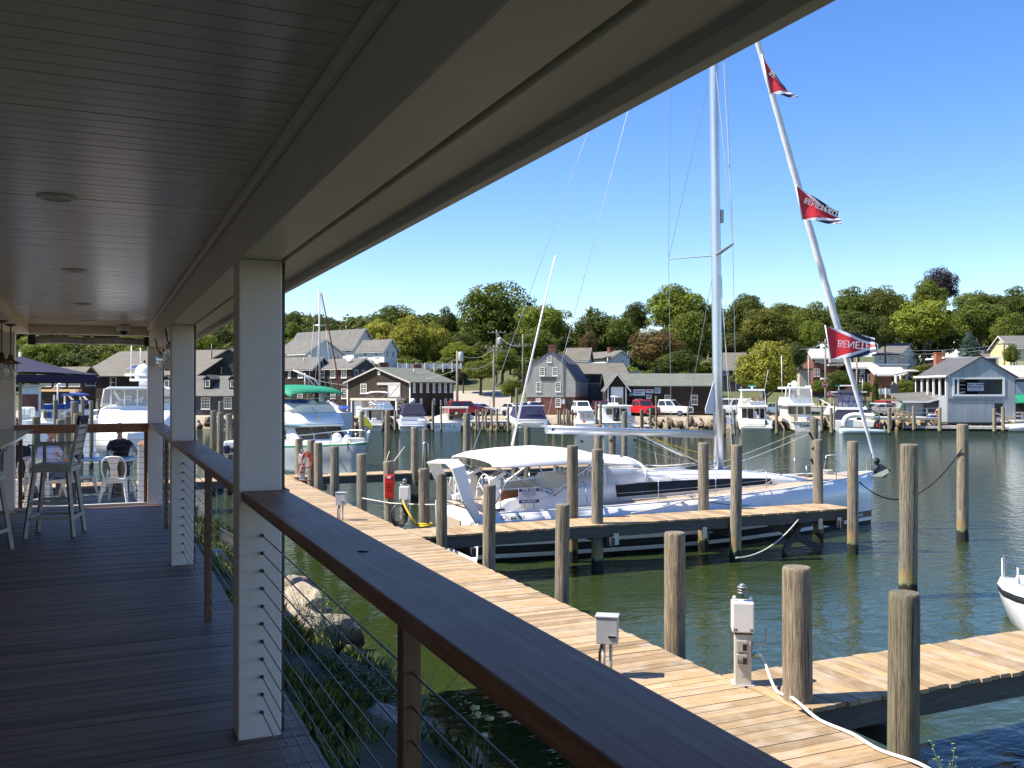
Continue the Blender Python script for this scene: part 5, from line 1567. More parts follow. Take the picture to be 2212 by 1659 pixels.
window(B8, 'f', (1363, 1120, 1421, 1175), (2, 2)); window(B8, 'f', (1595, 1120, 1652, 1205), (2, 2)); window(B8, 'f', (1108, 1155, 1170, 1230), (1, 1))
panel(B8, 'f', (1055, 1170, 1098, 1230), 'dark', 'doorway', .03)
# houses half hidden among the trees
Bh = house('pale-roofed house between the trees behind the gambrel chimney', '3', 150, 510, -12, 690, 560, 815, 715, 's', W_WHITE, RF_TAN, side='L', depth=6)
for x in (528, 575, 625): window(Bh, 'f', (x-12, 822, x+12, 842), (2, 1))
B9 = house('white house with a brick chimney beside the red-brown tree', '3', 158, 905, 25, 1062, None, 790, 735, 'g', W_WHITE, RF_GREY, side='L', depth=9)
window(B9, 'f', (1040, 738, 1060, 778), (1, 2)); window(B9, 'f', (985, 815, 1012, 845), (2, 2))
q = onface(B9, 'f', '3', 975, 705); chimney(B9, q[0], 3, .9, .9, B9.H, q[1], W_BRICK)
B9b = house('low white clapboard gable below the red-brown tree', '3', 140, 1015, 10, 1140, None, 925, 800, 'f', W_WHITE, RF_PALE, side='L', depth=5)
B11 = house('tan-roofed house just right of the mast', '3', 148, 1855, -6, 2090, None, 890, 757, 's', W_DARK, RF_TAN, side='L', depth=10)
window(B11, 'f', (1870, 895, 1895, 945), (1, 2))
Bs = house('small white gable peeping out of the trees right of the mast', '3', 172, 2002, 0, 2050, None, 690, 612, 'g', W_WHITE, RF_GREY, side='L', depth=3, over=.15)
Bg = house('grey garage between the waterfront tree and the narrow brick house', '4', 142, 482, -6, 566, None, 800, 770, 'f', W_TAN, RF_TAN, side='L', depth=4, cat='garage', name='garage')
picket_fence('pale picket fence in front of the brick cottage', '4', 1095, 1245, 945, 988, 129, 129, 16, M['white'], posts=4)
# right bank houses
B12 = house('narrow red brick house with white porches left of the lowest pennant', '4', 146, 590, -6, 770, None, 705, 640, 's', W_BRICK, RF_PALE, side='L', depth=8)
for r in ((608, 706, 622, 740), (622.5, 706, 634, 740), (600, 790, 612, 850), (613, 790, 626, 850), (648, 710, 676, 746), (745, 700, 765, 745)): window(B12, 'f', r, (1, 2))
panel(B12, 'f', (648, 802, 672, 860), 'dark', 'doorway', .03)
panel(B12, 'f', (640, 860, 700, 875), 'white', 'porch_rail', 1.2)
for k, (a, b, c, d_) in enumerate(((700, 745, 860, 718), (690, 770, 800, 755))):
 panel(B12, 'f', (a, d_, c, b), RF_PALE, 'porch_roof', 1.6)
B13 = house('low dark house with a white door and two windows right of the furled sail', '4', 140, 905, -4, 1085, None, 782, 745, 's', plain('maroon_siding', (.045,.022,.02), .8), RF_PALE, side='L', depth=8)
window(B13, 'f', (946, 786, 982, 822), (2, 2)); window(B13, 'f', (943, 832, 982, 890), (2, 2))
dr = panel(B13, 'f', (1003, 830, 1046, 900), 'white', 'door', .06); panel(B13, 'f', (1016, 843, 1032, 885), 'glass', 'door_glass', .075, parent=dr)
B13b = house('brick cottage with a pale porch roof behind the cedar', '4', 136, 1080, -6, 1300, None, 836, 782, 's', W_BRICK, RF_PALE, side='L', depth=7)
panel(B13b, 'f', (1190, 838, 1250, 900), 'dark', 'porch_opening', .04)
for x in (1212, 1250): panel(B13b, 'f', (x-5, 838, x+5, 905), 'white', 'porch_post', 1.0)
u0, z0 = onface(B13b, 'f', '4', 1150, 850); u1, z1 = onface(B13b, 'f', '4', 1365, 818)
mb = MB(); mb.extr([(u0, -2.2, z0), (u0 + 2.5, -2.2, z1), (u1, -2.2, z1), (u1, 0, z1 + .25), (u0 + 2.5, 0, z1 + .25)], (0, 0, .15)); mb.build('porch_roof', RF_PALE, B13b.o)
B14 = house('plain white house with a grey roof right of the lowest pennant', '4', 164, 1240, -28, 1058, 1400, 686, 600, 's', W_WHITE, RF_GREY)
for r in ((1092, 692, 1108, 726), (1182, 710, 1196, 726)): window(B14, 'f', r, (1, 2))
for r in ((1265, 685, 1282, 712), (1355, 690, 1370, 722)): window(B14, 'r', r, (1, 2), frame='greymetal')
B14b = house('white low wing in front of the plain white house', '4', 150, 1060, 0, 1310, None, 765, 745, 'f', W_WHITE, W_WHITE, side='L', depth=6)
B17 = house('tan house with two small skylights above the flat dark building', '4', 165, 1885, -10, 2090, None, 698, 624, 's', W_TAN, RF_TAN, side='L', depth=9)
for x in (1968, 2032):
 u0, z0 = onface(B17, 'f', '4', x, 660)
 mb = MB(); zz = B17.H + .55*(B17.RZ - B17.H); mb.bar((u0-.45, B17.d*.27, zz+.12), (u0+.45, B17.d*.27, zz+.12), .9, .12, (0, -.7, .7)); mb.build('skylight', M['skyglass'], B17.o)
B18 = house('yellow house at the right edge of the view', '4', 150, 2112, -8, 2330, None, 625, 540, 's', W_YEL, RF_GREY, side='L', depth=9)
for r in ((2122, 720, 2150, 775), (2165, 640, 2192, 690)): window(B18, 'f', r, (1, 2))
B16 = house('flat dark building with a white roof edge behind the metal boathouse', '4', 128, 1610, -6, 2012, None, 712, 700, 'f', W_DARK, plain('white_fascia', (.72,.71,.69), .5), side='L', depth=7, cat='building', name='flat_building')
q = onface(B16, 'f', '4', 1580, 670)
chimney(B16, q[0], 1.0, 1.25, 1.1, 0, q[1], plain('terracotta_brick', (.33,.11,.06), .8, var=.2))
panel(B16, 'f', (1995, 712, 2015, 770), 'white', 'corner_post', .05)
B19 = house('white-roofed restaurant with a green awning at the right edge behind the boathouse', '4', 112, 2142, -8, 2420, None, 855, 770, 's', W_SLATE, RF_PALE, side='L', depth=9, z0=.8, cat='building', name='waterfront_building')
panel(B19, 'f', (2150, 893, 2330, 985), plain('reflecting_pane', (.20,.27,.36), .1), 'window', .04)
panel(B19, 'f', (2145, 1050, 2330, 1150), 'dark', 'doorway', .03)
u0, z0 = onface(B19, 'f', '4', 2142, 1050); u1, z1 = onface(B19, 'f', '4', 2340, 988)
mb = MB(); mb.extr([(u0, -.02, z1), (u0, -1.2, z0), (u0, -1.2, z0 - .1), (u0, -.02, z0 - .1)], (u1 - u0, 0, 0)); mb.build('awning', M['green_canvas'], B19.o)
# grey sheet-metal boathouse standing over the water
bz = .55
B15 = House()
h = B15
h.reg = '4'
D = 104.0; phi = rad(-2.5)
def kx(x): return (px('4', x, 0)[0] - CX)/FPX
a = (math.cos(phi), math.sin(phi)); b = (-math.sin(phi), math.cos(phi))
A = (kx(1622)*D, D)
w = abs((kx(2145)*A[1] - A[0])/(a[0] - kx(2145)*a[1]))
h.w, h.d = w, 9.0
h.o = thing('boathouse', 'weathered grey sheet-metal boathouse with a wide open upper window', 'boathouse', ld(A[0], A[1], bz), -YAW + phi)
h.inv = (Matrix.Translation(h.o.location) @ Matrix.Rotation(-YAW + phi, 4, 'Z')).inverted()
F = lambda x, y: onface(h, 'f', '4', x, y)
zE = F(1622, 855)[1]; zR = F(1885, 703)[1]; uR = F(1885, 703)[0]
zo1 = F(1665, 862)[1]; zo0 = F(1665, 1000)[1]; uo0 = F(1660, 900)[0]; uo1 = F(2062, 900)[0]
def wallpart(x0, z0, x1, z1, name='wall_sheet', y0=0, y1=.12): mb = MB(); mb.box(x0, y0, z0, x1, y1, z1); return mb.build(name, W_METAL, h.o)
wallpart(0, .25, w, zo0)                       # lower front
wallpart(0, zo0 + .001, uo0, zE, y1=.13); wallpart(uo1, zo0 + .001, w, zE, y1=.13)
mb = MB(); mb.extr([(0, 0, zE), (w, 0, zE), (uR, 0, zR)], (0, .11, 0)); mb.build('gable_wall', W_METAL, h.o)
wallpart(uo0, zo1, uo1, zE - .001, y1=.11)
mb = MB(); mb.box(-.02, h.d - .1, .25, w, h.d, zE); mb.build('back_wall', W_DARK, h.o)
mb = MB(); mb.box(w - .1, .14, .25, w, h.d - .11, zE); mb.build('side_wall', W_METAL, h.o)
mb = MB(); mb.box(0, .14, .25, .1, h.d - .11, zo0); mb.build('side_wall', W_METAL, h.o)
mb = MB(); mb.box(.11, .14, zo0 - .2, w - .11, h.d - .11, zo0 - .05); mb.build('upper_floor', M['oldwood'], h.o)
side_d = 9.0
zs1, zs0 = zE - .15, zo0 + .0
for i in range(6):
 y = .3 + i*1.72
 mb = MB(); mb.box(-.06, y, zo0 + .001, .12, y + .24, zE); mb.build('gallery_post', M['white'], h.o)
mb = MB(); mb.box(-.25, -.15, zE - .01, .2, h.d + .2, zE + .22); mb.build('eave_board', M['white'], h.o)
sl = (zR - zE)/uR
for e, xe in ((-.3, 0), (w + .3, 1)):
 ez = zR - abs(uR - e)*(sl if xe == 0 else (zR - zE)/(w - uR))
 n = Vector((ez - zR, 0, uR - e)); n = n if n.z > 0 else -n
 n = n.normalized()*.13
 mb = MB(); mb.extr([(uR, -.18, zR + .02), (e, -.18, ez + .02), (e, h.d + .2, ez + .02), (uR, h.d + .2, zR + .02)], n); mb.build('roof', RF_DARK, h.o)
for x0, z0, x1, z1 in ((uo0 - .02, zo0 - .04, uo0 + .22, zo1 + .05), (uo1 - .22, zo0 - .04, uo1 + .02, zo1 + .05), (uo0 + .22, zo1 - .14, uo1 - .22, zo1 + .05), (uo0 + .22, zo0 - .04, uo1 - .22, zo0 + .16)):
 mb = MB(); mb.box(x0, -.06, z0, x1, -.001, z1); mb.build('window_frame', M['white'], h.o)
uq = F(1703, 900)[0]
mb = MB(); mb.box(uq - .09, -.05, zo0 + .16, uq + .09, .1, zo1 - .14); mb.build('mullion', M['white'], h.o)
mb = MB(); mb.box(uo0 + .02, .5, zo0 + .1, uq - .1, .6, zo1 - .2); mb.build('inner_panel', plain('pale_blind', (.5,.48,.44), .8), h.o)
for k in range(4):
 mb = MB(); mb.box(uq + .15, .45, zo0 + .3 + k*.45, uq + 1.0, .52, zo0 + .36 + k*.45); mb.build('rung', M['oldwood'], h.o)
r = rect(h, 'f', '4', (1783, 900, 1908, 962))
sg = thing('boathouse_sign', 'pale printed sign hung inside the open window of the metal boathouse', 'sign', h.inv.inverted() @ Vector(((r[0]+r[1])/2, .25, (r[2]+r[3])/2)), h.o.rotation_euler.z)
sw_, sh_ = r[1]-r[0], r[3]-r[2]
mb = MB(); mb.box(-sw_/2, -.02, -sh_/2, sw_/2, .02, sh_/2); mb.build('board', plain('sign_bluewhite', (.42,.47,.55), .5), sg)
text('lettering', 'DOCK & MARINE', sh_*.20, sg, (0, -.025, sh_*.30), FRONT, M['black'], sx=1.3, bold=.01)
text('lettering', '860-536-0281', sh_*.26, sg, (0, -.025, -.0), FRONT, M['black'], sx=1.25, bold=.012)
for z in (-.24, -.38):
 mb = MB(); mb.box(-sw_*.4, -.025, sh_*(z - .03), sw_*.4, -.0205, sh_*(z + .03)); mb.build('print_line', MATS['sign_print'], sg)
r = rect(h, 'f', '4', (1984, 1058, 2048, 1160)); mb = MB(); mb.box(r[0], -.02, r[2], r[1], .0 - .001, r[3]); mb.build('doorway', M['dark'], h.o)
z1 = F(1700, 1028)[1]; mb = MB(); mb.box(0, -.06, z1 - .1, F(2040, 1028)[0], -.001, z1 + .12); mb.build('girt', plain('grey_girt', (.14,.155,.17), .7), h.o)
for i in range(7):
 for y in (.3, 4.0, 8.0):
  mb = MB(); mb.tube([(.4 + i*(w - .8)/6, y, -2), (.4 + i*(w-.8)/6, y, .24)], .16, 8); mb.build('pile', M['piling'], h.o)
mb = MB(); mb.box(.05, .1, -.0, w - .05, h.d - .05, .24); mb.build('floor_frame', M['beam_wood'], h.o)
LT = house('small grey lean-to shed with a life ring, left of the metal boathouse', '4', 107, 1437, -3, 1285, None, 1045, 1005, 'f', W_METAL, RF_GREY, z0=.7, depth=4, cat='shed', name='lean_to')
for c in list(LT.o.children):
 if c.name.startswith('roof'): bpy.data.objects.remove(c)
wl_ = LT.w
mb = MB(); mb.box(wl_ + .02, -.35, 0, wl_ + 4.4, 3.8, LT.H - .1); mb.build('wall', W_SLATE, LT.o)
mb = MB(); mb.extr([(-.3, -.6, LT.H - .05), (wl_ + .3, -.6, LT.H - .05), (wl_ + 4.4, -.6, LT.H + 1.15), (wl_ + 4.4, 4.2, LT.H + 1.15), (-.3, 4.2, LT.H + .8)], (0, 0, .12)); mb.build('roof', RF_GREY, LT.o)
mb = MB(); mb.extr([(-.3, -.66, LT.H - .12), (wl_ + .3, -.66, LT.H - .12), (wl_ + 4.4, -.66, LT.H + 1.05), (wl_ + 4.4, -.66, LT.H + 1.25), (wl_ + .3, -.66, LT.H + .1), (-.3, -.66, LT.H + .1)], (0, .05, 0)); mb.build('roof_edge', M['white'], LT.o)
lr = LT.inv.inverted() @ Vector((wl_ + 1.5, -.48, LT.H - 1.25))
lq = thing('life_ring', 'orange and white life ring hung on the lean-to shed', 'life ring', lr, LT.o.rotation_euler.z)
for k in range(8):
 mb = MB(); mb.tube([(.36*math.cos(a), 0, .36*math.sin(a)) for a in [2*math.pi*(k + j/5)/8 for j in range(6)]], .10, 8); mb.build('segment', plain('life_ring_orange', (.65,.10,.03), .5) if k % 2 else M['white'], lq)
lb = thing('notice_box', 'small cream framed notice box beside the life ring', 'notice', LT.inv.inverted() @ Vector((wl_ + 3.0, -.42, LT.H - 1.05)), LT.o.rotation_euler.z)
mb = MB(); mb.box(-.25, -.06, -.45, .25, .05, .45); mb.build('frame', M['gelcream'], lb); mb = MB(); mb.box(-.15, -.07, -.33, .15, -.061, .33); mb.build('panel', M['dark'], lb)
# far left: long brown-shingled mill with a hipped grey roof and the gabled wing by the water
B1 = house('long dark shingled mill with a broad grey roof and skylights beyond the porch end', 'a', 119, 2700, -20, 980, None, 456, 92, 's', W_BROWN, RF_TAN, cat='building', name='mill_building', z0=.5, depth=15, trim=None, over=.5)
for r, g in (((1408, 497, 1500, 650), (1, 2)), ((1632, 780, 1720, 880), (2, 2))): window(B1, 'f', r, g)
for (x, y) in ((1600, 185), (1585, 362)):
 u0, z0 = onface(B1, 'f', 'a', x, y)
 t_ = (455 - y)/(455 - 92)
 yy = B1.d/2*t_; zz = B1.H + (B1.RZ - B1.H)*t_
 an = math.atan2(B1.RZ - B1.H, B1.d/2)
 mb = MB(); mb.box(-.85, -.75, 0, .85, .75, .16); o = mb.build('skylight', M['greymetal'], B1.o, (u0 + yy*.25, yy, zz + .08)); o.rotation_euler = (an, 0, 0)
 mb = MB(); mb.box(-.72, -.62, .161, .72, .62, .18); mb.build('pane', M['skyglass'], o)
B1b = house('dark shingled mill wing with three white paired windows below the blue umbrella', 'a', 116, 985, -20, 338, 1190, 458, 345, 's', W_BROWN, RF_TAN, cat='building', name='mill_building', z0=.5, trim=None, over=.4)
for x0, x1 in ((362, 525), (575, 742), (792, 958)): window(B1b, 'f', (x0, 500, x1, 634), (4, 4), pane='reflecting' if False else 'glass')
window(B1b, 'r', (1035, 500, 1182, 624), (2, 2), frame='greymetal')
u0, z0 = onface(B1b, 'f', 'a', 340, 712); u1, z1 = onface(B1b, 'f', 'a', 982, 678)
mb = MB(); mb.box(u0, -.6, z0, u1, -.02, z1); mb.build('balcony_board', M['newwood'], B1b.o)
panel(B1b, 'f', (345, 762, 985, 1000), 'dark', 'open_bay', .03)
for x in (345, 560, 720, 955):
 panel(B1b, 'f', (x, 762, x + 26, 1000), 'gelcream', 'bay_post', .12)
panel(B1b, 'f', (862, 678, 952, 738), plain('faded_notice', (.5,.38,.26), .7), 'notice', .65)
for xx in (830, 1040):
 u0, z0 = onface(B1b, 'f', 'a', xx, 768); u1, z1 = onface(B1b, 'f', 'a', xx + 150, 930)
 mb = MB(); mb.bar((u0, -.5, z0), (u1, -.5, z1), .22, .1, (0,1,0)); mb.build('brace', M['oldwood'], B1b.o)
B2 = house('low dark shingled wing at the water with two dormers, seen between the porch columns', '1', 112, 1960, -8, 1240, None, 835, 690, 's', W_DARK, RF_GREY, cat='building', name='mill_building', z0=.35, depth=8, trim=None, over=.3)
for r in ((1553, 855, 1621, 944), (1727, 853, 1787, 940), (1255, 870, 1312, 930)): window(B2, 'f', r, (3, 4))
for x in (1255, 1572, 1768):
 u0, z0 = onface(B2, 'f', '1', x - 22, 775); u1, z1 = onface(B2, 'f', '1', x + 22, 715)
 wd = u1 - u0
 mb = MB(); mb.extr([(u0 - .1, 1.0, z0 - .5), (u1 + .1, 1.0, z0 - .5), (u1 + .1, 1.0, z1), ((u0+u1)/2, 1.0, z1 + .35), (u0 - .1, 1.0, z1)], (0, 2.8, 0)); dm = mb.build('dormer', W_BROWN, B2.o)
 mb = MB(); mb.extr([((u0+u1)/2 - wd*.8, .85, z1 - .05), ((u0+u1)/2, .85, z1 + .45), ((u0+u1)/2 + wd*.8, .85, z1 - .05), ((u0+u1)/2 + wd*.8, .85, z1 + .1), ((u0+u1)/2, .85, z1 + .6), ((u0+u1)/2 - wd*.8, .85, z1 + .1)], (0, 3.0, 0)); mb.build('dormer_roof', RF_GREY, dm)
 mb = MB(); mb.box(u0 + .05, .94, z0, u1 - .05, .995, z1 - .05); mb.build('window_frame', M['white'], dm)
 mb = MB(); mb.box(u0 + .17, .925, z0 + .12, u1 - .17, .939, z1 - .17); mb.build('pane', M['glass'], dm)
for i in range(8):
 mb = MB(); mb.tube([(1 + i*1.9, .3, -2.5), (1 + i*1.9, .3, .1)], .15, 8); mb.build('pile', M['piling'], B2.o)
B1c = house('tall gabled end of the mill in dark grey shingle behind the dormered wing', '1', 122, 2060, -14, 1500, None, 640, 478, 'g', W_DARK, RF_TAN, cat='building', name='mill_building', z0=.5, depth=14, trim=None, over=.4)
for r in ((1685, 620, 1712, 668), (1820, 630, 1850, 672)): window(B1c, 'f', r, (2, 2))
mb = MB(); u0, z0 = onface(B1c, 'f', '1', 1640, 680); mb.tube([(u0, -.2, z0), (u0, -.2, z0 + 4.2)], .08, 6); mb.build('stove_pipe', M['black'], B1c.o)
Bred = house('red and white waterfront shed at the far left below the umbrella', 'a', 105, 330, 0, 60, None, 640, 600, 'f', W_WHITE, RF_PALE, cat='shed', name='waterfront_shed', z0=.6, depth=.6)
panel(Bred, 'f', (60, 752, 328, 1000), W_BRICK, 'red_wall', .06)
# trees
def leaf_mat(name, dark, mid, light, trans=.34):
 t = NT(name)
 n = t.noise(t.coord('Object', (1,1,1), rand=True), 2.6, 3, .6)
 n2 = t.noise(t.coord('Object', (1,1,1), rand=True), 22, 2)
 f = t.math('ADD', t.math('MULTIPLY', n, .8), t.math('MULTIPLY', n2, .2))
 c = t.ramp(f, [(.32, dark), (.52, mid), (.70, light)])
 tint = t.ramp(t.rand(), [(0, (.82,.86,.80)), (1, (1.12,1.08,1.0))])
 c = t.mix(c, tint, 1.0, 'MULTIPLY')
 t.out(c, .6, 0, .25)
 tr = t.new("ShaderNodeBsdfTranslucent"); mx = t.new("ShaderNodeMixShader")
 t.link(c, tr.inputs[0]); mx.inputs[0].default_value = trans
 o = t.n["Material Output"]
 t.link(t.p.outputs[0], mx.inputs[1]); t.link(tr.outputs[0], mx.inputs[2]); t.link(mx.outputs[0], o.inputs[0])
 return t.mat
LEAF = {
 'green': leaf_mat('leaf_green', (.059, .083, .012), (.127, .160, .022), (.218, .245, .042)),
 'dark': leaf_mat('leaf_dark_green', (.039, .057, .011), (.083, .107, .019), (.144, .168, .035)),
 'bright': leaf_mat('leaf_bright_green', (.085, .109, .012), (.179, .219, .024), (.277, .316, .047)),
 'yellow': leaf_mat('leaf_yellow_green', (.142, .147, .014), (.277, .277, .033), (.413, .395, .071)),
 'olive': leaf_mat('leaf_olive', (.066, .078, .012), (.139, .144, .024), (.224, .212, .042)),
 'rust': leaf_mat('leaf_rust', (.066, .052, .015), (.136, .097, .031), (.212, .153, .054)),
 'plum': leaf_mat('leaf_plum', (.019, .013, .021), (.042, .029, .042), (.078, .054, .071)),
 'blue': leaf_mat('leaf_blue_spruce', (.041, .077, .061), (.094, .147, .124), (.153, .224, .189))}
BARK = wood('tree_bark', [(.04,.032,.024), (.07,.058,.045), (.11,.095,.075)], (6, 6, 1), .9, .2, .5)
def crown_mb(seed, n=5200, lobes=52, leaf=.062, shape='round'):
 rr = random.Random(seed); mb = MB()
 Ls = []
 for i in range(lobes):
  z = 1 - 2*(i + .5)/lobes; a = i*2.39996 + rr.uniform(-.3,.3); q = math.sqrt(max(0, 1 - z*z))
  d = Vector((math.cos(a)*q, math.sin(a)*q, z))
  r = rr.uniform(.48, .82)
  if shape == 'tall': pass
  if shape == 'cone':
   t = (z + 1)/2; r = 1; d = Vector((math.cos(a)*(1 - t)*.80, math.sin(a)*(1 - t)*.80, z*.95))
  if shape == 'open': r = rr.uniform(.55, .95)
  c = d*r
  if z < -.55 and shape != 'cone': c.z *= .72
  lr = rr.uniform(.19, .40) * (1.0 if shape != 'cone' else .62)
  Ls.append((c, lr))
 tot = sum(l*l for _, l in Ls)
 V, F = [], []
 for c, lr in Ls:
  m = int(n*lr*lr/tot)
  sq = rr.uniform(.6, .85)
  for k in range(m):
   z = rr.uniform(-.75, 1); a = rr.random()*6.283; q = math.sqrt(1 - z*z)
   nrm = Vector((math.cos(a)*q, math.sin(a)*q, z))
   rad_ = lr*rr.uniform(.72, 1.08)
   p = c + Vector((nrm.x*rad_, nrm.y*rad_, nrm.z*rad_*sq))
   nn = (nrm + Vector((rr.uniform(-.6,.6), rr.uniform(-.6,.6), rr.uniform(-.3,.8)))).normalized()
   u = nn.cross(Vector((rr.uniform(-1,1), rr.uniform(-1,1), rr.uniform(-1,1)))).normalized(); v = nn.cross(u)
   s = leaf*rr.uniform(.55, 1.2)
   o = len(V)
   V += [p - u*s, p - v*s*.55 + nn*s*.15, p + u*s, p + v*s*.55 + nn*s*.15]
   F.append((o, o+1, o+2, o+3))
 for k in range(n//8):       # leaves of the inner crown
  d = Vector((rr.gauss(0,1), rr.gauss(0,1), rr.gauss(0,1))).normalized()*rr.uniform(.2,.62)
  u = Vector((rr.uniform(-1,1), rr.uniform(-1,1), rr.uniform(-1,1))).normalized(); v = u.cross(Vector((.3,.5,.8))).normalized()
  s = leaf*1.5; o = len(V)
  V += [d - u*s, d - v*s, d + u*s, d + v*s]; F.append((o, o+1, o+2, o+3))
 mb.add(V, F)
 return mb
CROWNS = {}
def crown_mesh(k, kind, shape):
 key = (k, kind, shape)
 if key not in CROWNS:
  if (k, shape) not in CROWNS:
   CROWNS[(k, shape)] = crown_mb(100 + k*7 + len(shape), shape=shape, lobes=(52 if shape == 'round' else 64 if shape == 'open' else 90), n=(9500 if shape != 'open' else 8500), leaf=.047 if shape != 'cone' else .05)
  CROWNS[key] = CROWNS[(k, shape)].mesh('crown', LEAF[kind])
 return CROWNS[key]
def trunk(parent, hz, W, Hh):
 "trunk and limbs that stay inside the crown; hz = height of the crown's middle"
 rr = random.Random(int(hz*997)); mb = MB()
 r = max(.10, W*.06)
 top = hz + Hh*.35
 mb.tube([(0,0,0), (rr.uniform(-.1,.1)*W*.2, .02, hz*.5), (rr.uniform(-.1,.1)*W*.3, 0, hz), (rr.uniform(-.1,.1)*W, .02, top)], [r*1.25, r*.95, r*.7, r*.2], 7)
 for i in range(6):
  a = i*1.1 + rr.random(); z = max(.3*hz, hz - Hh*.85) + Hh*.14*i
  mb.tube([(0, 0, z), (.28*W*math.cos(a), .28*W*math.sin(a), z + Hh*.22), (.6*W*math.cos(a), .6*W*math.sin(a), min(hz + Hh*.5, z + Hh*.5))], [r*.5, r*.3, r*.1], 5)
 return mb.build('trunk', BARK, parent)
def tree(lab, reg, cx, top, w, bot, D, kind='green', shape='round', name='tree', cat='tree', group='trees on the hill', k=None, ztrunk=None):
 "crown drawn between top and bot, w wide, all in picture units of the region"
 s = REG[reg][2]*D/FPX
 q = at(*px(reg, cx, (top+bot)/2), D)
 W, Hh = w*s/2*1.06, (bot-top)*s/2
 lat, dep = (q - C_O).dot(CR2), (q - C_O).dot(CF2)
 g = ground(lat, dep) - .2 if ztrunk is None else ztrunk
 t = thing(name, lab, cat, (q.x, q.y, g), R.random()*6.28, group)
 k = R.randrange(5) if k is None else k
 trunk(t, max(.5, q.z - g), W, Hh)
 c = obj('crown', crown_mesh(k, kind, shape), t, (0, 0, q.z - g))
 c.scale = (W*.93, W*.93, Hh*.98)
 return t
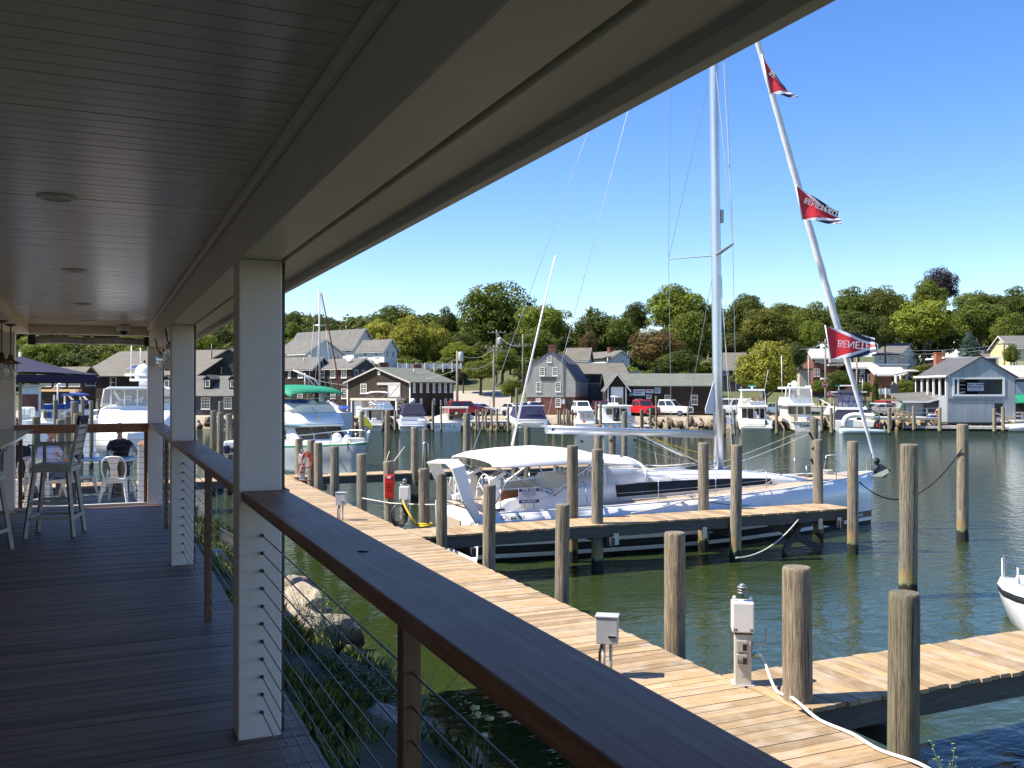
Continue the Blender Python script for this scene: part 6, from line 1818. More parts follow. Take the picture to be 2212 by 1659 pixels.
TR = [  # label, region, centre x, top, width, bottom, depth, kind, shape
 ('dark round tree at the left end of the skyline, just right of the near column', '2', 130, 375, 190, 640, 195, 'dark', 'round'),
 ('bright green bush of a tree above the white wing, by the near column', '2', 130, 480, 160, 640, 175, 'bright', 'round'),
 ('low dark oak on the skyline behind the small mast', '2', 300, 445, 240, 640, 205, 'dark', 'round'),
 ('low dark oak on the skyline above the big white roof', '2', 470, 435, 260, 640, 205, 'dark', 'round'),
 ('low olive oak on the skyline right of the big white roof', '2', 660, 470, 250, 660, 205, 'olive', 'round'),
 ('round full green tree standing above the yellow-green ones', '2', 1010, 330, 410, 640, 185, 'green', 'round'),
 ('yellow-green tree directly behind the small white house', '2', 890, 435, 330, 800, 172, 'yellow', 'round'),
 ('tallest yellow-green tree right of the small white house', '2', 1150, 415, 420, 870, 158, 'yellow', 'round'),
 ('yellow-green tree at the right of its group, beside the dark fir-like tree', '2', 1380, 470, 290, 870, 158, 'yellow', 'round'),
 ('dark tree squeezed between the yellow-green group and the tall open-crowned tree', '2', 1470, 335, 220, 720, 180, 'dark', 'round'),
 ('tall open-crowned elm with grey-green leaves, highest at left', '2', 1870, 130, 680, 760, 176, 'green', 'open'),
 ('dark green understorey tree below the tall elm', '2', 1600, 560, 420, 900, 165, 'dark', 'round'),
 ('light green spreading tree left of the utility poles', '2', 1560, 650, 330, 880, 150, 'bright', 'round'),
 ('green maple by the utility pole above the sandy bank', '2', 1760, 800, 350, 1030, 130, 'green', 'round'),
 ('yellow-green bushy tree between the utility poles', '2', 1950, 705, 370, 960, 140, 'bright', 'round'),
 ('small dark red bush on the sandy bank', '2', 1610, 880, 110, 1000, 132, 'plum', 'round'),
 ('round shrub at the left foot of the gambrel house', '2', 2030, 975, 220, 1165, 122, 'green', 'round'),
 ('broad tree with sunny yellow tips right of the elm', '3', 310, 300, 520, 720, 168, 'bright', 'round'),
 ('dark tree behind the gambrel chimney', '3', 260, 520, 420, 860, 155, 'green', 'round'),
 ('dark tree far left of the gambrel roof', '3', 20, 560, 260, 900, 150, 'dark', 'round'),
 ('broad dark green tree in the middle of the skyline', '3', 800, 345, 480, 820, 172, 'dark', 'round'),
 ('slim dark conifer tip standing out of the middle skyline', '3', 722, 345, 60, 480, 176, 'dark', 'cone'),
 ('green tree behind the red-brown one, left side', '3', 1000, 420, 320, 760, 168, 'green', 'round'),
 ('rusty small tree between two dark ones', '3', 700, 560, 190, 800, 158, 'rust', 'round'),
 ('dark green tree left of the giant crown', '3', 1110, 300, 280, 620, 178, 'dark', 'round'),
 ('giant domed bright green tree left of the mast, tallest of the middle', '3', 1460, 138, 620, 620, 172, 'bright', 'round'),
 ('dark tree filling the gap under the giant dome', '3', 1590, 340, 460, 900, 160, 'green', 'round'),
 ('broad red-brown tree in front of the giant dome', '3', 1300, 535, 540, 900, 148, 'rust', 'round'),
 ('shaded tree below the red-brown one beside the shop roof', '3', 1480, 720, 420, 960, 140, 'dark', 'round'),
 ('dark tree directly behind the mast', '3', 1790, 270, 260, 780, 170, 'dark', 'round'),
 ('dark slanted crown right of the mast', '3', 2080, 213, 420, 680, 176, 'dark', 'round'),
 ('low dark tree right of the mast foot behind the tan roof', '3', 1960, 560, 320, 800, 165, 'dark', 'round'),
 ('tall dark cedar crown at the left of the right-hand hill', '4', 90, 190, 280, 560, 178, 'dark', 'round'),
 ('olive autumn-tinted round tree between the mast and the furled sail', '4', 230, 315, 440, 620, 160, 'olive', 'round'),
 ('broad yellow-green tree on the waterfront behind the fishing boat', '4', 215, 560, 520, 1060, 116, 'yellow', 'round'),
 ('dark understorey tree right of the waterfront tree', '4', 450, 560, 200, 830, 140, 'dark', 'round'),
 ('distant tree left of the furled sail on the skyline', '4', 335, 270, 260, 520, 195, 'green', 'round'),
 ('green tree partly behind the furled sail', '4', 570, 255, 330, 620, 176, 'green', 'round'),
 ('tree with bright tips left of the lowest pennant', '4', 560, 390, 250, 680, 158, 'bright', 'round'),
 ('broad tree crown just right of the furled sail on the skyline', '4', 880, 145, 380, 520, 184, 'green', 'round'),
 ('second broad skyline crown, olive topped, right of the furled sail', '4', 1090, 132, 330, 520, 182, 'olive', 'round'),
 ('dark tree hanging over the lowest pennant', '4', 930, 330, 420, 640, 165, 'dark', 'round'),
 ('dark slim tree between pennant and maple', '4', 1140, 370, 220, 640, 162, 'dark', 'round'),
 ('skyline crown left of the plum-coloured beech', '4', 1230, 195, 260, 480, 186, 'green', 'round'),
 ('big bright-tipped maple on the right-hand hill', '4', 1440, 222, 520, 660, 160, 'bright', 'round'),
 ('domed green crown below the plum-coloured beech', '4', 1480, 90, 300, 420, 186, 'green', 'round'),
 ('plum-coloured beech standing highest on the right-hand skyline', '4', 1570, 22, 270, 300, 196, 'plum', 'open'),
 ('skyline crown right of the plum beech', '4', 1850, 165, 360, 480, 190, 'green', 'round'),
 ('broad dark tree in the middle of the right-hand slope', '4', 1880, 225, 420, 620, 168, 'green', 'round'),
 ('dark tree at the right edge of the skyline', '4', 2150, 140, 300, 520, 186, 'dark', 'round'),
 ('far dark tree filling the right-hand skyline dip', '4', 2010, 205, 260, 500, 192, 'dark', 'round'),
 ('green tree before the tan house at the right edge', '4', 2110, 350, 330, 700, 158, 'green', 'round'),
 ('blue spruce behind the chimney of the flat building', '4', 1790, 515, 210, 720, 150, 'blue', 'cone'),
 ('small street tree before the yellow house', '4', 2110, 590, 130, 780, 138, 'green', 'round'),
 ('narrow cedar beside the brick cottage', '4', 1068, 840, 76, 1070, 124, 'dark', 'cone'),
 ('bush under the narrow brick house', '4', 640, 865, 160, 1000, 128, 'green', 'round'),
 ('wide dark bush behind the furled sail', '4', 800, 785, 260, 985, 132, 'dark', 'round'),
 ('bush left of the narrow cedar', '4', 985, 885, 140, 1000, 128, 'green', 'round'),
 ('big loose bush left of the metal boathouse', '4', 1300, 860, 200, 1020, 120, 'green', 'round'),
 ('bush on the slope above the metal boathouse roof', '4', 1450, 745, 240, 880, 135, 'olive', 'round'),
 ('bright tree above the umbrella, seen through the porch end', '1', 330, 395, 330, 660, 150, 'bright', 'round'),
 ('second bright tree seen through the porch end, right of the first', '1', 560, 400, 330, 640, 165, 'green', 'round'),
 ('dark tree seen through the porch end at the left post', '1', 160, 420, 280, 720, 160, 'dark', 'round'),
 ('tree behind the mill roof left of the far column', '1', 900, 420, 420, 640, 185, 'green', 'round'),
 ('dark tree above the mill gable, between the two columns', '1', 1740, 250, 420, 600, 180, 'dark', 'round'),
 ('bright tree left above the mill roof, between the two columns', '1', 1560, 340, 240, 560, 172, 'bright', 'round'),
 ('tree hidden mostly by the middle column above the mill', '1', 1330, 330, 330, 600, 182, 'green', 'round'),
 ('bush beside the red and white shed at far left', 'a', 245, 510, 190, 700, 112, 'green', 'round')]
for lab, reg, cx, top, w, bot, D, kind, shape in TR:
 b = bot - top < 190 and shape != 'cone' and D < 140
 tree(lab, reg, cx, top, w, bot, D, kind, shape, name='bush' if 'bush' in lab or 'shrub' in lab else 'tree', cat='bush' if 'bush' in lab or 'shrub' in lab else 'tree')
small = crown_mb(999, n=1700, lobes=34, leaf=.095)
vs = [Vector(v) for v in small.v]; fs = small.f
def clump(mb, c, s, i, q=.95):
 ca, sa = math.cos(i), math.sin(i)
 mb.add([(c.x + (v.x*ca - v.y*sa)*s, c.y + (v.x*sa + v.y*ca)*s, c.z + v.z*s*q) for v in vs], fs)
mb = MB()
def ridge(k):
 "height of the wooded skyline along the hill"
 return 24 if k < -.42 else 18.5 + 1.0*smooth(-.1, .0, k) + 5.2*smooth(.12, .26, k)
for i in range(230):
 D = R.uniform(186, 235); k = R.uniform(-.66, .68); L = k*D
 s = R.uniform(3.6, 6.4)
 z = ridge(k)*(.62 + .38*D/195) - s*.95 - R.uniform(0, 5.5)
 clump(mb, ld(L, D, max(z, hill_z(L, D) + s*.3)), s, i)
woods = mb.build('woods', LEAF['dark']); tag(woods, kind='stuff')
def free_spot(L, D, m=2.0):
 p = ld(L, D, 0)
 for h in HOUSES:
  if not hasattr(h, 'inv'): continue
  q = h.inv @ Vector((p.x, p.y, h.o.location.z))
  if -m < q.x < h.w + m and -m*1.5 < q.y < getattr(h, 'd', 9) + m: return False
 return True
for kind, n, seed, nm in (('green', 230, 3, 'undergrowth'), ('dark', 120, 5, 'undergrowth'), ('bright', 110, 9, 'undergrowth')):
 rr = random.Random(seed); mb = MB()
 for i in range(n):
  D = rr.uniform(124, 186); k = rr.uniform(-.62, .60); L = k*D
  if -.10 < k < .02 and D < 142: continue
  if k > .16 and D < 140: continue
  s = rr.uniform(1.6, 3.6)
  if not free_spot(L, D, s): continue
  clump(mb, ld(L, D, hill_z(L, D) + s*.45), s, i, .8)
 tag(mb.build(nm, LEAF[kind]), kind='stuff')
# boats on the far shore
class Boat:
 """a boat seen from its stern or bow; places are given as picture points of a region, turned into metres at depth D.
 local x = across, y = away from the camera, z = up from the water"""
 def __init__(s, label, reg, xc, yw, D, rz=0, cat='motorboat', name='motorboat', group='boats moored along the far shore', wl=0.0):
  s.reg, s.xc = reg, xc
  s.yw = (HORIZON + EYE*FPX/D - REG[reg][1])/REG[reg][2]      # the waterline at that depth
  yw = s.yw
  s.s = REG[reg][2]*D/FPX
  p = at(*px(reg, xc, yw), D); s.o = thing(name, label, cat, (p.x, p.y, wl), -YAW + rad(rz), group)
  s.D = D
 def p(s, x, y, dy=0.0):
  k = 1 + dy/s.D          # farther pieces are a little larger in metres for the same picture size
  z0 = EYE - (EYE - 0)*1.0
  zz = (s.yw - y)*s.s
  return Vector(((x - s.xc)*s.s*k, dy, zz if dy == 0 else EYE + (zz - EYE)*k))
 def hull(s, xl, xr, ysheer, L=9.0, bow_rise=.9, mat='gel', boot='black', bootz=.16, flare=.9, bow='far', name='hull', tip=.55):
  a, b = s.p(xl, ysheer), s.p(xr, ysheer)
  B = (b.x - a.x)/2; c = (a.x + b.x)/2; Z = a.z
  rr = []
  for i in range(11):
   t = i/10
   w = B*(1.0 if t < .35 else max(.02, 1 - ((t - .35)/.65)**2.3)) * (.96 + .04*min(1, t*4))
   z = Z + bow_rise*t**1.7
   f = flare - .42*t**2
   y = L*t if bow == 'far' else L*(1 - t)
   k = 1 + (y/s.D if bow == 'far' else 0)
   ov = (.5*t**3)*(1 if bow == 'far' else -1)
   rr.append([(c*k - w, y + ov, z), (c*k - w*(f*.55 + .45), y + ov*.5, z*.55 + bootz*.45), (c*k - w*f, y, bootz), (c*k - w*f*.97, y, -.12), (c*k - w*.3*(1 - t), y, -.4),
     (c*k + w*.3*(1 - t), y, -.4), (c*k + w*f*.97, y, -.12), (c*k + w*f, y, bootz), (c*k + w*(f*.55 + .45), y + ov*.5, z*.55 + bootz*.45), (c*k + w, y + ov, z)])
  mb = MB(); mb.loft(rr, True, True, True, [0, 0, 1, 1, 1, 1, 1, 0, 0, 2])
  s.B, s.c, s.Z, s.L = B, c, Z, L
  s.h = mb.build(name, [M[mat] if isinstance(mat, str) else mat, M[boot] if isinstance(boot, str) else boot, M['gelcream']], s.o)
  mb = MB()
  for sd in (0, 9): mb.tube([Vector(r[sd]) + Vector((0,0,-.03)) for r in rr], .035, 5)
  mb.build('rub_rail', M['greymetal'], s.o)
  return s.h
 def poly(s, name, pts, y0, y1, mat, parent=None, bevel=0, ref=None):
  ref = y0 if ref is None else ref
  P = [s.p(x, y, ref) for x, y in pts]
  mb = MB(); mb.extr([(q.x, y0, q.z) for q in P], (0, y1 - y0, 0))
  return mb.build(name, M[mat] if isinstance(mat, str) else mat, parent or s.o, bevel=bevel)
 def rect(s, name, x0, y0, x1, y1, d0, d1, mat, parent=None, bevel=0):
  return s.poly(name, [(x0, y1), (x1, y1), (x1, y0), (x0, y0)], d0, d1, mat, parent, bevel)
 def frustum(s, name, bot, top, d0, d1, e0, e1, mat, parent=None, bevel=.03):
  "bot/top = (x0, x1, y); d = depth range at the bottom, e = at the top"
  a0, a1 = s.p(bot[0], bot[2], d0), s.p(bot[1], bot[2], d0); b0, b1 = s.p(top[0], top[2], e0), s.p(top[1], top[2], e0)
  v = [(a0.x, d0, a0.z), (a1.x, d0, a0.z), (a1.x, d1, a0.z), (a0.x, d1, a0.z), (b0.x, e0, b0.z), (b1.x, e0, b0.z), (b1.x, e1, b0.z), (b0.x, e1, b0.z)]
  mb = MB(); mb.add(v, [(0,3,2,1),(4,5,6,7),(0,1,5,4),(1,2,6,5),(2,3,7,6),(3,0,4,7)])
  return mb.build(name, M[mat] if isinstance(mat, str) else mat, parent or s.o, bevel=bevel)
 def tube(s, name, pts, r, mat='steel', parent=None, n=6):
  mb = MB(); mb.tube([s.p(*q) for q in pts], r, n); return mb.build(name, M[mat] if isinstance(mat, str) else mat, parent or s.o)
 def canopy(s, name, x0, x1, ytop, yedge, d0, d1, mat, th=.05):
  rr = []
  for t in (0, .15, .5, .85, 1):
   d = d0 + (d1-d0)*t
   dip = .10*abs(2*t-1)**3
   rr.append([(s.p(x0 + (x1-x0)*u, yedge + (ytop-yedge)*math.sin(math.pi*u)**.5, d0).x, d, s.p(0, yedge + (ytop-yedge)*math.sin(math.pi*u)**.5, d0).z - dip) for u in [k/8 for k in range(9)]])
  mb = MB(); mb.loft([[Vector(q) for q in r] + [Vector(q) - Vector((0,0,th)) for q in reversed(r)] for r in rr])
  return mb.build(name, M[mat], s.o)
 def antenna(s, x, y0, x1, y1, d=3.0, r=.022): return s.tube('antenna', [(x, y0, d), (x1, y1, d)], r, 'gel')
 def dinghy(s, name, x0, x1, ytop, ybot, d=-1.0, mat='gelcream'):
  a, b = s.p(x0, (ytop+ybot)/2, d), s.p(x1, (ytop+ybot)/2, d); r = abs(s.p(0, ytop, d).z - s.p(0, ybot, d).z)/2
  m = (b.x - a.x)
  mb = MB(); mb.tube([(a.x + m*t, d + .1*math.sin(t*3), a.z + r*.5*max(0, t-.7)) for t in [k/10 for k in range(11)]], [r*.45, r*.8] + [r]*6 + [r*.9, r*.7, r*.35], 10)
  mb.tube([(a.x + m*t, d + 1.1, a.z + r*.4) for t in [k/10 for k in range(11)]], [r*.45, r*.8] + [r]*6 + [r*.9, r*.7, r*.35], 10)
  mb.box(a.x + m*.06, d + .05, a.z - r*.5, a.x + m*.86, d + 1.1, a.z - r*.1)
  return mb
b = Boat('white sportfishing boat with a bimini over its flybridge, moored before the brown barn', '2', 800, 1412, 99, 6)
b.hull(690, 912, 1350, 9.5, .9, 'gelcream')
b.frustum('cabin', (738, 905, 1350), (748, 895, 1250), 2.4, 7, 2.6, 6.4, 'gelcream')
b.poly('door', [(800, 1345), (880, 1345), (880, 1258), (800, 1258)], 2.36, 2.42, plain('tan_cabin_door', (.30,.25,.19), .5))
b.poly('opening', [(762, 1345), (797, 1345), (797, 1258), (762, 1258)], 2.37, 2.42, 'dark')
b.rect('flybridge_deck', 680, 1240, 990, 1252, 1.6, 6.6, 'gel')
b.frustum('flybridge', (780, 985, 1240), (795, 950, 1180), 3.0, 6.2, 3.2, 5.6, 'gel')
for x in (800, 835, 870, 905): b.tube('flybridge_rail', [(x, 1240, 2.2), (x, 1200, 2.2)], .03)
b.tube('flybridge_rail', [(790, 1200, 2.2), (915, 1200, 2.2)], .03)
for x in (785, 820): b.rect('seat', x - 12, 1190, x + 12, 1236, 2.9, 3.2, plain('tan_seat', (.45,.36,.26), .7))
b.canopy('bimini', 752, 952, 1088, 1104, 2.4, 5.2, 'canvas_w')
for x, x2 in ((755, 775), (948, 925), (755, 830), (948, 880)): b.tube('bimini_strut', [(x, 1104, 2.6), (x2, 1200 if x2 in (775, 925) else 1150, 2.6)], .022)
b.tube('ladder', [(750, 1350, 1.9), (748, 1255, 1.9)], .03, 'gel'); b.tube('ladder', [(775, 1350, 1.9), (773, 1255, 1.9)], .03, 'gel')
for y in (1270, 1290, 1310, 1330): b.tube('ladder_rung', [(749, y, 1.9), (774, y, 1.9)], .022, 'gel')
for x in (768, 830): b.rect('cockpit_seat', x - 22, 1322, x + 22, 1348, .35, .7, 'gel', bevel=.05)
b.rect('swim_platform', 700, 1384, 900, 1392, -.7, 0, 'gelcream')
text('lettering', 'Miss Ginny', .26, b.h, (b.c, -.012, b.Z*.62), FRONT, M['oldwood'])
b = Boat('white cruiser under a high navy canvas cover', '2', 1170, 1412, 99, 10)
b.hull(1042, 1300, 1345, 9, .9)
b.frustum('deckhouse', (1060, 1290, 1346), (1075, 1270, 1295), .6, 7.5, 1.4, 6.5, 'gel', bevel=.12)
b.frustum('canvas_cover', (1068, 1300, 1300), (1102, 1262, 1196), .8, 6.8, 1.6, 5.4, 'navy', bevel=.15)
b.rect('transom_panel', 1060, 1320, 1215, 1385, -.06, .05, 'gel', bevel=.04)
for y in (1322, 1350, 1386): b.poly('styling_ridge', [(1052, y+6), (1255, y+6), (1235, y-4), (1075, y-4)], -.16, -.061, 'gel', bevel=.02)
b.rect('swim_platform', 1050, 1388, 1262, 1398, -1.0, -.17, 'gel', bevel=.02)
mbd = MB(); q = b.p(1190, 1172, 4); mbd.ball((q.x, q.y, q.z), .28, 12); mbd.build('radar_dome', M['gel'], b.o)
b.tube('antenna_post', [(1190, 1196, 4), (1190, 1180, 4)], .05, 'gel')
b = Boat('low pale blue-white lobster boat with an arched name across its transom', '2', 1455, 1432, 99, 4)
b.hull(1310, 1604, 1362, 8.5, .8, plain('pale_blue_gelcoat', (.50,.58,.63), .3), plain('green_bootstripe', (.03,.16,.10), .5), .10)
for x in (1415, 1478): b.rect('shelter_post', x - 5, 1238, x + 5, 1360, 3.0, 3.2, 'gel')
for x in (1640,): b.rect('shelter_post', x - 5, 1238, x + 5, 1345, 5.6, 5.8, 'gel')
b.rect('shelter_roof', 1405, 1226, 1655, 1240, 2.8, 6.0, 'gelcream', bevel=.03)
b.rect('bulkhead', 1480, 1290, 1600, 1360, 5.2, 5.4, plain('brown_bulkhead', (.28,.16,.08), .6))
b.rect('window', 1422, 1248, 1472, 1310, 5.1, 5.12, 'clearglass')
b.rect('helm_seat', 1490, 1300, 1520, 1350, 4.0, 4.4, 'black')
b.rect('engine_box', 1415, 1340, 1470, 1362, 1.2, 2.2, 'gel')
for i, ch_ in enumerate('VALERIE B.'):
 a = (i - 4.5)/4.5
 text('lettering', ch_, .36, b.h, (b.c + a*1.15, -.02, b.Z*.62 - .20*a*a), (rad(90), a*.55, 0), M['black'])
b.poly('rubber_boat', [(1650, 1352), (1705, 1330), (1690, 1296), (1655, 1300)], 4, 6, 'gel', bevel=.1)
b = Boat('white cruiser with deep purple camper canvas and a grey dinghy across the stern', '3', 215, 1432, 99, 12)
b.hull(70, 360, 1335, 9.5, 1.0)
b.frustum('deckhouse', (95, 350, 1338), (115, 335, 1296), .9, 8, 1.4, 7, 'gel', bevel=.1)
b.frustum('camper_canvas', (92, 362, 1332), (128, 322, 1205), .7, 5.5, 1.5, 4.6, 'purple', bevel=.12)
b.poly('canvas_window', [(172, 1296), (292, 1296), (283, 1245), (180, 1245)], .85, .98, 'bluevinyl')
b.rect('hardtop', 120, 1212, 352, 1222, 1.4, 5.0, 'gel', bevel=.03)
b.rect('canvas_top', 200, 1186, 345, 1212, 3.2, 5.0, 'navy', bevel=.08)
b.rect('radar_bar', 188, 1180, 330, 1188, 2.6, 2.9, 'gel')
mbd = MB(); q = b.p(235, 1195, 2.6); mbd.ball((q.x, q.y, q.z), .22, 10); mbd.build('radar_dome', M['gel'], b.o)
mbd = b.dinghy('dinghy', 66, 306, 1352, 1398, -.75); mbd.build('inflatable_dinghy', plain('grey_inflatable', (.42,.41,.38), .6), b.o)
b.rect('swim_platform', 85, 1398, 340, 1408, -1.2, 0, 'gel')
text('lettering', 'SEA GAL', .28, b.h, (b.c + .3, -.02, b.Z*.80), FRONT, M['red'])
b.tube('dock_bow', [(345, 1390, 1), (420, 1300, 7)], .05, 'gel')
b = Boat('small white cuddy boat with round-cornered plastic windows', '3', 685, 1392, 99, 0)
b.hull(580, 780, 1370, 6.5, .5)
b.frustum('shelter', (610, 770, 1372), (628, 752, 1262), 1.2, 4, 1.6, 3.4, 'gel', bevel=.08)
for x0, x1 in ((634, 660), (668, 712), (718, 748)): b.poly('window', [(x0, 1330), (x1, 1330), (x1, 1280), (x0, 1280)], 1.25, 1.39, plain('hazy_window', (.34,.33,.30), .2))
b.rect('shelter_top', 615, 1256, 765, 1264, 1.3, 3.8, 'gel')
b.poly('orange_mark', [(655, 1365), (685, 1365), (680, 1345), (660, 1345)], 1.05, 1.19, plain('orange_mark', (.5,.14,.03), .5))
b = Boat('white downeast cabin boat with two dark rounded windows and an open doorway', '3', 975, 1400, 99, 2)
b.hull(815, 1140, 1365, 9, .9)
b.frustum('cabin', (838, 1118, 1366), (862, 1098, 1222), 2.6, 7, 2.8, 6.4, 'gel', bevel=.06)
for x0, x1 in ((888, 938), (1016, 1066)): b.rect('window', x0, 1240, x1, 1292, 2.60, 2.72, 'glass', bevel=.02)
b.rect('doorway', 950, 1236, 1004, 1358, 2.62, 2.70, 'dark')
b.rect('cabin_roof', 848, 1212, 1112, 1224, 2.2, 7, 'gel', bevel=.04)
b.rect('roof_hatch', 930, 1190, 1010, 1212, 4, 5.2, 'gel', bevel=.05)
b.tube('mast', [(982, 1212, 4.5), (982, 1140, 4.5)], .05, 'gel'); b.tube('mast', [(948, 1134, 4.5), (1022, 1134, 4.5)], .06, 'gel')
for i in range(11): b.rect('vent_slat', 1062 + i*7, 1304, 1066 + i*7, 1345, 2.3, 2.55, 'gelcream')
b.rect('transom_cap', 815, 1362, 1140, 1370, -.05, .25, plain('green_grey', (.25,.33,.33), .4))
cabinboat = b
b = Boat('white flybridge boat with an inflatable slung across its stern, a flag in the cockpit', '4', 140, 1262, 99, -10)
b.hull(15, 275, 1190, 10, 1.1)
b.frustum('cabin', (42, 240, 1192), (52, 228, 1088), 2.8, 8, 3.0, 7, 'gel', bevel=.05)
for x0, x1 in ((55, 92), (98, 140), (152, 182), (192, 222)): b.rect('window', x0, 1100, x1, 1172, 2.8, 2.92, 'dark')
b.rect('flybridge_deck', 38, 1074, 245, 1088, 1.9, 7.4, 'gel', bevel=.03)
b.frustum('flybridge', (42, 242, 1074), (48, 236, 1030), 3.2, 7, 3.4, 6.4, 'gel', bevel=.05)
for x in (95, 120, 145, 170, 195, 220): b.tube('flybridge_rail', [(x, 1074, 2.2), (x, 1040, 2.2)], .025)
b.tube('flybridge_rail', [(90, 1040, 2.2), (228, 1040, 2.2)], .03)
b.rect('cooler', 55, 1034, 92, 1076, 2.2, 2.8, plain('cream_cooler', (.62,.56,.42), .5))
for x in (140, 198): b.rect('helm_seat', x - 13, 1014, x + 13, 1044, 3.0, 3.3, plain('tan_leather', (.40,.20,.10), .5))
b.rect('hardtop', 46, 948, 228, 964, 2.6, 6.2, 'gel', bevel=.04)
for x0, x1, y0 in ((50, 58, 2.8), (226, 236, 2.8), (72, 52, 5.8), (205, 228, 5.8)): b.tube('hardtop_leg', [(x0, 962, y0), (x1, 1072, y0)], .05, 'gel')
for y in (985, 1010, 1035): b.tube('ladder_rung', [(52, y, 2.7), (68, y, 2.7)], .025, 'gel')
b.tube('radar_post', [(138, 948, 4), (138, 930, 4)], .12, 'gel'); b.rect('radar_bar', 108, 920, 172, 930, 3.9, 4.2, 'tealglass')
b.antenna(226, 950, 254, 800, 3); b.antenna(52, 950, 50, 930, 3)
mbd = b.dinghy('dinghy', 22, 238, 1200, 1238, -.9); mbd.build('inflatable_dinghy', M['gelcream'], b.o)
b.rect('swim_platform', 20, 1240, 262, 1250, -1.4, 0, 'gel')
b.rect('outboard', 205, 1190, 222, 1225, -1.1, -.8, 'black')
def ensign(boat, x, ytop, ybot, d, lab, w=26):
 q0, q1 = boat.p(x, ytop, d), boat.p(x, ybot, d)
 t = thing('ensign', lab, 'flag', boat.o.matrix_basis @ Vector((q0.x, q0.y, q1.z)), boat.o.rotation_euler.z, 'striped ensigns on boats')
 hh = q0.z - q1.z; ww = w*boat.s
 mb = MB(); mb.tube([(0,0,-.2), (0,.0,hh)], .02, 6); mb.build('staff', M['gel'], t)
 red = plain('ensign_red', (.5,.03,.04), .7); blu = plain('ensign_blue', (.02,.03,.14), .7)
 for i in range(7):
  mb = MB(); x0 = ww*i/7
  mb.extr([(x0, .02*(i % 2), hh*.95 - .08*i), (x0 + ww/7, .02*((i+1) % 2), hh*.95 - .08*(i+1)), (x0 + ww/7, .02*((i+1) % 2), hh*.12 + .02*i), (x0, .02*(i % 2), hh*.12)], (0, .012, 0))
  mb.build('stripe', red if i % 2 == 0 else M['white'], t)
 mb = MB(); mb.box(0, -.012, hh*.62, ww*.45, -.003, hh*.94); mb.build('canton', blu, t)
ensign(b, 146, 1118, 1185, .3, 'limp striped flag on the stern of the flybridge boat with the inflatable')
b = Boat('cream flybridge yacht with its name across the stern and a clear-curtained bridge', '4', 520, 1268, 99, -7)
b.hull(430, 662, 1205, 11, 1.4, 'gelcream', 'black', .14)
b.frustum('cabin', (420, 612, 1206), (432, 604, 1078), 2.8, 8, 3.0, 7.4, 'gelcream', bevel=.05)
for r in ((414+24, 1085, 490, 1142), (506, 1085, 548, 1142), (568, 1085, 604, 1142)): b.rect('window', r[0], r[1], r[2], r[3], 2.78, 2.92, 'glassb', bevel=.04)
b.rect('door', 500, 1082, 556, 1200, 2.84, 2.90, 'gel')
b.rect('flybridge_deck', 405, 1062, 622, 1080, 1.6, 8, 'gel', bevel=.05)
b.frustum('flybridge', (408, 618, 1062), (415, 610, 1010), 3.4, 7.6, 3.6, 7, 'gel', bevel=.05)
b.rect('hardtop', 398, 930, 602, 948, 2.4, 6.8, 'gel', bevel=.06)
b.poly('clear_curtain', [(412, 1062), (608, 1062), (596, 948), (424, 948)], 2.3, 2.33, 'vinyl')
for x, x2 in ((412, 400), (440, 436), (598, 610)): b.tube('hardtop_leg', [(x, 946, 2.3), (x2, 1062, 2.3)], .05, 'gel')
for x in (470, 525): b.rect('helm_seat', x - 14, 995, x + 14, 1030, 3.1, 3.4, plain('pale_seat', (.6,.6,.58), .6))
b.tube('radar_post', [(500, 930, 4.5), (500, 912, 4.5)], .3, 'gel'); b.rect('radar_bar', 455, 902, 525, 914, 4.3, 4.7, 'gel', bevel=.04)
mbd = MB(); q = b.p(505, 905, 4.8); mbd.ball((q.x, q.y, q.z), .34, 12); mbd.build('radar_dome', M['gel'], b.o)
for x in (438, 470, 575, 600):
 mbd = MB(); q = b.p(x, 926, 3.0); mbd.ball((q.x, q.y, q.z), .12, 8); mbd.build('dome_light', M['gel'], b.o)
b.antenna(390, 1010, 386, 690, 3, .035); b.antenna(590, 940, 586, 690, 3, .03)
b.rect('fighting_chair', 452, 1150, 480, 1196, 1.6, 2.0, plain('teak_chair', (.35,.2,.1), .5))
for x in (440, 500, 530): b.rect('cockpit_locker', x - 14, 1165, x + 14, 1204, .9, 1.3, 'gelcream', bevel=.03)
b.rect('covering_board', 428, 1200, 664, 1207, -.06, .4, 'teak')
text('lettering', 'Loon-A-B', .46, b.h, (b.c + .05, -.02, b.Z*.66), FRONT, M['black'], bold=.012)
text('lettering', 'MYSTIC, CT', .20, b.h, (b.c + .2, -.02, b.Z*.34), FRONT, M['greymetal'])
ensign(b, 540, 1158, 1210, .2, 'limp striped flag on the stern of the cream yacht', 22)
b = Boat('white aft-cabin cruiser wrapped in blue canvas below and smoked curtains above', '4', 885, 1255, 99, -12)
b.hull(745, 1035, 1190, 10, 1.0)
b.frustum('cabin', (762, 1012, 1192), (780, 1000, 1095), 1.2, 8, 1.4, 7.4, 'gel', bevel=.08)
b.frustum('canvas_skirt', (742, 1030, 1190), (782, 1004, 1112), .6, 3, 1.1, 2.4, 'navy', bevel=.05)
b.rect('flybridge_deck', 778, 1090, 1008, 1110, 1.0, 7.6, 'gel', bevel=.05)
b.frustum('flybridge_curtain', (798, 990, 1090), (808, 975, 975), 1.6, 5.6, 2.0, 5.0, 'bluevinyl', bevel=.05)
b.frustum('canvas_top', (800, 985, 978), (830, 955, 955), 1.8, 5.4, 2.2, 5.0, 'navy', bevel=.08)
for x, x2 in ((806, 798), (835, 832), (880, 880), (930, 932), (975, 988)): b.tube('curtain_frame', [(x, 975, 1.55), (x2, 1090, 1.55)], .035, 'navy')
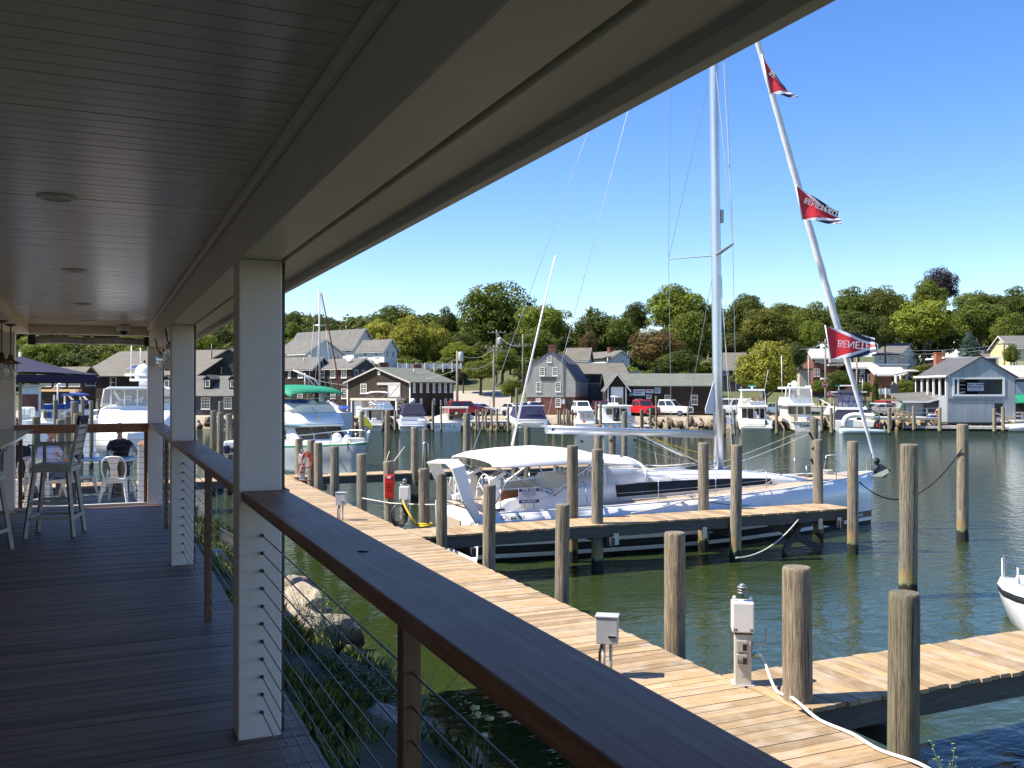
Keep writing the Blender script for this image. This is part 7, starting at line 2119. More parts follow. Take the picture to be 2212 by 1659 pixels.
b.rect('flybridge_seat', 820, 1050, 960, 1082, 2.6, 3.2, 'gel', bevel=.05)
b.rect('radar_bar', 830, 916, 925, 926, 3, 3.3, 'gel'); b.rect('hardtop', 770, 966, 1030, 974, 3.4, 4.0, 'gel')
b.tube('antenna', [(990, 980, 3), (994, 870, 3)], .03, 'gel')
b.frustum('bow_pulpit', (740, 800, 1150), (770, 800, 1080), 4, 8, 4, 7, 'gel', bevel=.1)
D2 = Boat('white rigid inflatable hung on the blue canvas cruiser stern', '4', 950, 1246, 96, -12, 'dinghy', 'dinghy')
mb = MB()
pl = [D2.p(x, y, d) for x, y, d in ((835, 1240, 0), (828, 1205, 0), (850, 1168, .2), (905, 1150, .4), (985, 1152, .5), (1060, 1158, .5))]
pl = cat(pl, 4); mb.tube(pl, [.20 + .08*min(1, i/8) for i in range(len(pl))], 10); mb.build('tube', M['gelcream'], D2.o)
pl = cat([D2.p(x, y, d) for x, y, d in ((838, 1242, 1.2), (870, 1200, 1.6), (960, 1185, 1.7), (1060, 1170, 1.7))], 4); mb = MB(); mb.tube(pl, .25, 10); mb.build('tube', M['gelcream'], D2.o)
D2.poly('hull', [(830, 1248), (1050, 1245), (1062, 1190), (850, 1185)], .15, 1.5, 'gelcream', bevel=.1)
D2.poly('console', [(930, 1190), (1000, 1190), (990, 1160), (940, 1160)], .6, 1.1, 'dark')
D2.rect('outboard', 1052, 1205, 1085, 1258, .6, 1.0, 'black', bevel=.08)
D3 = Boat('low pale blue skiff lying in front of the blue canvas cruiser', '4', 950, 1278, 94, 0, 'skiff', 'skiff')
mb = MB()
a, c = D3.p(788, 1248), D3.p(1130, 1256)
rr = []
for i in range(11):
 t = i/10; x = a.x + (c.x - a.x)*t; w = .75*min(1, (t*2.2)**.6); z = .42 + .22*(1-t)**2
 rr.append([(x, -w, z), (x, -w*.8, .05), (x, 0, -.12), (x, w*.8, .05), (x, w, z), (x, w*.8, z - .08), (x, -w*.8, z - .08)])
mb.loft(rr); mb.build('hull', plain('pale_teal_gelcoat', (.40,.50,.52), .35), D3.o)
D3.rect('outboard', 1095, 1215, 1125, 1265, -.2, .2, 'black', bevel=.06)
D3.poly('red_cowl', [(1085, 1240), (1098, 1240), (1096, 1215), (1086, 1215)], .25, .45, 'red')
b = Boat('small white speedboat by the steps at the right edge of the far shore', '4', 2160, 1285, 99, 0)
mb = MB(); a, c = b.p(2055, 1250), b.p(2300, 1240); rr = []
for i in range(9):
 t = i/8; x = a.x + (c.x - a.x)*t; w = 1.0*min(1, (t*2.5)**.6); z = .7 + .1*t
 rr.append([(x, -w, z), (x, -w*.8, .05), (x, w*.8, .05), (x, w, z), (x, 0, z + .08)])
mb.loft(rr); mb.build('hull', M['gel'], b.o)
b.poly('red_cushion', [(2075, 1240), (2090, 1240), (2090, 1230), (2075, 1230)], -.2, .2, 'red')
b.poly('windscreen', [(2125, 1240), (2200, 1240), (2185, 1222), (2140, 1224)], .2, .25, 'glass')
b = Boat('grey-white boat with a blue tarpaulin, bow half hidden behind the green-canvas cruiser', '2', 580, 1412, 80, 20)
b.hull(500, 645, 1275, 9, 1.0, plain('grey_gelcoat', (.50,.51,.53), .35))
b.frustum('deckhouse', (520, 630, 1280), (540, 610, 1225), 1.5, 7, 2, 6, 'gel')
b.frustum('blue_tarp', (545, 642, 1245), (560, 630, 1215), .3, 2.5, .8, 2.0, 'blue', bevel=.1)
b = Boat('sailboat with a bare mast and dark red furled jib behind the green-canvas cruiser', '2', 330, 1430, 78, 0, 'sailboat', 'sailboat')
b.hull(230, 470, 1330, 9, .5)
b.tube('mast', [(296, 1300, 3), (290, 205, 3)], .075, 'greymetal', n=10)
b.tube('furled_jib', [(440, 1180, 5), (400, 850, 4.6), (345, 510, 4), (300, 235, 3.4)], .055, plain('dark_red_sailcover', (.22,.025,.03), .8), n=8)
b.tube('spreader', [(242, 513, 3), (345, 516, 3)], .05, 'alu')
for p0, p1 in (((180, 1250), (242, 513)), ((242, 513), (288, 215)), ((420, 1250), (345, 516)), ((345, 516), (294, 215)), ((230, 1290), (290, 600)), ((370, 1290), (296, 600))):
 b.tube('stay', [(p0[0], p0[1], 3), (p1[0], p1[1], 3)], .02, 'greymetal', n=4)
b.tube('backstay_arch', [(85, 905, 2), (190, 950, 2), (270, 985, 2), (305, 1030, 2)], .07, 'gel')
b.tube('antenna_post', [(186, 1080, 2), (186, 930, 2)], .05, 'gel'); b.tube('arch_brace', [(186, 945, 2), (262, 1030, 2)], .04, 'gel')
# green-canvas flybridge cruiser, bow to the right and toward the camera
bowp = at(792, 1029, 46.0)
g = thing('cabin_cruiser', 'big white flybridge cruiser with a green bimini and green gunwale, bow to the right', 'motorboat', (bowp.x, bowp.y, 0), rad(-77), 'boats moored in the near basin')
GL = 11.5
def ghb(x):
 t = (x + GL)/GL
 return 1.85*(1 - max(0, (t - .42)/.58)**2.4) + .02
rr = []
for i in range(16):
 x = -GL + GL*i/15; t = i/15; w = ghb(x); z = 1.18 + .52*t**1.8; f = .92 - .50*t**2
 rk = -.95*t**3
 rr.append([(x, -w, z + .12), (x, -w, z), (x + rk*.45, -w*(f*.55+.45), z*.55), (x + rk, -w*f, .16), (x + rk, -w*f*.95, -.15), (x + rk, 0, -.4), (x + rk, w*f*.95, -.15), (x + rk, w*f, .16), (x + rk*.45, w*(f*.55+.45), z*.55), (x, w, z), (x, w, z + .12), (x, 0, z + .16)])
gs = plain('green_stripe', (.01,.13,.07), .4)
gh = plain('blue_grey_hull', (.48,.52,.56), .2, var=.02)
mb = MB(); mb.loft(rr, True, True, True, [1, 0, 0, 0, 2, 2, 0, 0, 0, 1, 3, 3]); mb.build('hull', [gh, gs, M['black'], M['gel']], g)
def gloft(name, secs, mat):
 rr = [[(x, -wb, zb), (x, -wt, zt - .08), (x, -wt*.8, zt), (x, wt*.8, zt), (x, wt, zt - .08), (x, wb, zb)] for x, wb, zb, wt, zt in secs]
 mb = MB(); mb.loft(rr); return mb.build(name, mat, g)
gloft('deckhouse', [(-11.2, 1.55, 1.2, 1.50, 2.38), (-7, 1.55, 1.2, 1.50, 2.42), (-5.75, 1.50, 1.4, 1.42, 2.42), (-5.0, 1.40, 1.45, 1.30, 1.74), (-4.2, 1.0, 1.5, .9, 1.62)], M['gel'])
xf = lambda z: -5.02 - (z - 1.74)*1.05
for y0, y1 in ((-1.36, -.48), (-.42, .42), (.48, 1.36)):
 mb = MB(); mb.extr([(xf(1.78) + .03, y0, 1.78), (xf(1.78) + .03, y1, 1.78), (xf(2.36) + .03, y1*.98, 2.36), (xf(2.36) + .03, y0*.98, 2.36)], (.02, 0, .02)); mb.build('windscreen', M['glassb'], g)
for s in (-1, 1):
 for x0, x1 in ((-9.8, -8.3), (-8.1, -6.3)):
  mb = MB(); mb.extr([(x0, s*1.56, 1.72), (x1, s*1.56, 1.75), (x1 - .25, s*1.535, 2.25), (x0, s*1.535, 2.25)], (0, -s*.03, 0)); mb.build('window', M['glassb'], g)
gloft('cabin_top', [(-11.4, 1.75, 2.40, 1.6, 3.05), (-8, 1.80, 2.42, 1.62, 3.25), (-6.3, 1.74, 2.44, 1.50, 3.25), (-5.4, 1.60, 2.44, 1.30, 2.98), (-5.0, 1.35, 2.46, 1.1, 2.62)], M['gel'])
mb = MB(); mb.tube([(-11.3, -1.76, 2.5), (-6.4, -1.76, 2.54), (-5.45, -1.63, 2.56), (-5.0, -1.36, 2.56), (-4.98, 1.36, 2.56)], .018, 5); mb.build('teal_line', plain('teal_line', (.10,.42,.45), .4), g)
gloft('flybridge', [(-10.4, 1.42, 3.05, 1.34, 3.70), (-7.0, 1.45, 3.18, 1.36, 3.76), (-6.0, 1.30, 3.18, 1.08, 3.60)], M['gelcream'])
rr = []
for x, zt, w in ((-10.9, 4.5, 1.55), (-10.2, 4.62, 1.68), (-8.5, 4.72, 1.75), (-7.0, 4.66, 1.74), (-6.0, 4.5, 1.68), (-5.6, 4.32, 1.60)):
 rr.append([Vector((x, w*math.cos(math.pi*k/10), zt - .30 + .30*math.sin(math.pi*k/10)**.7)) for k in range(11)])
mb = MB(); mb.loft([r + [p - Vector((0,0,.05)) for p in reversed(r)] for r in rr]); mb.build('bimini', M['green_canvas'], g)
for s in (-1, 1):
 for a, c in (((-9.8, s*1.36, 3.6), (-9.6, s*1.68, 4.35)), ((-7.2, s*1.36, 3.7), (-6.2, s*1.68, 4.25)), ((-7.2, s*1.36, 3.7), (-8.6, s*1.72, 4.4))):
  mb = MB(); mb.tube([a, c], .024, 6); mb.build('bimini_strut', M['steel'], g)
 mb = MB(); mb.extr([(-8.0, s*1.36, 3.5), (-7.6, s*1.36, 3.5), (-8.0, s*1.5, 4.45), (-8.3, s*1.5, 4.45)], (0, -s*.16, 0)); mb.build('radar_arch', M['gel'], g)
 pts = [(-8.8, s*1.7, 1.4), (-8.7, s*1.7, 1.85), (-6, s*1.72, 1.95), (-3.6, s*1.55, 2.10), (-1.6, s*1.0, 2.30), (.0, s*.12, 2.40), (.05, s*.1, 1.8)]
 mb = MB(); mb.tube(cat([Vector(p) for p in pts], 4), .024, 6); mb.build('bow_rail', M['steel'], g)
 for x, w, z in ((-7.2, 1.70, 1.92), (-5.6, 1.7, 1.98), (-4.3, 1.62, 2.06), (-3, 1.42, 2.16), (-1.8, 1.05, 2.28), (-.8, .60, 2.36)):
  mb = MB(); mb.tube([(x - .18, s*(w - .04), 1.3), (x, s*w, z)], .02, 5); mb.build('rail_stanchion', M['steel'], g)
mb = MB(); mb.tube([(-10.2, -1.36, 3.9), (-6.6, -1.30, 3.96), (-6.2, 0, 3.96), (-6.6, 1.30, 3.96), (-10.2, 1.36, 3.9)], .025, 6); mb.build('flybridge_rail', M['steel'], g)
mb = MB(); mb.box(-7.6, -1.2, 3.72, -6.4, -.2, 3.86); mb.build('blue_cushion', M['blue'], g, bevel=.05)
mb = MB(); mb.ball((-6.6, .1, 3.62), .32, 12, .6, 1, .8); mb.build('helm_seat', M['gel'], g)
mb = MB(); mb.box(-1.7, -.5, 1.62, -.9, .4, 1.98); mb.build('deck_locker', M['gelcream'], g, bevel=.04)
for c, r in (((-2.6, -.35, 1.95), .26), ((-2.4, .15, 1.9), .2)):
 mb = MB(); mb.ball(c, r, 10); mb.build('fender', M['gel'], g)
mb = MB(); mb.ball((-5.28, -.15, 2.88), .13, 8); mb.build('searchlight', plain('cream_lamp', (.55,.5,.38), .4), g)
mb = MB(); mb.tube([(-6.1, -.2, 3.5), (-5.6, -.1, 3.2), (-5.3, -.15, 2.95)], .02, 5); mb.build('lamp_bracket', M['steel'], g)
yf = thing('burgee', 'small yellow flag on the foredeck rail of the green-canvas cruiser', 'flag', g.matrix_basis @ Vector((-3.0, 1.38, 2.2)), rad(-10), None)
mb = MB(); mb.tube([(0,0,-.3), (0,0,.85)], .015, 5); mb.build('staff', M['black'], yf)
mb = MB(); mb.extr([(.02, 0, .85), (.25, .08, .66), (.5, 0, .25), (.42, -.05, .12), (.2, .05, .3), (.02, 0, .32)], (0, .015, 0)); mb.build('cloth', plain('yellow_flag', (.75,.62,.02), .6), yf)
# big white yacht beyond the porch end
b = Boat('big white flybridge yacht, bow toward the porch end, with radar mast and domes', 'a', 1800, 1560, 40, 19, group='boats moored in the near basin')
YB = b
def yl(name, secs, mat, bevel=0):
 rr = []
 for d, x0, x1, yb, yt in secs:
  a, c = b.p(x0, yb, 0), b.p(x1, yt, 0); w0, w1 = a.x, c.x
  rr.append([(w0, d, a.z), (w0*.98, d, c.z - .1), (w0*.85, d, c.z), (w1*.85, d, c.z), (w1*.98, d, c.z - .1), (w1, d, a.z)])
 mb = MB(); mb.loft(rr); return mb.build(name, mat, b.o, bevel=bevel)
yl('hull', [(-5.0, 1780, 1820, 1560, 1260), (-3.5, 1500, 2100, 1580, 1240), (-1.5, 1290, 2310, 1585, 1220), (1.5, 1190, 2410, 1590, 1200), (6, 1190, 2410, 1590, 1200)], M['gel'])
yl('foredeck_house', [(-2.2, 1400, 2200, 1260, 1170), (-.6, 1280, 2320, 1260, 1040), (1.2, 1255, 2345, 1260, 945), (5, 1255, 2345, 1260, 945)], M['gel'])
yl('flybridge', [(.6, 1300, 2300, 1000, 935), (1.0, 1280, 2320, 1000, 930), (4.5, 1280, 2320, 1000, 930)], M['gel'])
yl('hardtop', [(.3, 1340, 2260, 672, 648), (1.0, 1315, 2285, 676, 640), (4.4, 1315, 2285, 676, 640)], M['gel'])
b.poly('clear_curtain', [(1290, 938), (2310, 938), (2265, 672), (1335, 672)], .62, .64, 'vinyl')
for x, x2 in ((1345, 1295), (1440, 1430), (1620, 1622), (2255, 2305), (1800, 1800), (1980, 1980), (2150, 2160)): b.tube('curtain_frame', [(x, 672, .6), (x2, 938, .6)], .03, 'gel')
b.tube('ladder_brace', [(1450, 700, 2.2), (1570, 920, 2.2)], .06, 'gel')
b.rect('helm_console', 1480, 865, 1900, 935, 1.6, 2.2, plain('grey_console', (.35,.35,.34), .5))
for x in (1560, 1775): b.rect('helm_seat', x - 45, 820, x + 45, 900, 2.3, 2.7, 'gel', bevel=.05)
b.tube('radar_mast', [(1860, 640, 2.5), (1860, 540, 2.5)], .22, 'gel', n=10)
b.rect('mast_wing', 1660, 520, 2040, 556, 2.2, 2.8, 'gel', bevel=.04)
b.rect('radar_bar', 1588, 446, 1900, 482, 2.3, 2.6, 'gel', bevel=.05)
mbd = MB(); q = b.p(1845, 430, 2.9); mbd.lathe([(.02,-.42),(.34,-.38),(.40,-.1),(.36,.15),(.22,.33),(.02,.40)], 16, (q.x, q.y, q.z)); mbd.build('satellite_dome', M['gel'], b.o)
b.tube('light_mast', [(1855, 345, 2.9), (1856, 290, 2.9)], .05, 'gel'); b.tube('masthead_light', [(1856, 290, 2.9), (1856, 240, 2.9)], .045, 'black')
for x, y0, y1 in ((1683, 520, 30), (1808, 345, 60), (1912, 380, 30)): b.tube('antenna', [(x - 12 if x < 1800 else x, y0, 2.5), (x, y1, 2.5)], .022, 'gel')
b.tube('horn', [(1840, 880, 1.4), (1855, 790, 1.4)], .05, 'gel')
# blue-covered trawler and outboards at far left
b = Boat('small trawler with bright blue flybridge covers and a white mast, beyond the pilings', 'a', 620, 1260, 62, 10, group='boats moored in the near basin')
b.hull(330, 960, 1180, 8, .6)
b.frustum('cabin', (345, 600, 1190), (372, 560, 995), .3, 3, .6, 2.6, 'gelcream')
b.rect('cabin_roof', 362, 985, 575, 1000, .2, 3, 'gel')
b.rect('window', 400, 1020, 440, 1110, .30, .44, 'glass'); b.rect('blue_door', 457, 1018, 506, 1110, .28, .44, plain('blue_panel', (.02,.05,.30), .5))
b.frustum('aft_cabin', (620, 960, 1180), (640, 920, 990), 1.2, 5, 1.4, 4.6, 'gel')
b.poly('window', [(665, 1105), (770, 1105), (770, 1025), (685, 1025)], 1.2, 1.3, 'glass')
b.frustum('blue_cover', (395, 585, 985), (392, 570, 905), .3, 2.6, .2, 2.4, 'blue', bevel=.03)
b.poly('blue_cover', [(620, 985), (720, 985), (820, 850), (720, 838), (640, 880)], 1.3, 4.4, 'blue', bevel=.08)
b.poly('flybridge_side', [(640, 995), (900, 995), (900, 900), (760, 910), (720, 965)], 1.2, 1.28, 'gel')
b.canopy('blue_bimini', 550, 870, 728, 765, 1.2, 4.0, 'blue')
b.tube('mast', [(517, 980, 1.5), (525, 600, 1.5)], .06, 'gel')
b.tube('spreader', [(440, 668, 1.5), (590, 668, 1.5)], .03, plain('red_spreader', (.5,.12,.10), .5))
for x in (430, 590): b.tube('stay', [(525, 605, 1.5), (x, 690, 1.5)], .015, 'gel')
mbd = MB(); q = b.p(570, 600, 1.5); mbd.ball((q.x, q.y, q.z), .22, 12, 1, 1, .5); mbd.build('radar_dome', M['gel'], b.o)
b = Boat('white outboard motors and boat stern at the far left behind the porch post', 'a', 190, 1230, 66, 0, group='boats moored in the near basin')
b.hull(60, 330, 1150, 6, .4)
for x in (130, 215): b.rect('outboard', x - 50, 945, x + 45, 1090, -.4, .3, 'gel', bevel=.12)
b.rect('console', 250, 900, 330, 1040, 1.5, 2.2, 'gel', bevel=.05)
b = Boat('white skiff with rails between the pilings and the big yacht', 'a', 1110, 1230, 56, 0, group='boats moored in the near basin')
b.hull(985, 1260, 1140, 6, .3)
b.frustum('console', (1020, 1110, 1142), (1035, 1100, 1070), .8, 1.8, .9, 1.6, 'gelcream')
b.tube('grab_rail', [(990, 1060, .5), (1040, 1010, .5), (1180, 985, .5), (1240, 1000, .5)], .025)
b = Boat('white stern and swim platform of a boat between the two porch columns', '1', 1790, 1300, 38, 0, group='boats moored in the near basin')
b.rect('transom', 1722, 1192, 1850, 1300, 0, 2, 'gel', bevel=.05); b.rect('outboard', 1738, 1225, 1775, 1290, -.3, .0, 'navy', bevel=.05); b.rect('fender', 1790, 1240, 1820, 1275, -.25, -.01, 'black', bevel=.05)
# paved lot, road, kerbs on the far shore
def patch(name, k0, k1, D0, D1, mat, n=24, m=8, lift=.05):
 mb = MB(); vv = []
 for j in range(m+1):
  D = D0 + (D1-D0)*j/m
  for i in range(n+1):
   k = k0 + (k1-k0)*i/n; vv.append(ld(k*D, D, hill_z(k*D, D) + lift))
 mb.add(vv, [(j*(n+1)+i, j*(n+1)+i+1, (j+1)*(n+1)+i+1, (j+1)*(n+1)+i) for j in range(m) for i in range(n)], True)
 return tag(mb.build(name, mat), kind='structure')
patch('car_park', -.066, .0, 112, 134, plain('pale_tarmac', (.34,.30,.25), .9, var=.1, scale=2))
patch('road', .19, .38, 119, 124, plain('grey_asphalt', (.16,.155,.15), .9, var=.1, scale=2))
patch('pavement', .19, .46, 124.2, 125.4, plain('pale_concrete', (.45,.43,.40), .9, var=.08, scale=2), lift=.12)
patch('verge', .16, .46, 125.6, 131, plain('dry_lawn', (.16,.16,.05), .95, var=.35, scale=.7), lift=.06)
patch('lawn', .30, .46, 110, 118.6, plain('green_lawn', (.10,.14,.035), .95, var=.3, scale=.7), lift=.06)
# vehicles
def vehicle(lab, reg, x0, x1, ytop, D, kind, col, rz=0, cat='car', name=None):
 """x0..x1 picture span; seen roughly side-on. local x = length (front +x), y across"""
 D = max(D, 108.5)
 q0, q1 = px(reg, x0, 0)[0], px(reg, x1, 0)[0]
 Lp = (q1 - q0)*D/FPX
 xc = (q0 + q1)/2
 lat = (xc - CX)/FPX*D
 z = hill_z(lat, D) + .03
 L = {'sedan': 4.6, 'suv': 4.7, 'pickup': 5.8, 'van': 5.4, 'hatch': 4.2}[kind]
 Wd = 1.85 if kind != 'pickup' else 2.0
 t = thing(name or 'parked_car', lab, cat, ld(lat, D + .9, z), -YAW + rad(rz), 'vehicles parked along the far shore')
 H = {'sedan': 1.42, 'suv': 1.75, 'pickup': 1.9, 'van': 2.05, 'hatch': 1.5}[kind]
 paint = plain('paint_' + '_'.join(str(int(c*100)) for c in col), col, .25, .0, var=.02)
 b, f = -L/2, L/2
 lo = .38
 sec = {'sedan': [(b, .85), (b+.05, .95), (b+.95, 1.0), (f-1.3, .98), (f-.2, .80), (f, .62)],
  'suv': [(b, 1.0), (b+.05, 1.08), (f-1.2, 1.08), (f-.2, .92), (f, .70)],
  'hatch': [(b, .95), (b+.1, 1.0), (f-1.1, .98), (f-.2, .82), (f, .62)],
  'pickup': [(b, 1.05), (b+.02, 1.12), (f-1.6, 1.15), (f-.12, 1.08), (f, .95)],
  'van': [(b, 1.1), (b+.02, 1.2), (f-1.0, 1.2), (f-.1, 1.0), (f, .75)]}[kind]
 rr = []
 for x, z_ in sec:
  w = Wd/2*(.94 if x in (b, f) else 1)
  rr.append([(x, -w*.96, lo), (x, -w, lo+.25), (x, -w*.95, z_-.05), (x, -w*.88, z_), (x, w*.88, z_), (x, w*.95, z_-.05), (x, w, lo+.25), (x, w*.96, lo)])
 mb = MB(); mb.loft(rr, smooth=False); body = mb.build('body', paint, t, bevel=.03)
 cab = {'sedan': [(b+.75, 1.0, 0), (b+1.45, H, 1), (f-2.0, H, 1), (f-1.15, .98, 0)], 'suv': [(b+.05, 1.08, 0), (b+.35, H, 1), (f-1.9, H, 1), (f-1.15, 1.08, 0)],
  'hatch': [(b+.1, 1.0, 0), (b+.6, H, 1), (f-1.8, H, 1), (f-1.0, .98, 0)], 'pickup': [(b+2.0, 1.12, 0), (b+2.15, H, 1), (f-2.2, H, 1), (f-1.55, 1.13, 0)],
  'van': [(b+.02, 1.2, 0), (b+.1, H, 1), (f-1.5, H, 1), (f-.95, 1.2, 0)]}[kind]
 rr = [[(x, -Wd/2*(.90 - .12*k), z_), (x, Wd/2*(.90 - .12*k), z_), (x, Wd/2*(.90 - .12*k), z_ - .02 - .0), (x, -Wd/2*(.90 - .12*k), z_ - .02)] for x, z_, k in cab]
 base = [(x, z_) for x, z_, k in cab]
 P = [(x, -Wd/2*(.90 - .12*k), z_) for x, z_, k in cab]; Q = [(x, Wd/2*(.90 - .12*k), z_) for x, z_, k in cab]
 mb = MB(); mb.add(P + Q, [(0,1,2,3), (7,6,5,4), (0,4,5,1), (1,5,6,2), (2,6,7,3), (3,7,4,0)]); cabo = mb.build('cabin', paint, t, bevel=.03)
 for s in (-1, 1):
  u = [Vector((x, s*(Wd/2*(.90 - .12*k) + .012), z_)) for x, z_, k in cab]
  def lerp2(a_, h_):
   lo_ = u[0].lerp(u[3], a_); hi_ = u[1].lerp(u[2], a_); return lo_.lerp(hi_, h_)
  spans = [(.05, .47), (.53, .95)] if kind != 'van' else [(.06, .30), (.36, .62), (.68, .96)]
  for a0, a1 in spans:
   mb = MB(); mb.extr([lerp2(a0, .14), lerp2(a1, .14), lerp2(a1, .84), lerp2(a0, .84)], (0, -s*.01, 0)); mb.build('side_window', M['glass'], t)
 for i, j, nm in ((3, 2, 'windscreen'), (0, 1, 'rear_window')):
  a_, c_ = Vector(P[i]), Vector(P[j]); d_, e_ = Vector(Q[i]), Vector(Q[j])
  o = .015 if i == 3 else -.015
  pts = [a_.lerp(d_, .08).lerp(c_.lerp(e_, .08), .12), a_.lerp(d_, .92).lerp(c_.lerp(e_, .92), .12), a_.lerp(d_, .92).lerp(c_.lerp(e_, .92), .88), a_.lerp(d_, .08).lerp(c_.lerp(e_, .08), .88)]
  mb = MB(); mb.extr([p + Vector((o, 0, .008)) for p in pts], (-o*.5, 0, 0)); mb.build(nm, M['glass'], t)
 for x in (b + .85, f - .95):
  for s in (-1, 1):
   mb = MB(); mb.tube([(x, s*(Wd/2 - .20), .34), (x, s*(Wd/2 + .01), .34)], .34, 16); wh = mb.build('wheel', M['tyre'], t)
   mb = MB(); mb.tube([(x, s*(Wd/2 + .0), .34), (x, s*(Wd/2 + .018), .34)], .20, 12); mb.build('rim', M['steel'], wh)
 for s in (-1, 1):
  mb = MB(); mb.box(f - .06, s*.68 - .18, .62 if kind != 'pickup' else .8, f + .015, s*.68 + .18, .76 if kind != 'pickup' else .98); mb.build('headlight', M['clearglass'], t)
  mb = MB(); mb.box(b - .015, s*.75 - .12, .72, b + .05, s*.75 + .12, .95); mb.build('tail_light', plain('tail_light_red', (.35,.01,.01), .3), t)
 mb = MB(); mb.box(f - .03, -.6, .50, f + .012, .6, .74 if kind != 'pickup' else .98); mb.build('grille', M['black'], t)
 if kind == 'pickup':
  mb = MB(); mb.box(b + .12, -Wd/2 + .16, .9, b + 1.9, Wd/2 - .16, 1.135); mb.build('load_bed', M['dark'], t)
 return t
white, silver = (.72,.72,.70), (.42,.43,.44)
vehicle('red pickup with a red cap behind the lobster boat', '2', 1538, 1708, 1165, 108, 'suv', (.36,.012,.012), 25, 'car')
vehicle('dark red car just right of the red capped pickup', '2', 1640, 1745, 1200, 110, 'sedan', (.14,.012,.012), -30)
vehicle('silver-green hatchback left of the red capped pickup', '2', 1462, 1545, 1190, 113, 'hatch', (.36,.44,.44), 10)
vehicle('white sedan with sun on its roof right of the red capped pickup', '2', 1700, 1812, 1195, 113, 'sedan', white, 15)
vehicle('silver car before the brick corner of the gambrel house', '3', 15, 120, 1198, 107, 'hatch', silver, -60)
vehicle('white SUV facing the water between two boats, before the gallery building', '3', 588, 708, 1185, 106.5, 'suv', white, -85)
vehicle('dark red car beside the downeast boat', '3', 775, 860, 1200, 108, 'suv', (.10,.02,.03), -85)
vehicle('red pickup truck in front of the boat shop', '3', 1112, 1235, 1200, 106.5, 'pickup', (.42,.015,.02), -70, 'pickup', 'pickup_truck')
vehicle('white crew-cab pickup truck in front of the boat shop window', '3', 1275, 1525, 1170, 106.5, 'pickup', white, -32, 'pickup', 'pickup_truck')
vehicle('white panel van right of the mast', '3', 1850, 2050, 1170, 108, 'van', white, 180, 'van', 'van')
vehicle('blue-grey car between the two flybridge boats', '4', 320, 385, 1075, 107, 'hatch', (.12,.18,.24), -80)
vehicle('long tan-silver sedan on the wharf left of the lean-to', '4', 1015, 1245, 1082, 106, 'sedan', (.38,.35,.31), 180)
vehicle('white car with a black windscreen behind the tan-silver sedan', '4', 1010, 1110, 1068, 110, 'hatch', white, 170)
vehicle('bright red SUV on the lawn before the brick cottage', '4', 1090, 1190, 1030, 115, 'suv', (.42,.015,.02), 95)
vehicle('maroon car half hidden by the folded green umbrella', '4', 1212, 1275, 1072, 110, 'hatch', (.16,.015,.03), 30)
# utility poles, wires and signs
polem = wood('pole_timber', [(.14,.11,.085), (.22,.185,.15), (.30,.26,.21)], (8, 8, .6), .9, .15, .3)
POLES = {}
def pole(lab, reg, x, ytop, D, arm=None, can=False, r=.15):
 p = at(*px(reg, x, ytop), D); lat = (p - C_O).dot(CR2); g_ = ground(lat, D) - .5
 t = thing('utility_pole', lab, 'utility pole', (p.x, p.y, g_), -YAW, 'wooden utility poles')
 H = p.z - g_
 mb = MB(); mb.tube([(0,0,0), (0,0,H)], [r, r*.72], 10); mb.build('pole', polem, t)
 for z, w in (arm or []):
  mb = MB(); mb.box(-w/2, -.16, H - z - .07, w/2, -.08, H - z + .07); mb.build('cross_arm', polem, t)
  for u in (-.45, -.2, .2, .45):
   mb = MB(); mb.lathe([(.05,0),(.06,.08),(.03,.16)], 8, (w*u, -.12, H - z + .07)); mb.build('insulator', M['greymetal'], t)
 if can:
  mb = MB(); mb.lathe([(.26,0),(.30,.06),(.30,.95),(.24,1.05),(.05,1.10)], 14, (.42, -.1, H - can)); mb.build('transformer', M['greymetal'], t)
  mb = MB(); mb.bar((0, -.1, H - can + .5), (.2, -.1, H - can + .5), .1, .1); mb.build('bracket', M['greymetal'], t)
 POLES[lab] = (p, t)
 return p
u1 = pole('utility pole with a pale transformer at its top, right of the barn', '2', 1556, 737, 109, None, 1.2, .17)
u2 = pole('utility pole with one cross arm, foot in the car park', '2', 1875, 690, 114, [(.3, 2.2)])
u3 = pole('taller utility pole with two cross arms and a transformer behind', '2', 1900, 555, 138, [(.4, 2.8), (3.2, 2.8)], 2.2)
u4 = pole('utility pole partly hidden by the sunny yellow-tipped tree', '2', 2128, 590, 130, [(1.6, 2.4)])
u5 = pole('utility pole behind the lowest pennant with the stop sign at its foot', '4', 680, 560, 126, [(.6, 2.0)])
u6 = pole('utility pole just right of the furled sail, behind the cruiser', '4', 922, 695, 122)
u7 = pole('utility pole above the metal boathouse roof', '4', 2060, 575, 140, [(.5, 2.4)])
def wire(lab, a, b_, sag=.8, r=.02):
 P = []
 for i in range(15):
  t = i/14; p = a.lerp(b_, t); p.z -= sag*4*t*(1-t); P.append(p)
 mb = MB(); mb.tube([p - a for p in P], r, 4, False)
 tag(mb.build('power_line', M['greymetal'], None, a.copy()), lab, 'power line', 'power lines on the hill')
dz = lambda p, z: p - Vector((0, 0, z))
wire('power line from the transformer pole to the cross-arm pole', dz(u1, .3), dz(u2, .4))
wire('lower power line from the transformer pole to the cross-arm pole', dz(u1, 1.6), dz(u2, 1.8))
wire('power line from the transformer pole left across the barn roof', dz(u1, 1.0), at(*px('2', 640, 930), 120), 1.2)
wire('lower power line crossing before the brown shingled row', dz(u1, 2.2), at(*px('2', 300, 985), 118), 1.4)
wire('power line from the tall double-arm pole toward the gambrel house', dz(u3, .4), dz(u4, 1.6))
wire('power line from the pennant pole to the boathouse pole', dz(u5, .6), dz(u7, .5), 1.0)
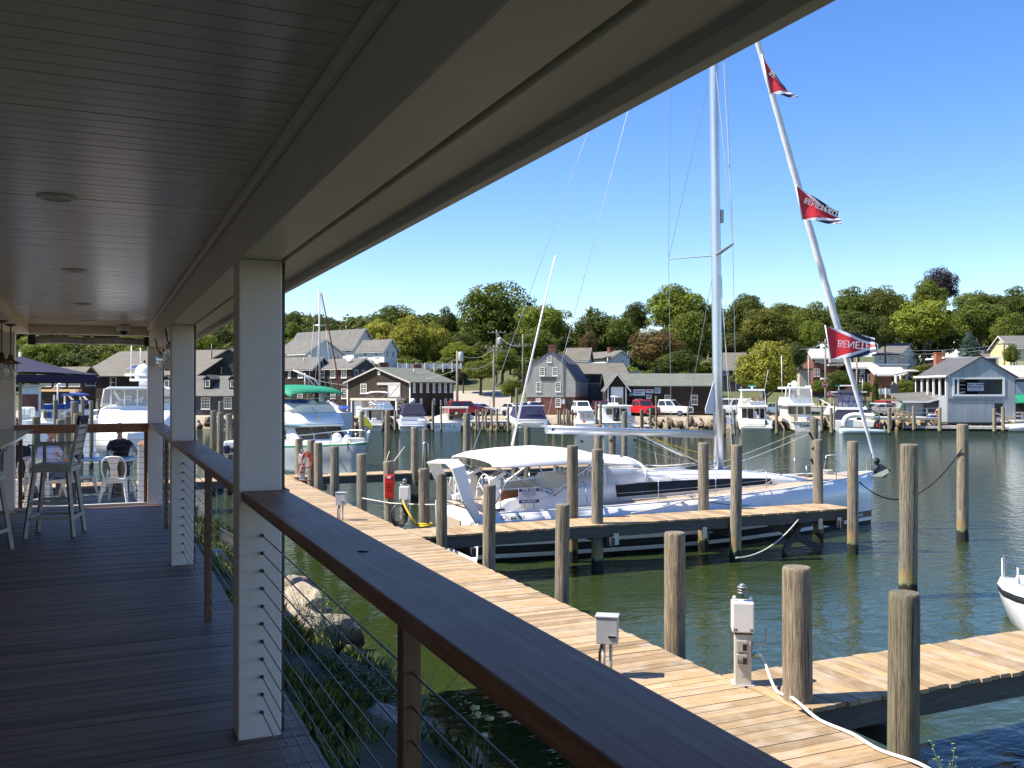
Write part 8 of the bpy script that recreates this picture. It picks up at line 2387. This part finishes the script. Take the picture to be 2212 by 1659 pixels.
wire('second power line from the pennant pole to the boathouse pole', dz(u5, 1.1), dz(u7, 1.0), 1.0)
wire('power line running left from the pennant pole into the trees', dz(u5, .5), at(*px('4', 330, 610), 150), .8)
wire('power line from the boathouse pole to the right edge', dz(u7, .5), at(*px('4', 2350, 590), 140), .6)
def stop_sign(lab, reg, x, y, D, rz):
 p = at(*px(reg, x, y), D); lat = (p - C_O).dot(CR2); g_ = ground(lat, D) - .2
 t = thing('stop_sign', lab, 'stop sign', (p.x, p.y, g_), -YAW + rad(rz), 'red stop signs')
 H = p.z - g_; r = .40
 mb = MB(); mb.tube([(0, .03, 0), (0, .03, H + .4)], .035, 6); mb.build('post', M['greymetal'], t)
 oc = lambda rr_, y0: [(rr_*math.cos(math.pi/8 + k*math.pi/4), y0, H + rr_*math.sin(math.pi/8 + k*math.pi/4)) for k in range(8)]
 mb = MB(); mb.extr(oc(r*1.08, -.012), (0, .012, 0)); mb.build('border', M['white'], t)
 mb = MB(); mb.extr(oc(r, -.022), (0, .009, 0)); pl_ = mb.build('plate', plain('stop_red', (.50,.015,.025), .4), t)
 text('lettering', 'STOP', .30, pl_, (0, -.026, H), FRONT, M['white'], bold=.01)
stop_sign('stop sign higher up by the utility pole', '4', 678, 915, 123, 5)
stop_sign('lower stop sign nearer the water, right of the other', '4', 718, 988, 113, 12)
p = at(*px('4', 784, 922), 124); lat = (p - C_O).dot(CR2); g_ = ground(lat, 124)
t = thing('street_sign', 'small green street name sign on a post right of the stop signs', 'street sign', (p.x, p.y, g_), -YAW)
mb = MB(); mb.tube([(0,0,0), (0,0,p.z - g_)], .03, 6); mb.build('post', M['greymetal'], t)
mb = MB(); mb.box(-.55, -.02, p.z - g_ - .12, .55, .02, p.z - g_ + .12); mb.build('plate', plain('sign_green', (.01,.20,.12), .4), t)
t = thing('road_sign', 'dark back of a road sign on two posts left of the loose bush', 'road sign', ld(*((lambda q: ((q - C_O).dot(CR2), (q - C_O).dot(CF2)))(at(*px('4', 1212, 960), 117))), ground(18, 117)), -YAW)
q = at(*px('4', 1212, 940), 117)
for dx in (-.25, .25):
 mb = MB(); mb.tube([(dx, 0, -.2), (dx, 0, q.z - t.location.z + .8)], .045, 6); mb.build('post', M['oldwood'], t)
mb = MB(); mb.extr([(-.5, -.05, q.z - t.location.z - .7), (.5, -.05, q.z - t.location.z - .7), (.55, -.05, q.z - t.location.z + .2), (0, -.05, q.z - t.location.z + .75), (-.55, -.05, q.z - t.location.z + .2)], (0, .03, 0)); mb.build('plate', plain('sign_back', (.10,.11,.11), .6), t)
a, b_ = at(*px('4', 608, 1010), 116), at(*px('4', 720, 1072), 108)
t = thing('handrail', 'white sloping handrail right of the cream yacht', 'handrail', a)
mb = MB(); mb.tube([(0,0,0), b_ - a], .06, 6); mb.build('rail', M['white'], t)
for k in (.1, .5, .9):
 q = (b_ - a)*k; mb = MB(); mb.tube([q, q - Vector((0,0,1.4))], .04, 6); mb.build('post', M['white'], t)
for lab, x, y0, y1 in (('folded dark green umbrella left of the red SUV', 1012, 1035, 1115), ('folded dark green umbrella at the corner of the lean-to', 1280, 1050, 1112)):
 q = at(*px('4', x, y1), 105); hh = zat(px('4', 0, y0)[1], 105) - q.z
 t = thing('folded_umbrella', lab, 'umbrella', q, 0, 'folded umbrellas on the wharf')
 mb = MB(); mb.lathe([(.33,0),(.36,.25),(.28,hh*.5),(.10,hh*.95),(.02,hh)], 10); mb.build('cloth', plain('dark_green_cloth', (.008,.05,.03), .8), t)
 mb = MB(); mb.tube([(0,0,-1.0), (0,0,.1)], .04, 6); mb.build('pole', M['steel'], t)
def box_thing(name, lab, cat_, reg, x0, y0, x1, y1, D, depth, mat, group=None):
 a_, c_ = at(*px(reg, x0, y1), D), at(*px(reg, x1, y0), D)
 t = thing(name, lab, cat_, a_, -YAW, group)
 w_ = (px(reg, x1, 0)[0] - px(reg, x0, 0)[0])*D/FPX
 mb = MB(); mb.box(0, 0, 0, w_, depth, c_.z - a_.z)
 return t, mb, w_, c_.z - a_.z
wt, mb, w_, h_ = box_thing('wharf', 'timber wharf with a rail in front of the lean-to shed', 'wharf', '4', 1005, 1168, 1560, 1186, 100.5, 5, 'oldwood')
mb.build('deck', M['oldwood'], wt)
for i in range(7):
 x = i*w_/6
 mb = MB(); mb.box(x - .06, 0, h_, x + .06, .12, h_ + 1.05); mb.build('rail_post', M['oldwood'], wt)
 mb = MB(); mb.tube([(x, .2, -2.2), (x, .2, 0)], .14, 8); mb.build('pile', M['piling'], wt)
for z in (.55, 1.05):
 mb = MB(); mb.box(0, -.02, h_ + z - .06, w_, .05, h_ + z); mb.build('rail', M['oldwood'], wt)
t, mb, w_, h_ = box_thing('cooler', 'blue and white cool box on the wharf by the shed', 'cool box', '4', 1488, 1150, 1535, 1170, 102, .6, 'blue')
mb.build('box', M['blue'], t); mb = MB(); mb.box(-.03, -.03, h_, w_ + .03, .63, h_ + .14); mb.build('lid', M['white'], t)
t = thing('gangway_ramp', 'new yellow timber ramp with crossed braces on the wharf', 'ramp', at(*px('4', 1255, 1185), 99.8), -YAW)
s_ = REG['4'][2]*99.8/FPX
L2 = lambda x, y: Vector(((x - 1255)*s_, 0, (1185 - y)*s_))
for yo in (0, 1.2):
 for a, c in (((1235, 1105), (1360, 1150)), ((1240, 1165), (1360, 1200)), ((1250, 1110), (1262, 1180)), ((1290, 1122), (1298, 1190)), ((1330, 1140), (1335, 1198)), ((1358, 1148), (1358, 1205)), ((1255, 1175), (1295, 1125)), ((1300, 1188), (1340, 1142))):
  mb = MB(); mb.bar(L2(*a) + Vector((0, yo, 0)), L2(*c) + Vector((0, yo, 0)), .09, .14); mb.build('timber', M['newwood'], t)
fl_ = thing('floating_dock', 'low pale floating dock lying before the wharf', 'dock', gp(*px('4', 1290, 1250), .25), -YAW + rad(-14))
for i in range(14):
 mb = MB(); mb.box(i*.78, 0, 0, i*.78 + .74, 1.6, .28); mb.build('plank', M['oldwood'], fl_)
mb = MB(); mb.box(0, .1, -.5, 10.9, 1.5, -.01); mb.build('float', M['dark'], fl_)
st_ = thing('steps', 'wooden steps and landing by the boathouse door at the right', 'steps', at(*px('4', 2000, 1200), 101), -YAW)
s_ = REG['4'][2]*101/FPX
L3 = lambda x, y, d=0: Vector(((x - 2000)*s_, d, (1200 - y)*s_))
for a, c, m in (((1998, 1135), (2045, 1150), 'oldwood'), ((2045, 1150), (2132, 1165), 'newwood'), ((2005, 1190), (2060, 1155), 'oldwood'), ((2070, 1185), (2140, 1215), 'newwood'), ((2132, 1130), (2330, 1130), 'oldwood'), ((2132, 1155), (2330, 1155), 'oldwood'), ((2140, 1130), (2140, 1200), 'oldwood'), ((2200, 1130), (2200, 1200), 'oldwood')):
 mb = MB(); mb.bar(L3(*a), L3(*c), .10, .16); mb.build('timber', M[m], st_)
mb = MB(); mb.bar(L3(2120, 1197, 1), L3(2340, 1197, 1), 3, .2); mb.build('landing', M['oldwood'], st_)
wt, mb, w_, h_ = box_thing('quay', 'low timber quay behind the lobster boat, lined with short piles', 'quay', '2', 1640, 1352, 2020, 1368, 97, 4, 'oldwood')
mb.build('deck', M['oldwood'], wt)
for i in range(8): mb = MB(); mb.tube([(w_*i/7, .2, -2), (w_*i/7, .2, -.01)], .13, 8); mb.build('pile', M['piling'], wt)
wt, mb, w_, h_ = box_thing('quay', 'narrow timber pier between the downeast boat and the stone seawall', 'quay', '3', 1130, 1395, 1270, 1404, 95, 5, 'oldwood')
mb.build('deck', M['oldwood'], wt)
FP = [('2', 640, 662, 1168, 92, 'tall thin piling left of the bimini boat'), ('2', 700, 742, 1258, 62, 'dark tall piling in front of the bimini boat stern'), ('2', 1005, 1026, 1255, 96, 'piling between the bimini boat and the navy-covered boat'),
 ('2', 1332, 1355, 1172, 97, 'pale piling right of the navy-covered boat'), ('2', 1410, 1424, 1165, 98, 'thin piling left of the lobster boat shelter'), ('2', 1718, 1730, 1252, 97, 'first short piling of the quay right of the lobster boat'),
 ('2', 1735, 1752, 1252, 95, 'second short piling of the quay'), ('2', 1775, 1790, 1240, 97, 'third short piling of the quay'), ('2', 1798, 1814, 1244, 95, 'fourth short piling of the quay, with a pale top'),
 ('2', 1848, 1866, 1246, 96, 'fifth short piling of the quay'), ('2', 1896, 1912, 1240, 97, 'sixth short piling of the quay'), ('2', 1990, 2012, 1228, 94, 'piling at the right end of the quay'),
 ('3', 70, 92, 1058, 97, 'tall piling left of the gambrel house brickwork'), ('3', 428, 446, 1252, 96, 'first of the close row of pilings right of the purple canvas boat'), ('3', 446, 464, 1254, 97, 'second of the close row of pilings right of the purple canvas boat'),
 ('3', 480, 496, 1250, 97, 'third of the close row of pilings right of the purple canvas boat'), ('3', 505, 526, 1244, 95, 'green-topped piling of the close row'), ('3', 530, 546, 1254, 97, 'fifth of the close row of pilings'), ('3', 556, 574, 1246, 97, 'last of the close row of pilings, beside the cuddy boat'),
 ('3', 757, 782, 1190, 90, 'tall piling right of the cuddy boat'), ('3', 795, 820, 1188, 92, 'tall piling left of the downeast boat'), ('3', 1148, 1172, 1245, 93, 'left one of the pilings between downeast boat and pickups'),
 ('3', 1168, 1184, 1250, 95, 'middle one of the pilings between downeast boat and pickups'), ('3', 1226, 1250, 1240, 93, 'right one of the pilings between downeast boat and pickups'), ('3', 1282, 1300, 1130, 98, 'piling before the white crew-cab pickup'),
 ('3', 1558, 1574, 1225, 99, 'thin piling on the seawall left of the mainsail corner'), ('3', 1868, 1900, 1242, 88, 'left piling of the pair carrying a small white notice'), ('3', 1950, 1985, 1248, 88, 'right piling of the pair carrying a small white notice'),
 ('4', 294, 316, 1045, 90, 'tall dark piling between the two flybridge boats'), ('4', 640, 662, 1080, 95, 'short piling right of the cream yacht'), ('4', 715, 740, 1092, 90, 'piling left of the blue canvas cruiser'), ('4', 736, 750, 1045, 97, 'thin dark piling behind the blue canvas cruiser'),
 ('4', 1158, 1184, 1092, 90, 'dark piling standing right of the inflatable'), ('4', 1350, 1370, 1080, 97, 'pale piling at the wharf rail'), ('4', 1548, 1575, 1090, 94, 'piling at the outer corner of the wharf'), ('4', 1970, 1996, 1098, 93, 'piling left of the boathouse steps'), ('4', 2040, 2066, 1085, 95, 'piling by the boathouse door')]
for reg, x0, x1, yt, D, lab in FP:
 a, y2 = px(reg, x0, yt); c, _ = px(reg, x1, yt)
 piling_px(lab, a, c, y2, D=D, group='pilings along the far shore', dia=(c-a)*D/FPX)
p = at(*px('3', 1938, 1345), 87); t = thing('dock_notice', 'small white notice board hung between a pair of pilings', 'notice', p, -YAW)
mb = MB(); mb.box(-.35, 0, -.35, .35, .04, .35); mb.build('board', M['white'], t); mb = MB(); mb.box(-.1, -.01, -.18, .1, -.001, .2); mb.build('symbol', M['greymetal'], t)
# patio beyond the porch
PZ = 2.35
pat = thing('patio', 'sunny plank patio one step down beyond the end railing', 'patio', (-3.2, 13.75, PZ))
pw = wood('patio_plank', [(.17,.13,.115), (.25,.20,.18), (.33,.28,.25)], (1, 14, 14), .7, .25, .2)
mb = MB(); mb.box(0, 0, -.03, 4.4, .135, 0); ppm = mb.mesh('plank', pw)
for i in range(42): obj('plank', ppm, pat, (0, i*.145, R.uniform(-.002,.002)))
mb = MB(); mb.box(0, 0, -.3, 4.4, 6.1, -.035); mb.build('frame', M['beam_wood'], pat)
mb = MB(); mb.bar((3.95, .3, 1.16), (3.86, 3.3, 1.16), .18, .06); mb.build('rail_top', plain('reddish_rail', (.26,.12,.07), .6), pat)
mb = MB(); mb.box(3.74, 3.2, 0, 3.87, 3.33, 1.15); mb.build('corner_post', M['white'], pat)
metal = plain('cream_painted_metal', (.66,.63,.54), .35, .1, var=.04)
def bistro_chair(lab, loc, rz):
 t = thing('metal_chair', lab, 'chair', loc, rz, 'cream metal patio chairs')
 S = .45
 mb = MB(); mb.box(-.19, -.19, S - .02, .19, .19, S); mb.build('seat', metal, t, bevel=.02)
 for sx, sy in ((-1,-1),(1,-1),(1,1),(-1,1)):
  mb = MB(); mb.bar((sx*.25, sy*.25, 0), (sx*.175, sy*.175, S - .02), .035, .03, (0,0,1), .075, .06); mb.build('leg', metal, t)
 mb = MB(); mb.box(-.19, -.195, S - .085, .19, -.18, S - .02); mb.box(-.19, .18, S - .085, .19, .195, S - .02); mb.build('apron', metal, t)
 pts = [(-.18, .185, S - .01), (-.215, .215, S + .16), (-.19, .235, S + .32), (-.10, .245, S + .385), (.10, .245, S + .385), (.19, .235, S + .32), (.215, .215, S + .16), (.18, .185, S - .01)]
 mb = MB(); mb.tube(cat([Vector(p) for p in pts], 5), .016, 8); mb.build('back_frame', metal, t)
 mb = MB(); mb.loft([[(-.075, .188, S), (.075, .188, S), (.075, .196, S), (-.075, .196, S)], [(-.06, .222, S + .2), (.06, .222, S + .2), (.06, .230, S + .2), (-.06, .230, S + .2)], [(-.10, .238, S + .33), (.10, .238, S + .33), (.10, .246, S + .33), (-.10, .246, S + .33)], [(-.15, .245, S + .385), (.15, .245, S + .385), (.15, .25, S + .385), (-.15, .25, S + .385)]], smooth=False); mb.build('back_splat', metal, t)
 return t
def pat_at(x, y, D): return at(*px('b', x, y), D)
c1 = pat_at(1590, 1130, 17.0)
ch1 = bistro_chair('cream metal chair on the patio, right one, its oval-cut back to the camera', (c1.x, c1.y, PZ), rad(180) - YAW + rad(4))
c2 = pat_at(1060, 1130, 17.1)
copy_tree(ch1, (c2.x, c2.y, PZ), rad(180) - YAW - rad(22), 'cream metal chair on the patio, left one, partly behind the bar chair')
c3 = pat_at(1560, 900, 18.9); copy_tree(ch1, (c3.x + .1, c3.y, PZ), -YAW + rad(10), 'cream metal chair across the table, under the leaning diner')
c4 = pat_at(500, 1000, 18.0); copy_tree(ch1, (c4.x, c4.y, PZ), rad(180) - YAW + rad(30), 'cream metal chair at the left, seen between bar chair legs')
tb = pat_at(1400, 800, 17.9)
tt = thing('patio_table', 'rectangular patio table laid for lunch between the metal chairs', 'table', (tb.x, tb.y, PZ), -YAW)
mb = MB(); mb.box(-1.05, -.42, .70, .62, .45, .735); mb.build('tabletop', plain('pale_tabletop', (.55,.54,.50), .4), tt, bevel=.008)
for x in (-.6, .3):
 mb = MB(); mb.box(x - .06, -.05, .02, x + .06, .07, .70); mb.build('leg', plain('brown_table_leg', (.14,.09,.06), .6), tt)
 mb = MB(); mb.box(x - .06, -.3, 0, x + .06, .3, .03); mb.build('foot', MATS['brown_table_leg'], tt)
def on_table(x, y):
 return Vector(tt.location) + Matrix.Rotation(-YAW, 3, 'Z') @ Vector((x, y, .735))
for i, (x, y, lab) in enumerate(((.12, .05, 'water glass near the leaning diner'), (-.15, -.1, 'second water glass toward the left of the table'))):
 t = thing('glass', lab, 'glass', on_table(x, y), 0, 'glasses on the patio table')
 mb = MB(); mb.lathe([(.03,0),(.04,.13),(.036,.13),(.027,.01)], 14, caps=False); mb.build('tumbler', M['clearglass'], t)
mb = MB(); mb.lathe([(.05,0),(.13,.018),(.135,.022),(.12,.016),(.0,.008)], 20, caps=False)
tag(mb.build('plate', M['white'], None, on_table(.3, -.2)), 'white plate at the right end of the patio table', 'plate')
mb = MB(); mb.lathe([(.03,0),(.033,.12),(.012,.16),(.012,.2)], 12)
tag(mb.build('bottle', plain('amber_bottle', (.12,.05,.015), .2), None, on_table(-.28, .1)), 'small brown bottle in the middle of the patio table', 'bottle')
mb = MB(); mb.box(-.10, -.02, 0, .10, .02, .04); mb.ball((0,0,.06), .09, 10, 1.2, .6, .5)
tag(mb.build('napkin', plain('navy_napkin', (.03,.035,.07), .8), None, on_table(-.45, -.1)), 'dark folded napkin toward the left of the table', 'napkin')
# people
def skin_body(name, verts, edges, mat, parent, root=0, sub=2):
 me = bpy.data.meshes.new(name); me.from_pydata([v[:3] for v in verts], edges, [])
 o = obj(name, me, parent)
 m = o.modifiers.new('skin', 'SKIN'); m.use_smooth_shade = True
 for i, v in enumerate(verts):
  sv = me.skin_vertices[0].data[i]; r = v[3]
  sv.radius = r if isinstance(r, tuple) else (r, r)
  sv.use_root = (i == root)
 s_ = o.modifiers.new('sub', 'SUBSURF'); s_.levels = s_.render_levels = sub
 dg = bpy.context.evaluated_depsgraph_get()
 me2 = bpy.data.meshes.new_from_object(o.evaluated_get(dg), depsgraph=dg)
 o.modifiers.clear(); o.data = me2
 for p in me2.polygons: p.use_smooth = True
 me2.materials.clear(); me2.materials.append(mat)
 return o
SKIN = plain('skin', (.45,.25,.15), .5, var=.06, scale=8)
def head_parts(t, c, r, face, hair_mat, tilt=0, long=False, skin=None):
 "c = head centre, face = unit direction (x, y) the face looks"
 sk = skin or SKIN
 fx, fy = face
 mb = MB(); mb.ball((0,0,0), r, 16, .80, .92, 1.18)
 for v in range(len(mb.v)):
  x, y, z = mb.v[v]
  if z < -r*.3: x *= .86; y = y*.9 - r*.08*(1 if y < 0 else 0)
  mb.v[v] = (x, y, z)
 mb.ball((0, -r*.92, -r*.10), r*.16, 8, .8, 1.1, 1.5)
 for s in (-1, 1): mb.ball((s*r*.80, 0, -.02), r*.22, 8, .4, .8, 1.3)
 h = mb.build('head', sk, t, c); h.rotation_euler = (tilt, 0, math.atan2(fx, -fy) if True else 0)
 for s in (-1, 1):
  m = MB(); m.ball((s*r*.32, -r*.80, r*.12), r*.11, 8); m.build('eye', M['dark'], h)
 m = MB(); m.ball((0, -r*.80, -r*.48), r*.16, 8, 1.5, .5, .4); m.build('mouth', plain('lips', (.32,.12,.10), .5), h)
 m = MB(); m.ball((0, r*.10, r*.16), r*1.06, 16, .86, .98, 1.12, 1.0, -.25)
 if long:
  m.loft([[(a*r*.85*math.cos(q), r*.45 + r*.5*math.sin(q), z) for q in [2*math.pi*k/10 for k in range(10)]] for z, a in ((r*.5, .9), (-r*.6, 1.0), (-r*1.7, .8))])
 m.build('hair', hair_mat, h)
 return h
HAIR = plain('dark_hair', (.018,.012,.010), .5, var=.3, scale=30)
def hand(t, p, d, mat, k=1.0):
 "a small curled hand: palm, four unequal bent fingers and a thumb; d = direction of the fingers"
 d = Vector(d).normalized(); s_ = d.cross(Vector((0,0,1))).normalized(); dn = Vector((0,0,-1))
 V = [(*p, .026*k), (*(p + d*.05*k), .030*k), (*(p + d*.085*k), .030*k)]; E = [(0,1),(1,2)]
 for i, l in enumerate((.060, .070, .066, .050)):
  o = (i - 1.5)*.019*k
  a = p + d*.095*k + s_*o; b = a + d*l*.5*k + dn*.006; c = b + d*l*.35*k + dn*.022*k
  n = len(V); V += [(*a, .010*k), (*b, .009*k), (*c, .008*k)]; E += [(2, n), (n, n+1), (n+1, n+2)]
 a = p + d*.035*k + s_*-.034*k; b = a + d*.035*k - s_*.02*k + dn*.01
 n = len(V); V += [(*a, .012*k), (*b, .010*k)]; E += [(0, n), (n, n+1)]
 return skin_body('hand', V, E, mat, t, 1, 1)
def seated(lab, loc, rz, shirt, trousers, hair, lean=0.15, long=False, arm_out=False, skin=None, table=.30):
 t = thing('person', lab, 'person', loc, rz, 'people lunching on the patio')
 sk = skin or SKIN
 hip = Vector((0, 0, .52)); ch = Vector((0, -.18*lean*2, .92)); nk = ch + Vector((0, -.06*lean*3, .20)); hd = nk + Vector((0, -.05 - .05*lean, .155))
 V = [(*hip, (.165,.13)), (*hip.lerp(ch, .5), (.155,.115)), (*ch, (.175,.115)), (*(nk - Vector((0,0,.05))), (.07,.065))]
 E = [(0,1),(1,2),(2,3)]
 el = {}
 for s in (-1, 1):
  sh = ch + Vector((s*.17, 0, .08)); e_ = sh + Vector((s*.07, -.16, -.24)); w_ = e_ + Vector((-s*.08, -.22, .07))
  if arm_out and s == 1: e_ = sh + Vector((.10, -.30, -.10)); w_ = e_ + Vector((.05, -.25, -.06))
  n = len(V); V += [(*sh, .060), (*sh.lerp(e_, .6), .050)]; E += [(2, n), (n, n+1)]
  el[s] = (sh.lerp(e_, .6), e_, w_)
 skin_body('shirt', V, E, shirt, t)
 for s in (-1, 1):
  a, e_, w_ = el[s]
  skin_body('arm', [(*a, .045), (*e_, .040), (*e_.lerp(w_, .5), .037), (*w_, .026)], [(0,1),(1,2),(2,3)], sk, t)
  hand(t, w_, (w_ - e_), sk)
  kn = Vector((s*.13, -.46, .50)); an = Vector((s*.13, -.42, .08))
  skin_body('leg', [(s*.09, 0, .52, .095), (*kn, .070), (*kn.lerp(an, .4), .058), (*an, .040)], [(0,1),(1,2),(2,3)], trousers, t)
  mb = MB(); mb.box(s*.13 - .045, -.60, 0, s*.13 + .045, -.36, .075); mb.build('shoe', M['black'], t, bevel=.025)
 skin_body('neck', [(*(nk - Vector((0,0,.06))), .055), (*(nk + Vector((0,-.01,.06))), .052)], [(0,1)], sk, t, 0, 1)
 head_parts(t, hd, .105, (0, -1), hair, -lean*.6, long, sk)
 return t
pA_ = pat_at(1620, 720, 18.75)
seated('diner leaning over the patio table in a dark top, dark hair, facing the porch', (pA_.x, pA_.y, PZ), -YAW + rad(22), plain('dark_top', (.018,.016,.022), .8), plain('dark_trousers', (.03,.03,.04), .8), HAIR, .75, False, True)
pB_ = at(*px('a', 505, 1185), 16.6)
seated('dark-haired diner in a pale lavender shirt, back to the camera, head above the end rail', (pB_.x - .05, pB_.y, PZ + .02), rad(180) - YAW - rad(15), plain('lavender_shirt', (.50,.45,.56), .8), plain('grey_trousers', (.12,.12,.14), .8), HAIR, .12)
c5 = Vector((pB_.x - .05, pB_.y, PZ)); copy_tree(ch1, c5, -YAW - rad(15) + rad(180), 'cream metal chair under the diner in the lavender shirt')
pC_ = at(*px('a', 128, 1165), 16.9)
seated('diner in a dark shirt half hidden by the left end post, orange drink in hand', (pC_.x - .05, pC_.y, PZ - .03), rad(180) - YAW + rad(60), plain('black_shirt', (.02,.02,.022), .8), MATS['grey_trousers'], HAIR, .2)
copy_tree(ch1, (pC_.x - .05, pC_.y, PZ), rad(180) - YAW + rad(60), 'cream metal chair under the diner behind the left end post')
dpos = cabinboat.o.matrix_basis @ (lambda q: Vector((q.x, 2.0, .55)))(cabinboat.p(968, 1360, 2.0))
t = thing('person', 'person in dark clothes standing in the doorway of the downeast boat', 'person', dpos, -YAW + rad(20))
drk = plain('dark_clothes', (.02,.022,.03), .8)
skin_body('body', [(0,0,.92,(.15,.11)), (0,0,1.18,(.155,.11)), (0,0,1.38,(.17,.10)), (0,0,1.50,(.06,.055)), (-.19,0,1.40,.055), (-.24,-.03,1.12,.045), (-.22,-.12,.88,.032), (.19,0,1.40,.055), (.24,-.03,1.12,.045), (.22,-.12,.88,.032),
  (-.09,0,.86,.09), (-.10,-.02,.48,.065), (-.10,.02,.08,.045), (.09,0,.86,.09), (.10,-.02,.48,.065), (.10,.02,.08,.045)],
  [(0,1),(1,2),(2,3),(2,4),(4,5),(5,6),(2,7),(7,8),(8,9),(0,10),(10,11),(11,12),(0,13),(13,14),(14,15)], drk, t)
for s in (-1, 1):
 hand(t, Vector((s*.22, -.12, .87)), (0, -.3, -1), SKIN)
 mb = MB(); mb.box(s*.10 - .05, -.18, 0, s*.10 + .05, .10, .08); mb.build('shoe', M['black'], t, bevel=.02)
skin_body('neck', [(0, 0, 1.47, .055), (0, -.01, 1.58, .05)], [(0,1)], SKIN, t, 0, 1)
head_parts(t, Vector((0, -.02, 1.66)), .105, (0, -1), HAIR)
UD = 17.6
up = at(*px('a', 60, 180), UD)
u = thing('patio_umbrella', 'big square navy umbrella over the patio at far left', 'umbrella', (up.x, up.y, PZ), -YAW + rad(32))
zt = up.z - PZ; ze = zat(px('a', 0, 470)[1], UD) - PZ
hw_ = 1.20
cn = [(-hw_, -hw_), (hw_, -hw_), (hw_, hw_), (-hw_, hw_)]
navy2 = plain('umbrella_canvas', (.010,.010,.038), .75, var=.06, scale=2)
for i in range(4):
 a, c = cn[i], cn[(i+1) % 4]
 mb = MB()
 N = 6; vv = []
 for j in range(N+1):
  tt_ = j/N
  for k in range(N+1):
   s_ = k/N
   e = (a[0] + (c[0]-a[0])*s_, a[1] + (c[1]-a[1])*s_)
   vv.append((e[0]*tt_, e[1]*tt_, zt + (ze - zt)*tt_ - .10*tt_*(1-tt_) + .05*tt_*tt_*math.sin(math.pi*s_)))
 mb.add(vv, [(j*(N+1)+k, j*(N+1)+k+1, (j+1)*(N+1)+k+1, (j+1)*(N+1)+k) for j in range(N) for k in range(N)])
 mb.build('canopy_panel', navy2, u)
 mb = MB(); mb.extr([(a[0], a[1], ze), (c[0], c[1], ze), (c[0], c[1], ze - .14), (a[0], a[1], ze - .14)], (.001, .001, 0)); mb.build('valance', navy2, u)
 mb = MB(); mb.tube([(0, 0, zt - .05), (a[0], a[1], ze - .03)], .015, 6); mb.build('rib', M['oldwood'], u)
mb = MB(); mb.tube([(0, 0, 0), (0, 0, zt + .08)], .03, 8); mb.build('pole', M['oldwood'], u)
mb = MB(); mb.lathe([(.28,0),(.28,.08),(.05,.12)], 16); mb.build('base', M['dark'], u)
cq = at(*px('b', 420, 640), 19.5)
